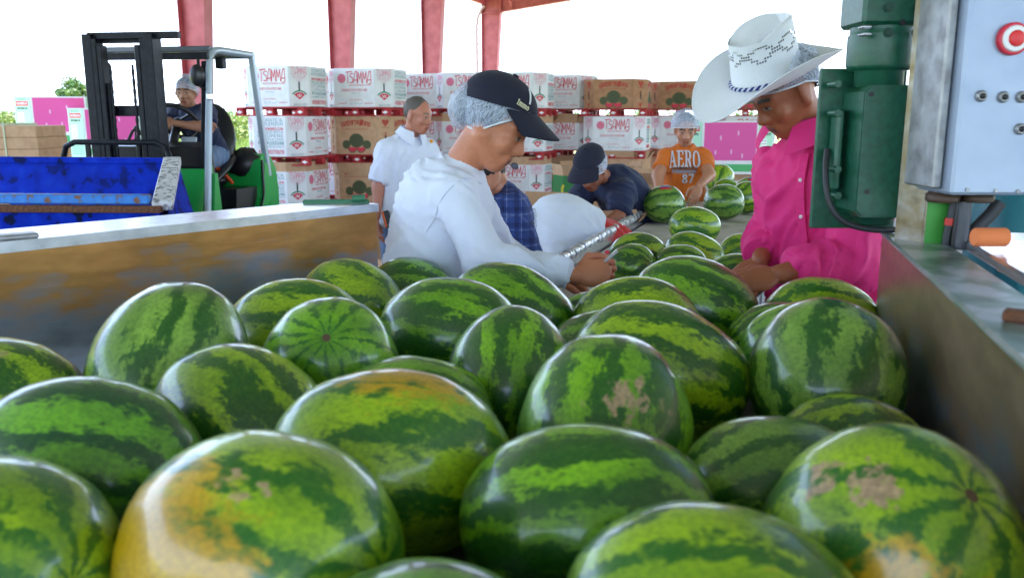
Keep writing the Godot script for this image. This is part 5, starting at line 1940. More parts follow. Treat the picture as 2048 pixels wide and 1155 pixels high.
# ---------------------------------------------------------------- people
# A body is a field of tapered capsules and ellipsoids, blended smoothly and meshed as surface nets.
class Field:
	var lo: Vector3
	var h: float
	var nx: int
	var ny: int
	var nz: int
	var s := PackedFloat32Array()
	var rho: float

	func _init(a: Vector3, b: Vector3, cell: float, blend: float) -> void:
		lo = a
		h = cell
		rho = blend
		nx = int(ceil((b.x - a.x) / cell)) + 1
		ny = int(ceil((b.y - a.y) / cell)) + 1
		nz = int(ceil((b.z - a.z) / cell)) + 1
		s.resize(nx * ny * nz)

	func span(a: Vector3, b: Vector3) -> Array:
		var i0 := Vector3i(((a - lo) / h).floor())
		var i1 := Vector3i(((b - lo) / h).ceil())
		return [i0.clamp(Vector3i.ZERO, Vector3i(nx - 1, ny - 1, nz - 1)), i1.clamp(Vector3i.ZERO, Vector3i(nx - 1, ny - 1, nz - 1))]

	# tapered capsule; with a flat direction its cross section is k times thinner that way; cut: ends flat at b
	func cone(a: Vector3, b: Vector3, ra: float, rb: float, flat := Vector3.ZERO, k := 1.0, cut := false) -> void:
		var m := maxf(ra, rb) + rho * 4.0
		var e := span(Vector3(minf(a.x, b.x), minf(a.y, b.y), minf(a.z, b.z)) - Vector3.ONE * m, Vector3(maxf(a.x, b.x), maxf(a.y, b.y), maxf(a.z, b.z)) + Vector3.ONE * m)
		var ab := b - a
		var l2 := maxf(ab.length_squared(), 1e-9)
		var un := ab / sqrt(l2)
		var inv := 1.0 / rho
		var squash := k != 1.0
		for z in range(e[0].z, e[1].z + 1):
			for y in range(e[0].y, e[1].y + 1):
				var i: int = (z * ny + y) * nx + e[0].x
				var p := Vector3(lo.x + e[0].x * h, lo.y + y * h, lo.z + z * h) - a
				for x in range(e[0].x, e[1].x + 1):
					var t := clampf(p.dot(ab) / l2, 0.0, 1.0)
					var q := p - ab * t
					if squash:
						q += flat * (q.dot(flat) * (k - 1.0))
					var d := q.length() - ra - (rb - ra) * t
					if squash:
						d *= 0.8
					if cut:
						d = maxf(d, p.dot(un) - sqrt(l2))
					var w := -d * inv
					if w > -5.0:
						s[i] += exp(minf(w, 20.0))
					i += 1
					p.x += h

	func ball(c: Vector3, r: Vector3, basis := Basis.IDENTITY) -> void:
		var m := maxf(r.x, maxf(r.y, r.z)) + rho * 4.0
		var e := span(c - Vector3.ONE * m, c + Vector3.ONE * m)
		var t := basis.transposed()
		var ri := Vector3(1.0 / r.x, 1.0 / r.y, 1.0 / r.z)
		var rm := minf(r.x, minf(r.y, r.z))
		rm = (rm + (r.x + r.y + r.z) / 3.0) * 0.5
		var inv := 1.0 / rho
		for z in range(e[0].z, e[1].z + 1):
			for y in range(e[0].y, e[1].y + 1):
				var i: int = (z * ny + y) * nx + e[0].x
				var p := Vector3(lo.x + e[0].x * h, lo.y + y * h, lo.z + z * h) - c
				for x in range(e[0].x, e[1].x + 1):
					var q := (t * p) * ri
					var w := -(q.length() - 1.0) * rm * inv
					if w > -5.0:
						s[i] += exp(minf(w, 20.0))
					i += 1
					p.x += h

	func carve(c: Vector3, r: float) -> void:
		var e := span(c - Vector3.ONE * (r + rho * 3.0), c + Vector3.ONE * (r + rho * 3.0))
		for z in range(e[0].z, e[1].z + 1):
			for y in range(e[0].y, e[1].y + 1):
				for x in range(e[0].x, e[1].x + 1):
					var i: int = (z * ny + y) * nx + x
					var p := Vector3(lo.x + x * h, lo.y + y * h, lo.z + z * h) - c
					s[i] = minf(s[i], exp(clampf((p.length() - r) / rho, -12.0, 20.0)))

	func value(p: Vector3) -> float:
		var q := (p - lo) / h
		var i := Vector3i(q.floor())
		if i.x < 0 or i.y < 0 or i.z < 0 or i.x >= nx - 1 or i.y >= ny - 1 or i.z >= nz - 1:
			return 0.0
		var f := q - Vector3(i)
		var o := (i.z * ny + i.y) * nx + i.x
		var sy := nx
		var sz := nx * ny
		var a := lerpf(lerpf(s[o], s[o + 1], f.x), lerpf(s[o + sy], s[o + sy + 1], f.x), f.y)
		var b := lerpf(lerpf(s[o + sz], s[o + sz + 1], f.x), lerpf(s[o + sz + sy], s[o + sz + sy + 1], f.x), f.y)
		return lerpf(a, b, f.z)

	func hit(from: Vector3, dir: Vector3, far := 1.0) -> Vector3:      # where a line from outside first meets the surface
		var t := 0.0
		while t < far:
			if value(from + dir * t) > 1.0:
				return from + dir * t
			t += h * 0.25
		return from + dir * far

	# adds the surface to b, displaced by disp(p, n) along the normal, coloured by tint(p)
	func mesh_into(b: Mb, org: Vector3, disp, tint) -> void:
		var cell := PackedInt32Array()
		cell.resize(nx * ny * nz)
		cell.fill(-1)
		var vs := PackedVector3Array()
		var sy := nx
		var sz := nx * ny
		var off := PackedInt32Array([0, 1, sy, sy + 1, sz, sz + 1, sz + sy, sz + sy + 1])
		var pos := [Vector3(0, 0, 0), Vector3(1, 0, 0), Vector3(0, 1, 0), Vector3(1, 1, 0), Vector3(0, 0, 1), Vector3(1, 0, 1), Vector3(0, 1, 1), Vector3(1, 1, 1)]
		var edges := [[0, 1], [2, 3], [4, 5], [6, 7], [0, 2], [1, 3], [4, 6], [5, 7], [0, 4], [1, 5], [2, 6], [3, 7]]
		var owners := PackedInt32Array()
		for z in nz - 1:
			for y in ny - 1:
				var o := (z * ny + y) * nx
				for x in nx - 1:
					var c := 0
					if s[o] > 1.0: c += 1
					if s[o + 1] > 1.0: c += 1
					if s[o + sy] > 1.0: c += 1
					if s[o + sy + 1] > 1.0: c += 1
					if s[o + sz] > 1.0: c += 1
					if s[o + sz + 1] > 1.0: c += 1
					if s[o + sz + sy] > 1.0: c += 1
					if s[o + sz + sy + 1] > 1.0: c += 1
					if c > 0 and c < 8:
						var sum := Vector3.ZERO
						var k := 0
						for e in edges:
							var va := s[o + off[e[0]]]
							var vb := s[o + off[e[1]]]
							if (va > 1.0) != (vb > 1.0):
								var la := log(maxf(va, 1e-3))
								var lb := log(maxf(vb, 1e-3))
								sum += (pos[e[0]] as Vector3).lerp(pos[e[1]], la / (la - lb))
								k += 1
						cell[o] = vs.size()
						vs.append(lo + (Vector3(x, y, z) + sum / k) * h)
						owners.append(o)
					o += 1
		var q := PackedInt32Array()
		for i in owners.size():
			var o := owners[i]
			var ins := s[o] > 1.0
			# edges along x, y and z that start at this cell's corner
			for ax in 3:
				var st: int = [1, sy, sz][ax]
				if o + st >= s.size() or (s[o + st] > 1.0) == ins:
					continue
				var d1: int = [sy, sz, 1][ax]
				var d2: int = [sz, 1, sy][ax]
				if o - d1 - d2 < 0:
					continue
				var c0 := cell[o]
				var c1 := cell[o - d1]
				var c2 := cell[o - d1 - d2]
				var c3 := cell[o - d2]
				if c1 < 0 or c2 < 0 or c3 < 0:
					continue
				if ins:
					q.append_array([c0, c1, c2, c3])
				else:
					q.append_array([c0, c3, c2, c1])
		var ns := PackedVector3Array()
		ns.resize(vs.size())
		for pass_ in 2:
			ns.fill(Vector3.ZERO)
			for i in range(0, q.size(), 4):
				var g := (vs[q[i + 2]] - vs[q[i]]).cross(vs[q[i + 3]] - vs[q[i + 1]])
				for k in 4:
					ns[q[i + k]] += g
			for i in ns.size():
				ns[i] = ns[i].normalized()
			if pass_ == 0:
				if disp == null:
					break
				for i in vs.size():
					vs[i] += ns[i] * disp.call(vs[i], ns[i])
		var base := b.v.size()
		for i in vs.size():
			if tint != null:
				b.col = tint.call(vs[i])
			b.vert(vs[i] - org, ns[i])
		for i in range(0, q.size(), 4):
			b.ix.append_array([base + q[i], base + q[i + 1], base + q[i + 2], base + q[i], base + q[i + 2], base + q[i + 3]])


func frame(forward: Vector3, up: Vector3) -> Basis:      # z looks forward, y up, x to the left of the one who looks
	var z := forward.normalized()
	var x := up.cross(z).normalized()
	return Basis(x, z.cross(x), z)

# head: c is the middle of the skull, b its frame, k its size (1 for a head 0.24 m high)
func head_field(c: Vector3, b: Basis, k: float, cell: float, neck: Vector3, nr: float, ears := true, full := 0.0) -> Field:
	var m := 0.165 * k
	var lo := (c - Vector3.ONE * m).min(neck - Vector3.ONE * 0.07)
	var f := Field.new(lo, (c + Vector3.ONE * m).max(neck + Vector3.ONE * 0.07), cell, 0.0075 * k)
	var P := func(x, y, z): return c + b * (Vector3(x, y, z) * k)
	f.ball(P.call(0, 0.03, -0.018), Vector3(0.070, 0.086, 0.090) * k, b)
	f.ball(P.call(0, -0.03, 0.026), Vector3(0.055, 0.078, 0.058) * k, b)
	f.ball(P.call(0, 0.03, 0.04), Vector3(0.055, 0.045, 0.042) * k, b)
	f.cone(P.call(0.048, -0.035, -0.005), P.call(0.012, -0.094, 0.052), (0.02 + 0.008 * full) * k, (0.018 + 0.003 * full) * k)
	f.cone(P.call(-0.048, -0.035, -0.005), P.call(-0.012, -0.094, 0.052), (0.02 + 0.008 * full) * k, (0.018 + 0.003 * full) * k)
	f.ball(P.call(0, -0.098, 0.06), Vector3(0.020, 0.016, 0.018) * k, b)
	for s in [-1.0, 1.0]:
		f.ball(P.call(s * 0.036, -0.028, 0.060), Vector3(0.020 + 0.004 * full, 0.020 + 0.005 * full, 0.018 + 0.004 * full) * k, b)
		f.cone(P.call(s * 0.046, 0.026, 0.066), P.call(s * 0.012, 0.022, 0.081), 0.007 * k, 0.008 * k)
		f.carve(P.call(s * 0.030, 0.004, 0.098), 0.016 * k)
		f.ball(P.call(s * 0.012, -0.034, 0.090), Vector3(0.008, 0.007, 0.009) * k, b)
		f.ball(P.call(s * 0.030, 0.004, 0.070), Vector3(0.0135, 0.0125, 0.013) * k, b)
		if ears:
			f.ball(P.call(s * 0.074, -0.008, -0.012), Vector3(0.009, 0.031, 0.019) * k, b * Basis(Vector3.UP, s * 0.35))
	f.cone(P.call(0, 0.014, 0.080), P.call(0, -0.028, 0.103), 0.0065 * k, (0.0105 + 0.0022 * full) * k)
	f.cone(P.call(-0.016, -0.064, 0.079 + 0.002 * full), P.call(0.016, -0.064, 0.079 + 0.002 * full), 0.007 * k, 0.007 * k)
	f.cone(P.call(-0.014, -0.076, 0.075), P.call(0.014, -0.076, 0.075), 0.0075 * k, 0.0075 * k)
	f.cone(P.call(0, -0.05, -0.022), neck, 0.050 * k, nr)
	return f

func skin_tint(c: Vector3, b: Basis, k: float, skin: Color, brow: Color, beard: float, lips: Color) -> Callable:
	var inv := b.transposed()
	var nz := FastNoiseLite.new()
	nz.frequency = 60.0
	return func(p: Vector3) -> Color:
		var q := inv * (p - c) / k
		var col := skin * (1.0 + 0.12 * nz.get_noise_3dv(p))
		if q.z > 0.03:
			var ax := absf(q.x)
			if ax < 0.022 and absf(q.y + 0.070) < 0.011 and q.z > 0.065:
				col = lips
			if ax < 0.02 and absf(q.y + 0.0700) < 0.002 and q.z > 0.065:
				col = lips * 0.35
			if ax > 0.009 and ax < 0.05 and absf(q.y - 0.030 + absf(ax - 0.03) * 0.15) < 0.0052 and q.z > 0.045:
				col = brow
			var e := Vector2(ax - 0.030, (q.y - 0.003) * 1.9)
			if e.length() < 0.0135 and q.z > 0.055:
				col = skin * 0.35
				if absf(q.y - 0.002) < 0.0042:
					col = Color(0.30, 0.27, 0.25) if e.length() > 0.006 else Color(0.02, 0.012, 0.008)
			if ax < 0.013 and absf(q.y + 0.041) < 0.003 and q.z > 0.086 and ax > 0.004:
				col = skin * 0.3
			if beard > 0.0 and q.y < -0.045 and (absf(q.y + 0.070) > 0.009 or ax > 0.024):
				col = col.lerp(brow, beard * clampf(0.6 + nz.get_noise_3dv(p * 3.0), 0.2, 1.0))
		return col

# a shell over the skull from the crown down to an edge that runs from the forehead (front) to the nape (back)
func shell(b: Mb, c: Vector3, f: Basis, k: float, r: Vector3, mid: Vector3, front: float, side: float, back: float, pleats := 0.0, np := 40, org := Vector3.ZERO, lump := 0.0) -> void:
	var rows := []
	var nz := FastNoiseLite.new()
	nz.frequency = 22.0
	var nr := 15
	var seg := np * 2 if pleats > 0.0 else 40
	for i in nr + 1:
		var row := []
		for j in seg:
			var a := -TAU * j / seg
			var cz := cos(a)                    # 1 in front
			var edge := lerpf(side, front, cz) if cz > 0 else lerpf(side, back, -cz)
			var ty := acos(clampf((edge - mid.y) / r.y, -0.98, 0.98))
			var t := ty * i / nr + 0.0001
			var u := i / float(nr)
			var fold := 1.0 + pleats * (1.0 if j % 2 == 0 else -1.0) * u * u + lump * nz.get_noise_3d(sin(a) * sin(t) * 0.1, cos(t) * 0.1, cz * sin(t) * 0.1)
			if pleats > 0.0 and i == nr:
				fold *= 0.97
			var p := mid + Vector3(sin(a) * sin(t) * r.x, cos(t) * r.y, cz * sin(t) * r.z) * fold
			row.append(c + f * (p * k) - org)
		rows.append(row)
	b.grid(rows, true)

func flip_out(b: Mb, c: Vector3) -> void:
	for i in b.v.size():
		if b.n[i].dot(b.v[i] - c) < 0:
			b.n[i] = -b.n[i]

# baseball cap: crown and visor as two parts
func cap(parent: Node3D, c: Vector3, f: Basis, k: float, org: Vector3, m: Material, tip := -0.25, long := 0.085) -> MeshInstance3D:
	var b := Mb.new()
	shell(b, c, f, k, Vector3(0.085, 0.080, 0.105), Vector3(0, 0.055, -0.015), 0.080, 0.050, 0.024, 0.0, 40, org, 0.02)
	flip_out(b, c - org)
	b.ell(c + f * (Vector3(0, 0.136, -0.015) * k) - org, Vector3(0.009, 0.005, 0.009) * k, f, 10)
	var crown := build(b, "cap_crown", m, parent)
	b = Mb.new()
	for side in 2:
		var rows := []
		for i in 9:
			var u := i / 8.0
			var row := []
			for j in 17:
				var a := (j / 16.0 - 0.5) * 2.35
				var ex := long * u * pow(cos(a * 0.62), 0.5)
				var p := Vector3(sin(a) * 0.082 * (1.0 + 0.08 * u), 0.080 - 0.003 * side - 0.026 * (1.0 - cos(a)), -0.015 + cos(a) * 0.1)
				p += Vector3(sin(a) * 0.18, 0, 0.98).normalized() * ex
				p.y += tip * ex - 0.3 * pow(p.x / 0.085, 2) * 0.045 * (0.6 + 0.6 * u)
				row.append(c + f * (p * k) - org)
			rows.append(row)
		var at0 := b.v.size()
		b.grid(rows)
		var up := f.y * (1.0 if side == 0 else -1.0)
		for i in range(at0, b.v.size()):
			if b.n[i].dot(up) < 0:
				b.n[i] = -b.n[i]
	build(b, "visor", m, crown)
	return crown

func hairnet(parent: Node3D, c: Vector3, f: Basis, k: float, org: Vector3, front := 0.05, side := -0.02, back := -0.055, puff := 1.0) -> MeshInstance3D:
	var b := Mb.new()
	shell(b, c, f, k, Vector3(0.092, 0.098, 0.108) * puff, Vector3(0, 0.035, -0.018), front, side, back, 0.03, 30, org, 0.08)
	flip_out(b, c - org)
	var o := build(b, "hairnet", M.net, parent)
	# elastic edge
	var pts := []
	for j in 41:
		var a := TAU * j / 40.0
		var cz := cos(a)
		var edge := lerpf(side, front, cz) if cz > 0 else lerpf(side, back, -cz)
		var ty := acos(clampf((edge - 0.035) / (0.098 * puff), -0.98, 0.98))
		pts.append(c + f * ((Vector3(0, 0.035, -0.018) + Vector3(sin(a) * sin(ty) * 0.091, cos(ty) * 0.098, cz * sin(ty) * 0.107) * puff) * k) - org)
	b = Mb.new()
	b.tube(pts, 0.003 * k, 6, false)
	build(b, "elastic", M.net_edge, o)
	return o

func hair(parent: Node3D, c: Vector3, f: Basis, k: float, org: Vector3, m: Material, front := 0.06, side := -0.01, back := -0.06, thick := 1.0) -> void:
	var b := Mb.new()
	shell(b, c, f, k, Vector3(0.0745, 0.091, 0.0955) * thick, Vector3(0, 0.03, -0.02), front, side, back, 0.006, 40, org, 0.09)
	flip_out(b, c - org)
	build(b, "hair", m, parent)

# hand: wrist w, direction d of the fingers, n out of the back of the hand, side +1 if the thumb leaves toward d x n
func hand(b: Mb, w: Vector3, d: Vector3, n: Vector3, side: float, k: float, curl: Array, org: Vector3, tint: Callable, arm: Vector3, ar: float, cell := 0.0038) -> Vector3:
	d = d.normalized()
	n = (n - d * n.dot(d)).normalized()
	var t := d.cross(n) * side
	var f := Field.new(w - Vector3.ONE * 0.2 * k, w + Vector3.ONE * 0.2 * k, cell, 0.0026)
	f.cone(w - (w - arm).normalized() * 0.05, w + d * 0.01, ar, 0.024 * k, n, 1.25)
	var palm := w + d * 0.052 * k
	f.ball(palm, Vector3(0.040, 0.018, 0.052) * k, Basis(t, n, d) if Basis(t, n, d).determinant() > 0 else Basis(-t, n, d))
	var grip := Vector3.ZERO
	for i in 4:
		var root := w + d * (0.086 - 0.004 * absf(i - 1.0)) * k + t * (0.030 - 0.0195 * i) * k
		var ln: float = [0.040, 0.044, 0.041, 0.032][i] * k
		var ang: float = curl[i]
		var dir := d
		var p := root
		var rr := 0.0084 * k - 0.0005 * i * k
		for j in 3:
			dir = dir.rotated(d.cross(n).normalized(), -ang * (0.8 if j == 0 else 1.0)).normalized()
			var q: Vector3 = p + dir * ln * [1.0, 0.66, 0.5][j]
			f.cone(p, q, rr, rr * 0.9)
			rr *= 0.9
			p = q
		if i == 0:
			grip = p
	var th := w + d * 0.024 * k + t * 0.026 * k - n * 0.006 * k
	var t1 := th + (d * 0.6 + t * 0.62 - n * 0.35).normalized() * 0.042 * k
	var t2 := t1 + (d * 0.95 + t * 0.05 - n * 0.35).normalized() * 0.032 * k
	var t3 := t2 + (d * 0.9 - t * 0.25 - n * 0.3).normalized() * 0.024 * k
	f.cone(th, t1, 0.0135 * k, 0.0115 * k)
	f.cone(t1, t2, 0.011 * k, 0.010 * k)
	f.cone(t2, t3, 0.010 * k, 0.0085 * k)
	f.mesh_into(b, org, null, tint)
	return (grip + t3) * 0.5

func folds(amp: float, along: Vector3, wide: float, seed_: int, reach_ := 0.16) -> Callable:      # cloth drawn into long folds that run along one direction
	var a := FastNoiseLite.new()
	a.seed = seed_
	a.frequency = 1.0
	a.fractal_octaves = 1
	a.noise_type = FastNoiseLite.TYPE_SIMPLEX_SMOOTH
	var z := along.normalized()
	var x := z.cross(Vector3(0.25, 0.15, 0.95)).normalized()
	var bt := Basis(x, z.cross(x), z).transposed()
	var g := FastNoiseLite.new()
	g.seed = seed_ + 4
	g.frequency = 2.6
	g.fractal_octaves = 1
	return func(p: Vector3, _n: Vector3) -> float:
		var q := bt * p
		q.x += g.get_noise_3dv(p) * 0.06
		var v := a.get_noise_3d(q.x / wide, q.y / wide * 0.3, q.z / wide * 0.16)
		var r := 1.0 - minf(absf(v) * 2.4, 1.0)
		r = r * r * (3.0 - 2.0 * r)
		var v2 := a.get_noise_3d(q.x / wide * 2.3 + 5.0, q.y / wide * 0.8, q.z / wide * 0.45)
		r += 0.32 * (1.0 - minf(absf(v2) * 2.6, 1.0))
		var where := smoothstep(-0.25, 0.35, g.get_noise_3dv(p * 0.8 + Vector3(7, 3, 1)))
		return amp * (r - 0.3) * (0.4 + 0.8 * where)

func box_of(pts: Array, m: float) -> Array:
	var lo := Vector3.ONE * 1e9
	var hi := -lo
	for p in pts:
		lo = lo.min(p)
		hi = hi.max(p)
	return [lo - Vector3.ONE * m, hi + Vector3.ONE * m]

# the whole figure. J: joints in the world; S: sizes and clothes
func figure(J: Dictionary, S: Dictionary) -> Dictionary:
	var k: float = S.get("k", 1.0)
	var org := Vector3(J.pelvis.x, 0, J.pelvis.z)
	var t := thing("person", S.label, "person", org)
	var hb: Basis = frame(J.face, J.get("crown", Vector3.UP))
	var skin: Color = S.skin
	var tint := skin_tint(J.head, hb, k, skin, S.get("brow", Color(0.02, 0.015, 0.012)), S.get("beard", 0.0), S.get("lips", Color(skin.r * 0.75, skin.g * 0.45, skin.b * 0.5)))
	var cell: float = S.get("cell", 0.014)
	var fwd: Vector3 = J.get("chest_dir", J.face)
	fwd = (fwd - (J.chest - J.pelvis).normalized() * fwd.dot((J.chest - J.pelvis).normalized())).normalized()
	# skin: head on its own fine grid, then trunk and limbs
	var b := Mb.new()
	var hf := head_field(J.head, hb, k, S.get("head_cell", 0.0045), J.neck, S.get("neck_r", 0.056) * k, S.get("ears", true), S.get("full", 0.0))
	hf.mesh_into(b, org, null, tint)
	var all := [J.pelvis, J.chest, J.neck, J.sl, J.sr, J.el, J.er, J.wl, J.wr, J.hl, J.hr, J.kl, J.kr, J.al, J.ar]
	var bx := box_of(all, 0.14)
	var f := Field.new(bx[0], bx[1], cell * 1.35, 0.012)
	f.cone(J.pelvis, J.chest, 0.10, 0.11, fwd, 1.3)
	f.cone(J.sl, J.sr, 0.05, 0.05)
	f.cone(J.chest, J.neck, 0.075, S.get("neck_r", 0.056) * k * 0.9)
	var ua: float = S.get("arm_r", 0.046)
	for q in [[J.sl, J.el, J.wl, J.hl, J.kl, J.al], [J.sr, J.er, J.wr, J.hr, J.kr, J.ar]]:
		f.cone(q[0], q[1], ua, ua * 0.86)
		f.cone(q[1], q[2], ua * 0.86, ua * 0.60)
		f.cone(q[3], q[4], 0.07, 0.05)
		f.cone(q[4], q[5], 0.048, 0.035)
	f.mesh_into(b, org, null, func(_p): return skin)
	for s in ["l", "r"]:
		var hd = J.get("hand" + s)
		if hd != null:
			var w: Vector3 = J["w" + s]
			hand(b, w, hd[0], hd[1], hd[2], k, hd[3], org, func(_p): return skin, J["e" + s], ua * 0.60)
	build(b, "body", M.skin, t)
	# shirt
	var out := {"node": t, "org": org, "hb": hb}
	var sh: Dictionary = S.shirt
	var lo_pts := [J.pelvis, J.chest, J.neck, J.sl, J.sr, J.el, J.er, J.wl, J.wr]
	bx = box_of(lo_pts, 0.22)
	var g := Field.new(bx[0], bx[1], cell, S.get("blend", 0.008))
	var girth: float = S.get("girth", 1.0)
	var hem: Vector3 = J.get("hem", J.pelvis)
	g.cone(J.chest, hem, S.get("chest_r", 0.165) * girth, S.get("waist_r", 0.165) * girth, fwd, S.get("flat", 1.35), true)
	g.cone(J.sl.lerp(J.sr, 0.1), J.sr.lerp(J.sl, 0.1), 0.066 * girth, 0.066 * girth)
	g.cone(J.chest, J.neck.lerp(J.chest, 0.2), 0.12 * girth, 0.068 * k, fwd, 1.2)
	var sleeve: float = sh.sleeve       # 0.5: ends halfway down the upper arm; 1: at the elbow; 2: at the wrist
	var sr: float = sh.get("sleeve_r", 0.062)
	for q in [[J.sl, J.el, J.wl], [J.sr, J.er, J.wr]]:
		var e: Vector3 = q[0].lerp(q[1], minf(sleeve, 1.0))
		g.cone(q[0], e, sr * 1.12, sr * (0.95 if sleeve < 1.01 else 0.92), Vector3.ZERO, 1.0, sleeve < 1.01)
		if sleeve > 1.01:
			g.cone(q[1], q[1].lerp(q[2], sleeve - 1.0), sr * 0.92, sh.get("cuff_r", 0.043), Vector3.ZERO, 1.0, true)
	b = Mb.new()
	var fold: Callable = sh.get("folds", folds(0.010, J.chest - J.pelvis + Vector3(0.2, 0, 0.1), 0.07, 11))
	g.mesh_into(b, org, fold, sh.get("tint", null))
	out.shirt = build(b, sh.get("name", "shirt"), sh.material, t)
	out.field = g
	# trousers
	bx = box_of([J.pelvis, J.hl, J.hr, J.kl, J.kr, J.al, J.ar], 0.2)
	var tr := Field.new(bx[0], bx[1], cell * 1.3, 0.014)
	tr.cone(J.pelvis + (J.chest - J.pelvis).normalized() * 0.1, J.pelvis, 0.15 * girth, 0.15 * girth, fwd, 1.25)
	for q in [[J.hl, J.kl, J.al], [J.hr, J.kr, J.ar]]:
		tr.cone(J.pelvis.lerp(q[0], 0.7), q[1], 0.10 * girth, 0.075)
		tr.cone(q[1], q[2], 0.075, 0.062, Vector3.ZERO, 1.0, true)
	b = Mb.new()
	tr.mesh_into(b, org, folds(0.008, Vector3.UP, 0.08, 19), null)
	build(b, "trousers", S.trousers, t)
	# shoes
	for s in ["l", "r"]:
		var a: Vector3 = J["a" + s] - org
		b = Mb.new()
		var fd := Vector3(fwd.x, 0, fwd.z).normalized()
		b.ell(Vector3(a.x, 0.045, a.z) + fd * 0.06, Vector3(0.05, 0.05, 0.135), frame(fd, Vector3.UP), 14)
		build(b, "shoe", M.shoe, t)
	return out

# legs straight down from the pelvis to the floor, a little apart across the body
func legs(J: Dictionary, across: Vector3, bend := 0.06) -> void:
	var a := Vector3(across.x, 0, across.z).normalized()
	var fw := Vector3(-a.z, 0, a.x)
	for s in [["l", 1.0], ["r", -1.0]]:
		J["h" + s[0]] = J.pelvis + a * 0.09 * s[1] - Vector3(0, 0.04, 0)
		var foot: Vector3 = Vector3(J.pelvis.x, 0.09, J.pelvis.z) + a * 0.12 * s[1]
		J["a" + s[0]] = foot
		J["k" + s[0]] = (J["h" + s[0]] as Vector3).lerp(foot, 0.5) + fw * bend


# print on cloth: every point of the lettering is laid onto the garment
func cloth_text(parent: Node3D, g: Field, s: String, centre: Vector3, right: Vector3, up: Vector3, width: float, height: float, m: Material, org: Vector3, bold := true, serif := false, bow := 0.0) -> void:
	var t := txt(s, bold, serif)
	var bb := t.get_aabb()
	var c := bb.get_center()
	var out := right.cross(up).normalized()
	var arr := t.get_mesh_arrays()
	var src: PackedVector3Array = arr[Mesh.ARRAY_VERTEX]
	var ids: PackedInt32Array = arr[Mesh.ARRAY_INDEX]
	var b := Mb.new()
	for p in src:
		var u := (p.x - c.x) / bb.size.x
		var w := (p.y - c.y) / bb.size.y
		var q := centre + right * u * width + up * (w * height - bow * u * u)
		var hitp := g.hit(q + out * 0.25, -out, 0.5)
		b.vert(hitp + out * (0.014 if p.z > 0 else 0.009) - org, out)
	b.ix = ids
	build(b, "lettering", m, parent)

func cloth(c: Color, rough := 0.85, seed_ := 71, sheen := 0.3) -> StandardMaterial3D:
	var m := surfaced(noise_tex(0.03, [[0.0, c * 0.96], [0.5, c], [1.0, c * 1.03]], seed_, 256), 2.2, rough, 0.0, M.weave, 0.25)
	m.rim_enabled = sheen > 0.0
	m.rim = sheen
	return m

func plaid_texture() -> ImageTexture:
	var n := 256
	var im := Image.create(n, n, false, Image.FORMAT_RGB8)
	var wv := func(i: int) -> float:
		var t := i % 64
		var v := 0.0
		if t < 20: v = 1.0
		if t > 28 and t < 32: v = -1.0
		if t > 40 and t < 44: v = 0.6
		return v
	for y in n:
		for x in n:
			var a: float = wv.call(x)
			var b: float = wv.call(y)
			var c := Color(0.035, 0.075, 0.30)
			var k := (a + b) * 0.5
			c = c.lerp(Color(0.012, 0.02, 0.09), clampf(k, 0, 1)) if k > 0 else c.lerp(Color(0.5, 0.58, 0.75), clampf(-k, 0, 1))
			if (x + y) % 3 == 0:
				c = c * 0.8
			c.a = 1.0
			im.set_pixel(x, y, c.linear_to_srgb())
	return ImageTexture.create_from_image(im)

# thin gathered fabric: threads and pleats of uneven density
func net_texture() -> ImageTexture:
	var a := FastNoiseLite.new()
	a.frequency = 0.09
	a.fractal_octaves = 3
	var c := FastNoiseLite.new()
	c.seed = 4
	c.frequency = 0.02
	var im := Image.create(512, 128, false, Image.FORMAT_RGBA8)
	for y in 128:
		for x in 512:
			var v := a.get_noise_2d(x * 3.0, y * 1.1 + 14.0 * c.get_noise_2d(x, y))
			var w := clampf(0.40 + v * 0.40 + c.get_noise_2d(x * 2.0, y * 2.0) * 0.15, 0.24, 0.75)
			im.set_pixel(x, y, Color(0.86, 0.91, 1.0, w))
	return ImageTexture.create_from_image(im)

func people() -> void:
	M.weave = noise_tex(0.25, [], 77, 256, FastNoiseLite.TYPE_SIMPLEX, 2, true, 1.2)
	M.skin = StandardMaterial3D.new()
	M.skin.vertex_color_use_as_albedo = true
	M.skin.roughness = 0.48
	M.net = StandardMaterial3D.new()
	M.net.albedo_texture = net_texture()
	M.net.transparency = BaseMaterial3D.TRANSPARENCY_ALPHA
	M.net.roughness = 0.7
	M.net_edge = plain(Color(0.7, 0.74, 0.8), 0.8)
	M.shoe = plain(Color(0.03, 0.025, 0.022), 0.6)
	M.hair_dark = plain(Color(0.012, 0.009, 0.008), 0.5)
	M.hair_grey = plain(Color(0.10, 0.085, 0.075), 0.6)
	M.cloth_white = cloth(Color(0.69, 0.735, 0.86), 0.85, 71)
	M.cloth_pink = cloth(Color(0.76, 0.022, 0.20), 0.75, 72, 0.0)
	M.cloth_navy = cloth(Color(0.010, 0.018, 0.06), 0.85, 73, 0.15)
	M.cloth_orange = cloth(Color(0.62, 0.14, 0.008), 0.85, 74)
	M.cloth_red = cloth(Color(0.6, 0.012, 0.015), 0.7, 75)
	M.cloth_teal = cloth(Color(0.008, 0.16, 0.20), 0.6, 76)
	M.cap_navy = cloth(Color(0.010, 0.010, 0.028), 0.9, 78, 0.1)
	M.jeans = cloth(Color(0.12, 0.19, 0.33), 0.85, 79)
	M.dark_trousers = cloth(Color(0.02, 0.022, 0.03), 0.85, 80)
	M.plaid = StandardMaterial3D.new()
	M.plaid.albedo_texture = plaid_texture()
	M.plaid.uv1_triplanar = true
	M.plaid.uv1_scale = Vector3.ONE * 4.5
	M.plaid.roughness = 0.85
	woman_in_white()
	man_in_pink()
	others()

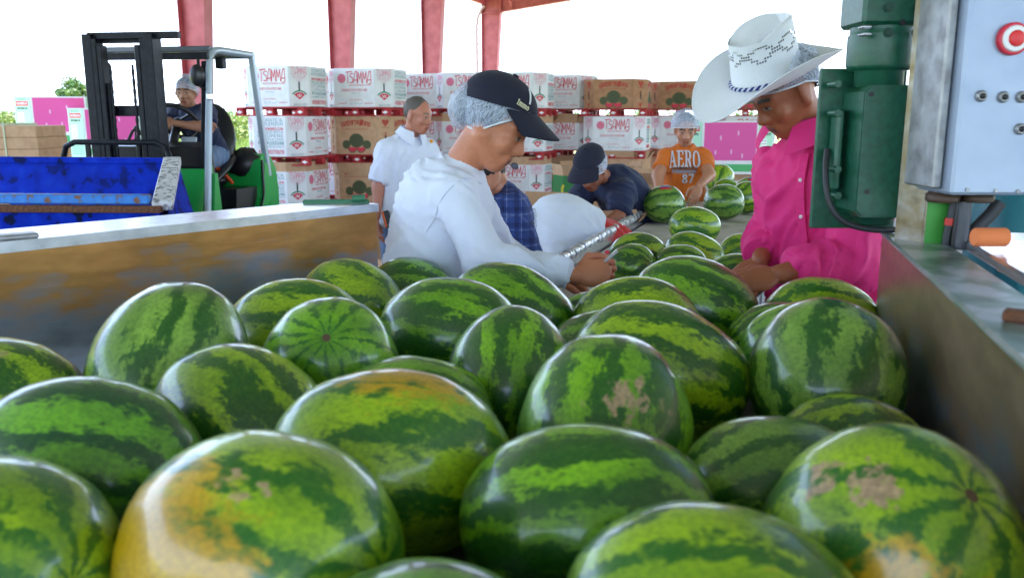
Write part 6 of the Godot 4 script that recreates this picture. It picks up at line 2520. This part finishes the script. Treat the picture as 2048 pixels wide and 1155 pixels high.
func woman_in_white() -> void:
	var J := {
		"head": at(990, 250, 2.72), "face": Vector3(0.84, -0.50, 0.22), "crown": Vector3(0.45, 0.88, 0.05),
		"neck": at(932, 322, 2.75), "chest": at(888, 420, 2.77), "pelvis": at(850, 640, 2.80), "hem": at(845, 690, 2.80), "chest_dir": Vector3(0.85, 0, -0.25),
		"sr": at(905, 388, 2.62), "sl": at(930, 375, 2.92), "er": at(972, 522, 2.50), "wr": at(1150, 551, 2.50), "el": at(1010, 515, 3.0), "wl": at(1095, 552, 2.86),
		"handr": [Vector3(0.95, 0.12, -0.1), Vector3(-0.1, 0.4, 0.9), -1.0, [0.75, 0.95, 1.05, 1.1]], "handl": [Vector3(0.9, -0.2, 0), Vector3(0, 0.9, -0.3), 1.0, [0.5, 0.5, 0.5, 0.5]],
	}
	legs(J, Vector3(0.2, 0, 0.95))
	var S := {
		"label": "woman in a white long-sleeved top and navy cap over a hairnet, inspecting melons", "skin": Color(0.50, 0.185, 0.095), "k": 1.08, "head_cell": 0.0036, "cell": 0.011,
		"girth": 1.08, "chest_r": 0.165, "waist_r": 0.195, "flat": 1.12, "neck_r": 0.058, "ears": false, "full": 1.0,
		"shirt": {"name": "long_sleeved_top", "material": M.cloth_white, "sleeve": 1.93, "sleeve_r": 0.062, "cuff_r": 0.042, "folds": folds(0.015, Vector3(0.72, -0.62, 0.2), 0.06, 31)},
		"trousers": M.dark_trousers, "lips": Color(0.32, 0.10, 0.08)}
	var r := figure(J, S)
	var t: Node3D = r.node
	var o: Vector3 = r.org
	var k := 1.08
	var hb: Basis = r.hb
	var P := func(x, y, z): return J.head + hb * (Vector3(x, y, z) * k) - o
	hair(t, J.head, hb, k, o, M.hair_dark, 0.092, -0.045, -0.075)
	cap(t, J.head, hb, k * 1.10, o, M.cap_navy, -0.30, 0.085)
	hairnet(t, J.head, hb, k, o, 0.080, -0.034, -0.045, 0.955)
	# the bun inside the net at the back of the head
	var b := Mb.new()
	b.ell(P.call(0, 0.008, -0.090), Vector3(0.055, 0.060, 0.050) * k, hb, 20)
	build(b, "hair_bun", M.hair_dark, t)
	b = Mb.new()
	var nz := FastNoiseLite.new()
	nz.frequency = 14.0
	b.ell(Vector3.ZERO, Vector3(0.064, 0.070, 0.058) * k, hb, 28)
	for i in b.v.size():
		b.v[i] += b.n[i] * nz.get_noise_3dv(b.v[i] * 1.5) * 0.012
		b.v[i] += P.call(0, 0.008, -0.096)
	build(b, "bun_net", M.net, t)
	# band of the shirt neck
	b = Mb.new()
	var ring := []
	var ax: Vector3 = (J.head - J.neck).normalized()
	var fx := frame(Vector3(0.9, -0.3, 0.1), ax)
	for q in 33:
		var a := TAU * q / 32.0
		ring.append(J.neck - o + fx * Vector3(sin(a) * 0.074, -0.028 - 0.028 * cos(a), cos(a) * 0.082))
	b.tube(ring, 0.007, 8, false)
	build(b, "neck_band", M.cloth_white, t)
	# armhole seam, sleeve hem and side seam stitched into the top
	var g: Field = r.field
	for q in [[J.sr.lerp(J.er, 0.06), (J.er - J.sr).normalized() + Vector3(0.35, 0.15, 0)], [J.er.lerp(J.wr, 0.9), (J.wr - J.er).normalized()]]:
		var ad: Vector3 = q[1].normalized()
		var bx := frame(ad, Vector3(0.1, 0.2, 0.95))
		var pts := []
		for i in 37:
			var a := TAU * i / 36.0
			var rd: Vector3 = bx.x * cos(a) + bx.y * sin(a)
			pts.append(g.hit(q[0] + rd * 0.14, -rd, 0.14) + rd * 0.002 - o)
		b = Mb.new()
		b.tube(pts, 0.0026, 6, false)
		build(b, "seam", M.cloth_white, t)
	# cap embroidery: a white swoosh and yellowish letters on the near side of the front
	b = Mb.new()
	var up3: Vector3 = hb.y
	var sw := []
	for q in 8:
		var u := q / 7.0
		var a := lerpf(-0.42, -0.62, u)
		var el := lerpf(1.02, 0.48, u) + 0.1 * sin(u * 3.0)
		sw.append(P.call(sin(a) * sin(PI / 2 - el) * 0.0905, 0.061 + sin(el) * 0.091, -0.016 + cos(a) * cos(el) * 0.1185))
	b.tube(sw, 0.0028, 6)
	build(b, "swoosh", M.white_paint, t)
	var tm := txt("Immo", true, true)
	var bb := tm.get_aabb()
	var lx: Vector3 = (hb * Vector3(0.63, -0.05, 0.72)).normalized()
	var lo: Vector3 = (hb * Vector3(-0.72, 0.28, 0.62)).normalized()
	var ly := lo.cross(lx).normalized()
	put(tm, "lettering", plain(Color(0.7, 0.66, 0.42), 0.6), t, Transform3D(Basis(lx * (0.046 / bb.size.x), ly * (0.017 / bb.size.y), lo * 0.03), P.call(-0.073, 0.094, 0.060)))
	# headset microphone
	b = Mb.new()
	b.tube(smooth_path([P.call(0.082, -0.005, 0.0), P.call(0.082, -0.05, 0.03), P.call(0.06, -0.08, 0.07), P.call(0.0, -0.074, 0.104)], 16), 0.0015, 6)
	var boom := build(b, "microphone_boom", M.black, t)
	b = Mb.new()
	b.ell(P.call(-0.008, -0.070, 0.112), Vector3(0.0105, 0.0105, 0.013), hb, 14)
	build(b, "microphone_foam", plain(Color(0.09, 0.09, 0.12), 0.95), boom)
	# the slip of white plastic between her finger and thumb
	var tg := thing("plastic_slip", "small white plastic slip with a red end held by the woman's fingers", "slip", at(1222, 512, 2.47))
	b = Mb.new()
	b.box(Vector3.ZERO, Vector3(0.05, 0.017, 0.0015), 0.0006, Basis(Vector3(0, 0, 1), 0.72) * Basis(Vector3.RIGHT, 0.9))
	build(b, "strip", M.white_paint, tg)
	b = Mb.new()
	b.ell(Vector3(-0.012, 0.012, 0.004), Vector3(0.008, 0.006, 0.005), Basis.IDENTITY, 10)
	build(b, "red_end", M.print_red, tg)

func man_in_pink() -> void:
	var k := 1.05
	var J := {
		"head": at(1570, 182, 2.62), "face": Vector3(-0.80, -0.60, 0.20), "crown": Vector3(-0.52, 0.82, 0.20),
		"neck": at(1614, 258, 2.67), "chest": at(1642, 390, 2.70), "pelvis": at(1668, 640, 2.74), "hem": at(1670, 690, 2.74), "chest_dir": Vector3(-0.85, 0, 0.5),
		"sl": at(1702, 345, 2.54), "sr": at(1572, 338, 2.86), "el": at(1712, 525, 2.42), "wl": at(1556, 548, 2.36), "er": at(1545, 462, 2.84), "wr": at(1520, 522, 2.66),
		"handl": [Vector3(-0.93, -0.22, 0.1), Vector3(-0.1, 0.75, 0.65), 1.0, [0.35, 0.4, 0.4, 0.45]], "handr": [Vector3(-0.75, -0.55, 0.15), Vector3(-0.3, 0.8, 0.5), -1.0, [0.3, 0.35, 0.4, 0.4]],
	}
	legs(J, Vector3(-0.4, 0, -0.9))
	var S := {
		"label": "man in a bright pink shirt and white cowboy hat bending over the belt", "skin": Color(0.36, 0.11, 0.05), "k": k, "head_cell": 0.0036, "cell": 0.012,
		"girth": 1.16, "chest_r": 0.175, "waist_r": 0.175, "flat": 1.2, "neck_r": 0.062, "full": 0.5, "brow": Color(0.06, 0.05, 0.045), "lips": Color(0.2, 0.07, 0.05), "arm_r": 0.05,
		"shirt": {"material": M.cloth_pink, "sleeve": 1.80, "sleeve_r": 0.080, "cuff_r": 0.060, "folds": folds(0.022, Vector3(-0.35, -0.9, 0.1), 0.07, 41)},
		"trousers": M.dark_trousers}
	var r := figure(J, S)
	var t: Node3D = r.node
	var o: Vector3 = r.org
	var hb: Basis = r.hb
	var g: Field = r.field
	hair(t, J.head, hb, k, o, M.hair_grey, 0.07, 0.02, -0.05)
	hairnet(t, J.head, hb, k, o, 0.05, 0.022, -0.045, 1.02)
	# collar: stand and two turned-down wings, open in front
	var ax: Vector3 = (J.head - J.neck).normalized()
	var cf := frame(Vector3(-0.86, -0.1, 0.5), (ax + Vector3(0.25, 0.5, 0)).normalized())
	var b := Mb.new()
	var rows := []
	for i in 7:
		var u := i / 6.0
		var row := []
		for j in 29:
			var a := lerpf(-PI + 0.35, PI - 0.35, j / 28.0)          # pi in front
			var front := clampf(absf(a) / PI * 2.0 - 1.0, 0.0, 1.0)
			var rad := lerpf(0.086, 0.135 + 0.02 * front, smoothstep(0.25, 1.0, u))
			var y := 0.075 * sin(minf(u * 3.2, PI / 2)) - maxf(0.0, u - 0.35) * (0.09 + 0.085 * front)
			row.append(J.neck - o + cf * Vector3(sin(a) * rad, y - 0.035 * front - 0.004, -cos(a) * rad * 1.08))
		rows.append(row)
	b.grid(rows)
	flip_out(b, J.neck - o)
	build(b, "collar", M.cloth_pink, t)
	# folded cuffs
	for q in [[J.el, J.wl, 0.80], [J.er, J.wr, 0.80]]:
		var e: Vector3 = q[0].lerp(q[1], q[2])
		var d: Vector3 = (q[1] - q[0]).normalized()
		b = Mb.new()
		var pts := []
		for i in 6:
			pts.append(e + d * (-0.055 + i * 0.012) - o)
		b.tube(pts, [0.058, 0.069, 0.071, 0.070, 0.068, 0.061], 22)
		build(b, "cuff", M.cloth_pink, t)
	# placket, buttons and pen, laid on the front of the shirt
	var out := Vector3(-0.72, 0.1, 0.68).normalized()
	var line_pts := []
	for i in 15:
		var c: Vector3 = at(1572, 300, 2.5).lerp(at(1580, 560, 2.5), i / 14.0)
		line_pts.append(g.hit(c + out * 0.2, -out, 0.6) + out * 0.012 - o)
	b = Mb.new()
	for i in 14:
		b.bar(line_pts[i], line_pts[i + 1], 0.026, 0.006, 0.001, out)
	build(b, "placket", M.cloth_pink, t)
	for i in [3, 7, 11]:
		b = Mb.new()
		b.ell(line_pts[i] + out * 0.004, Vector3(0.0065, 0.0065, 0.0025), frame(out, Vector3.UP), 10)
		build(b, "button", plain(Color(0.75, 0.6, 0.65), 0.3), t)
	var pen := at(1616, 400, 2.4)
	var pp := g.hit(pen + out * 0.2, -out, 0.7) + out * 0.01 - o
	b = Mb.new()
	b.tube([pp + Vector3(-0.004, -0.02, 0), pp + Vector3(0.008, 0.035, 0)], 0.0028, 8)
	build(b, "pen", M.steel_bright, t)
	b = Mb.new()
	b.box(pp + Vector3(-0.016, -0.002, -0.004), Vector3(0.032, 0.012, 0.006), 0.002, frame(out, Vector3.UP))
	build(b, "pocket_slot_shade", M.black, t)  # black block painted in as the shade of the pocket opening
	cowboy_hat(J.head, hb)

func cowboy_hat(_head: Vector3, _hb: Basis) -> void:
	var c := at(1534, 152, 2.60)
	var f := frame(Vector3(-0.86, -0.40, 0.34), Vector3(-0.20, 0.93, 0.28))
	var t := thing("cowboy_hat", "white straw cowboy hat with a braided blue cord, worn by the man in pink", "hat", c)
	M.straw = surfaced(noise_tex(0.12, [[0.0, Color(0.66, 0.68, 0.72)], [0.5, Color(0.76, 0.78, 0.81)], [1.0, Color(0.82, 0.83, 0.85)]], 91), 6.0, 0.6, 0.0, M.weave, 0.5)
	# crown with a long crease and two side dents; the woven openings are gaps in the wall
	var b := Mb.new()
	var rows := []
	var nr := 80
	var nc := 240
	for i in nr + 1:
		var u := i / float(nr)
		var row := []
		var wall := minf(u / 0.62, 1.0)
		var top := clampf((u - 0.62) / 0.38, 0.0, 1.0)
		var rad := lerpf(1.0, 0.90, wall)
		if top > 0:
			rad *= sqrt(maxf(0.0, 1.0 - pow(top, 2.4)))
		for j in nc:
			var a := TAU * j / nc
			var x := sin(a) * 0.088 * rad
			var z := cos(a) * 0.112 * rad
			var y := wall * (0.142 - 0.012 * (z / 0.112)) + 0.012 * sin(top * PI)
			if top > 0:
				y -= 0.050 * exp(-pow(x / 0.030, 2)) * smoothstep(0.0, 0.5, top)
				var dent := exp(-pow((absf(x) - 0.05) / 0.022, 2)) * exp(-pow((z - 0.06) / 0.045, 2))
				y -= 0.022 * dent
			row.append(f * Vector3(x, y, z))
		rows.append(row)
	b.grid(rows, true)
	flip_out(b, f * Vector3(0, 0.03, 0))
	var keep := PackedInt32Array()
	for i in nr:
		for j in nc:
			var r := i - 27
			if r >= 0 and r < 18 and r % 3 != 2 and j % 3 != 2:
				var ph := floorf((j % 36) / 3.0) * 1.5
				if minf(absf(ph - floorf(r / 3.0) * 3.0), absf(16.5 - ph - floorf(r / 3.0) * 3.0)) < 2.4:
					continue
			for q in 6:
				keep.append(b.ix[(i * nc + j) * 6 + q])
	b.ix = keep
	build(b, "crown", M.straw, t)
	# brim: sides curled up, front and back dipping
	b = Mb.new()
	for side in 2:
		rows = []
		for i in 13:
			var u := i / 12.0
			var row := []
			for j in 72:
				var a := TAU * j / 72.0
				var rx := lerpf(0.085, 0.185, u)
				var rz := lerpf(0.108, 0.245, u)
				var sx := sin(a)
				var y := 0.062 * pow(absf(sx), 2.2) * u * u - 0.030 * pow(absf(cos(a)), 3.0) * u * (1.25 if cos(a) > 0 else 0.3)
				row.append(f * Vector3(sx * rx * (1.0 - 0.10 * u * absf(sx)), y - 0.003 * side, cos(a) * rz))
			rows.append(row)
		var k0 := b.v.size()
		b.grid(rows, true)
		for i in range(k0, b.v.size()):
			if b.n[i].dot(f.y) * (1.0 if side == 0 else -1.0) < 0:
				b.n[i] = -b.n[i]
	var brim := build(b, "brim", M.straw, t)
	b = Mb.new()
	var edge := []
	for j in 73:
		var a := TAU * j / 72.0
		var sx := sin(a)
		var y := 0.062 * pow(absf(sx), 2.2) - 0.030 * pow(absf(cos(a)), 3.0) * (1.25 if cos(a) > 0 else 0.3)
		edge.append(f * Vector3(sx * 0.185 * (1.0 - 0.10 * absf(sx)), y - 0.0015, cos(a) * 0.245))
	b.tube(edge, 0.0026, 6, false)
	build(b, "brim_edge", M.straw, brim)
	# braided cord: two strands twisted round each other
	for s in 2:
		b = Mb.new()
		var pts := []
		for j in 241:
			var a := TAU * j / 240.0
			var tw := a * 34.0 + PI * s
			var base := Vector3(sin(a) * 0.0905, 0.010 - 0.004 * cos(a), cos(a) * 0.1145)
			var outv := Vector3(sin(a), 0, cos(a))
			pts.append(f * (base + outv * cos(tw) * 0.0028 + Vector3.UP * sin(tw) * 0.0034))
		b.tube(pts, 0.0036, 5, false)
		build(b, "cord_strand", plain(Color(0.012, 0.025, 0.16) if s == 0 else Color(0.6, 0.64, 0.74), 0.7), t)
	b = Mb.new()
	var kn := f * Vector3(0.091, 0.015, -0.005)
	var loop := []
	for j in 17:
		var a := TAU * j / 16.0
		loop.append(kn + f * Vector3(0.002, sin(a) * 0.008, cos(a) * 0.014))
	b.tube(loop, 0.003, 6, false)
	build(b, "cord_knot", plain(Color(0.012, 0.025, 0.16), 0.7), t)

func others() -> void:
	var tan_skin := Color(0.46, 0.18, 0.09)
	# --- bent over in white, red trousers
	var J := {
		"head": at(1062, 470, 4.28), "face": Vector3(-0.35, -0.92, 0.15), "crown": Vector3(-0.9, 0.3, 0.1),
		"neck": at(1092, 462, 4.33), "chest": at(1128, 458, 4.35), "pelvis": at(1222, 492, 4.58), "hem": at(1180, 478, 4.38), "chest_dir": Vector3(-0.3, -0.95, 0),
		"sl": at(1108, 478, 4.21), "sr": at(1095, 462, 4.49), "el": at(1135, 555, 4.13), "wl": at(1110, 640, 4.11), "er": at(1090, 540, 4.53), "wr": at(1080, 620, 4.53)}
	legs(J, Vector3(0.2, 0, 0.95))
	var r := figure(J, {"label": "person in a white top and red trousers bent over with the back arched", "skin": tan_skin, "cell": 0.013, "girth": 1.1, "chest_r": 0.185, "waist_r": 0.165, "flat": 1.12, "blend": 0.02,
		"shirt": {"material": M.cloth_white, "sleeve": 1.9, "sleeve_r": 0.066, "folds": folds(0.012, Vector3(0.8, -0.3, 0.3), 0.07, 51)}, "trousers": M.cloth_red})
	hair(r.node, J.head, r.hb, 1.0, r.org, M.hair_dark)
	hairnet(r.node, J.head, r.hb, 1.05, r.org)
	# --- navy shirt and cap, leaning into the bin
	J = {
		"head": at(1182, 338, 5.0), "face": Vector3(-0.42, -0.66, 0.62), "crown": Vector3(-0.3, 0.72, 0.5),
		"neck": at(1208, 356, 5.14), "chest": at(1236, 378, 5.24), "pelvis": at(1292, 450, 5.42), "hem": at(1300, 455, 5.42), "chest_dir": Vector3(-0.4, -0.75, 0.4),
		"sl": at(1246, 384, 5.04), "sr": at(1176, 374, 5.26), "el": at(1236, 440, 4.86), "wl": at(1180, 448, 4.95), "er": at(1152, 410, 5.12), "wr": at(1130, 440, 5.1),
		"handl": [Vector3(-0.9, -0.3, 0), Vector3(0, 0.8, 0.5), 1.0, [0.4, 0.4, 0.4, 0.4]], "handr": [Vector3(-0.6, -0.7, 0), Vector3(0, 0.6, 0.7), -1.0, [0.4, 0.4, 0.4, 0.4]]}
	legs(J, Vector3(0.6, 0, 0.75))
	r = figure(J, {"label": "man in a navy T-shirt and dark cap leaning down over an open bin", "skin": Color(0.34, 0.13, 0.075), "cell": 0.014, "girth": 1.1, "beard": 0.4,
		"shirt": {"name": "t_shirt", "material": M.cloth_navy, "sleeve": 0.8, "sleeve_r": 0.076, "folds": folds(0.011, Vector3(0.6, -0.7, 0.1), 0.08, 52)}, "trousers": M.dark_trousers})
	hair(r.node, J.head, r.hb, 1.0, r.org, M.hair_dark)
	cap(r.node, J.head, r.hb, 1.08, r.org, M.cap_navy)
	hairnet(r.node, J.head, r.hb, 1.0, r.org, 0.03, -0.02, -0.065, 1.03)
	# --- orange T-shirt with lettering
	J = {
		"head": at(1371, 258, 6.55), "face": Vector3(-0.08, -0.36, 0.93), "neck": at(1370, 294, 6.62), "chest": at(1369, 328, 6.62), "pelvis": at(1366, 424, 6.64), "hem": at(1366, 436, 6.64), "chest_dir": Vector3(0, 0, 1),
		"sl": at(1406, 314, 6.60), "sr": at(1333, 314, 6.60), "el": at(1419, 350, 6.42), "wl": at(1399, 372, 6.22), "er": at(1316, 352, 6.45), "wr": at(1320, 398, 6.3),
		"handl": [Vector3(-0.35, -0.6, 0.5), Vector3(0.2, 0.5, 0.8), 1.0, [0.3, 0.3, 0.3, 0.3]], "handr": [Vector3(0.1, -0.9, 0.2), Vector3(-0.2, 0.2, 0.9), -1.0, [0.3, 0.3, 0.3, 0.3]]}
	legs(J, Vector3(1, 0, 0.1))
	r = figure(J, {"label": "man in an orange T-shirt lettered AERO 87 and a hairnet at the belt", "skin": Color(0.47, 0.21, 0.125), "cell": 0.014, "girth": 0.98, "beard": 0.45, "arm_r": 0.05,
		"shirt": {"name": "t_shirt", "material": M.cloth_orange, "sleeve": 0.62, "sleeve_r": 0.066, "folds": folds(0.010, Vector3(0.1, 1, 0), 0.08, 53)}, "trousers": M.jeans})
	hair(r.node, J.head, r.hb, 1.0, r.org, M.hair_dark)
	hairnet(r.node, J.head, r.hb, 1.06, r.org, 0.05, -0.0, -0.05, 1.08)
	var letter_grey := plain(Color(0.55, 0.52, 0.55), 0.85)
	cloth_text(r.node, r.field, "AERO", at(1369, 317, 6.5), Vector3.RIGHT, Vector3.UP, 0.235, 0.125, letter_grey, r.org, true, true, 0.03)
	cloth_text(r.node, r.field, "Athletics", at(1370, 335, 6.5), Vector3.RIGHT, Vector3.UP, 0.19, 0.035, plain(Color(0.12, 0.07, 0.06), 0.9), r.org)
	cloth_text(r.node, r.field, "▬▬▬", at(1369, 343, 6.5), Vector3.RIGHT, Vector3.UP, 0.18, 0.028, plain(Color(0.25, 0.2, 0.22), 0.9), r.org)
	cloth_text(r.node, r.field, "87", at(1376, 357, 6.5), Vector3.RIGHT, Vector3.UP, 0.09, 0.07, letter_grey, r.org)
	# --- white polo shirt, walking past
	J = {
		"head": at(836, 230, 5.85), "face": Vector3(0.84, -0.22, 0.48), "neck": at(822, 268, 5.90), "chest": at(812, 315, 5.92), "pelvis": at(806, 436, 5.95), "hem": at(806, 452, 5.95), "chest_dir": Vector3(0.45, 0, 0.9),
		"sr": at(776, 302, 5.84), "sl": at(852, 300, 5.98), "er": at(757, 375, 5.82), "wr": at(752, 436, 5.76), "el": at(880, 372, 5.98), "wl": at(884, 430, 5.85),
		"handr": [Vector3(0.1, -0.95, 0.15), Vector3(-0.9, 0, 0.3), 1.0, [0.3, 0.3, 0.3, 0.3]], "handl": [Vector3(0.1, -0.95, 0.15), Vector3(0.9, 0, 0.3), -1.0, [0.3, 0.3, 0.3, 0.3]]}
	legs(J, Vector3(0.85, 0, -0.4))
	r = figure(J, {"label": "balding man in a white polo shirt and jeans walking past the bins", "skin": Color(0.46, 0.18, 0.115), "cell": 0.014, "girth": 1.05, "waist_r": 0.185, "brow": Color(0.12, 0.09, 0.07), "arm_r": 0.05,
		"shirt": {"name": "polo_shirt", "material": M.cloth_white, "sleeve": 0.85, "sleeve_r": 0.078, "folds": folds(0.011, Vector3(0.2, 1, 0), 0.08, 54)}, "trousers": M.jeans})
	hair(r.node, J.head, r.hb, 1.0, r.org, M.hair_grey, 0.104, 0.0, -0.055)
	var b := Mb.new()
	var o: Vector3 = r.org
	var rows := []
	var cf := frame(Vector3(0.6, -0.15, 0.8), Vector3(0.08, 0.98, 0.1))
	for i in 5:
		var row := []
		for j in 25:
			var a := lerpf(-PI + 0.3, PI - 0.3, j / 24.0)
			var front := clampf(absf(a) / PI * 2.0 - 1.0, 0.0, 1.0)
			var u := i / 4.0
			row.append(J.neck - o + cf * Vector3(sin(a) * lerpf(0.074, 0.108, u), 0.05 - u * (0.045 + 0.06 * front) - 0.03 * front, -cos(a) * lerpf(0.078, 0.118, u)))
		rows.append(row)
	b.grid(rows)
	flip_out(b, J.neck - o)
	build(b, "collar", M.cloth_white, r.node)
	b = Mb.new()
	var lg: Vector3 = r.field.hit(at(848, 285, 5.6), Vector3(0.05, 0, -1), 0.6) + Vector3(0, 0, 0.012) - o
	b.ell(lg, Vector3(0.013, 0.013, 0.003), Basis.IDENTITY, 12)
	build(b, "chest_emblem", plain(Color(0.75, 0.28, 0.01), 0.7), r.node)
	var ph := thing("phone_holster", "black and orange phone holster on the belt of the man in the white polo", "holster", at(774, 438, 5.74))
	b = Mb.new()
	b.box(Vector3.ZERO, Vector3(0.05, 0.115, 0.03), 0.006, Basis(Vector3(0, 0, 1), 0.25))
	build(b, "case", M.black, ph)
	b = Mb.new()
	b.box(Vector3(-0.016, 0.0, 0.014), Vector3(0.014, 0.108, 0.008), 0.002, Basis(Vector3(0, 0, 1), 0.25))
	build(b, "orange_edge", plain(Color(0.7, 0.12, 0.015), 0.5), ph)
	# --- forklift driver
	J = {
		"head": at(371, 184, 7.20), "face": Vector3(0.08, -0.12, 0.99), "neck": at(380, 214, 7.26), "chest": at(392, 248, 7.32), "pelvis": at(424, 306, 7.50), "hem": at(424, 306, 7.50), "chest_dir": Vector3(-0.35, 0, 0.93),
		"sl": at(412, 226, 7.28), "sr": at(353, 226, 7.40), "el": at(416, 258, 7.02), "wl": at(350, 246, 6.93), "er": at(338, 252, 7.2), "wr": at(392, 248, 7.0),
		"handl": [Vector3(-0.9, 0.1, 0.2), Vector3(0, 0.6, 0.8), 1.0, [0.5, 0.5, 0.5, 0.5]], "handr": [Vector3(0.9, 0, 0.2), Vector3(0, 0.6, 0.8), -1.0, [0.5, 0.5, 0.5, 0.5]],
		"hl": at(434, 312, 7.42), "hr": at(404, 312, 7.55), "kl": at(404, 322, 7.04), "al": at(396, 396, 7.10), "kr": at(372, 322, 7.16), "ar": at(368, 392, 7.15)}
	r = figure(J, {"label": "forklift driver in a dark shirt and hairnet resting his arms on the wheel", "skin": Color(0.42, 0.19, 0.11), "cell": 0.015, "beard": 0.25,
		"shirt": {"material": M.cloth_navy, "sleeve": 0.75, "sleeve_r": 0.075, "folds": folds(0.01, Vector3(0.2, 1, 0), 0.08, 55)}, "trousers": M.jeans})
	hair(r.node, J.head, r.hb, 1.0, r.org, M.hair_dark)
	hairnet(r.node, J.head, r.hb, 1.06, r.org, 0.045, -0.02, -0.05, 1.06)
	# --- plaid shirt behind the woman
	J = {
		"head": at(968, 356, 3.34), "face": Vector3(0.55, -0.45, -0.65), "neck": at(982, 392, 3.38), "chest": at(994, 440, 3.42), "pelvis": at(975, 610, 3.46), "chest_dir": Vector3(0.7, 0, -0.7),
		"sr": at(1022, 420, 3.30), "sl": at(985, 415, 3.56), "er": at(1046, 500, 3.22), "wr": at(1095, 560, 3.2), "el": at(1030, 500, 3.6), "wl": at(1080, 560, 3.5)}
	legs(J, Vector3(0.6, 0, 0.75))
	r = figure(J, {"label": "person in a blue plaid shirt half hidden behind the woman in white", "skin": Color(0.5, 0.2, 0.11), "cell": 0.014,
		"shirt": {"name": "plaid_shirt", "material": M.plaid, "sleeve": 1.9, "sleeve_r": 0.07, "folds": folds(0.010, Vector3(0.3, -0.9, 0), 0.07, 56)}, "trousers": M.jeans})
	hair(r.node, J.head, r.hb, 1.0, r.org, M.hair_dark, 0.06, 0.0, -0.03)
	# --- teal shirt at the far right, beyond the control box
	J = {
		"head": at(2078, 342, 3.0), "face": Vector3(0.6, -0.7, 0.2), "crown": Vector3(0.6, 0.8, 0), "neck": at(2053, 387, 3.05), "chest": at(2028, 442, 3.08), "pelvis": at(1998, 632, 3.2), "chest_dir": Vector3(0.8, -0.2, 0.2),
		"sr": at(2028, 422, 2.92), "sl": at(2033, 412, 3.26), "er": at(2018, 522, 2.85), "wr": at(2088, 552, 2.8), "el": at(2068, 512, 3.3), "wl": at(2118, 552, 3.2)}
	legs(J, Vector3(0.2, 0, 0.95))
	r = figure(J, {"label": "person in a teal shirt bending beyond the control box", "skin": tan_skin, "cell": 0.016, "girth": 1.2,
		"shirt": {"material": M.cloth_teal, "sleeve": 0.9, "sleeve_r": 0.08, "folds": folds(0.014, Vector3(0.3, -0.9, 0), 0.07, 57)}, "trousers": M.dark_trousers})
	hair(r.node, J.head, r.hb, 1.0, r.org, M.hair_dark)
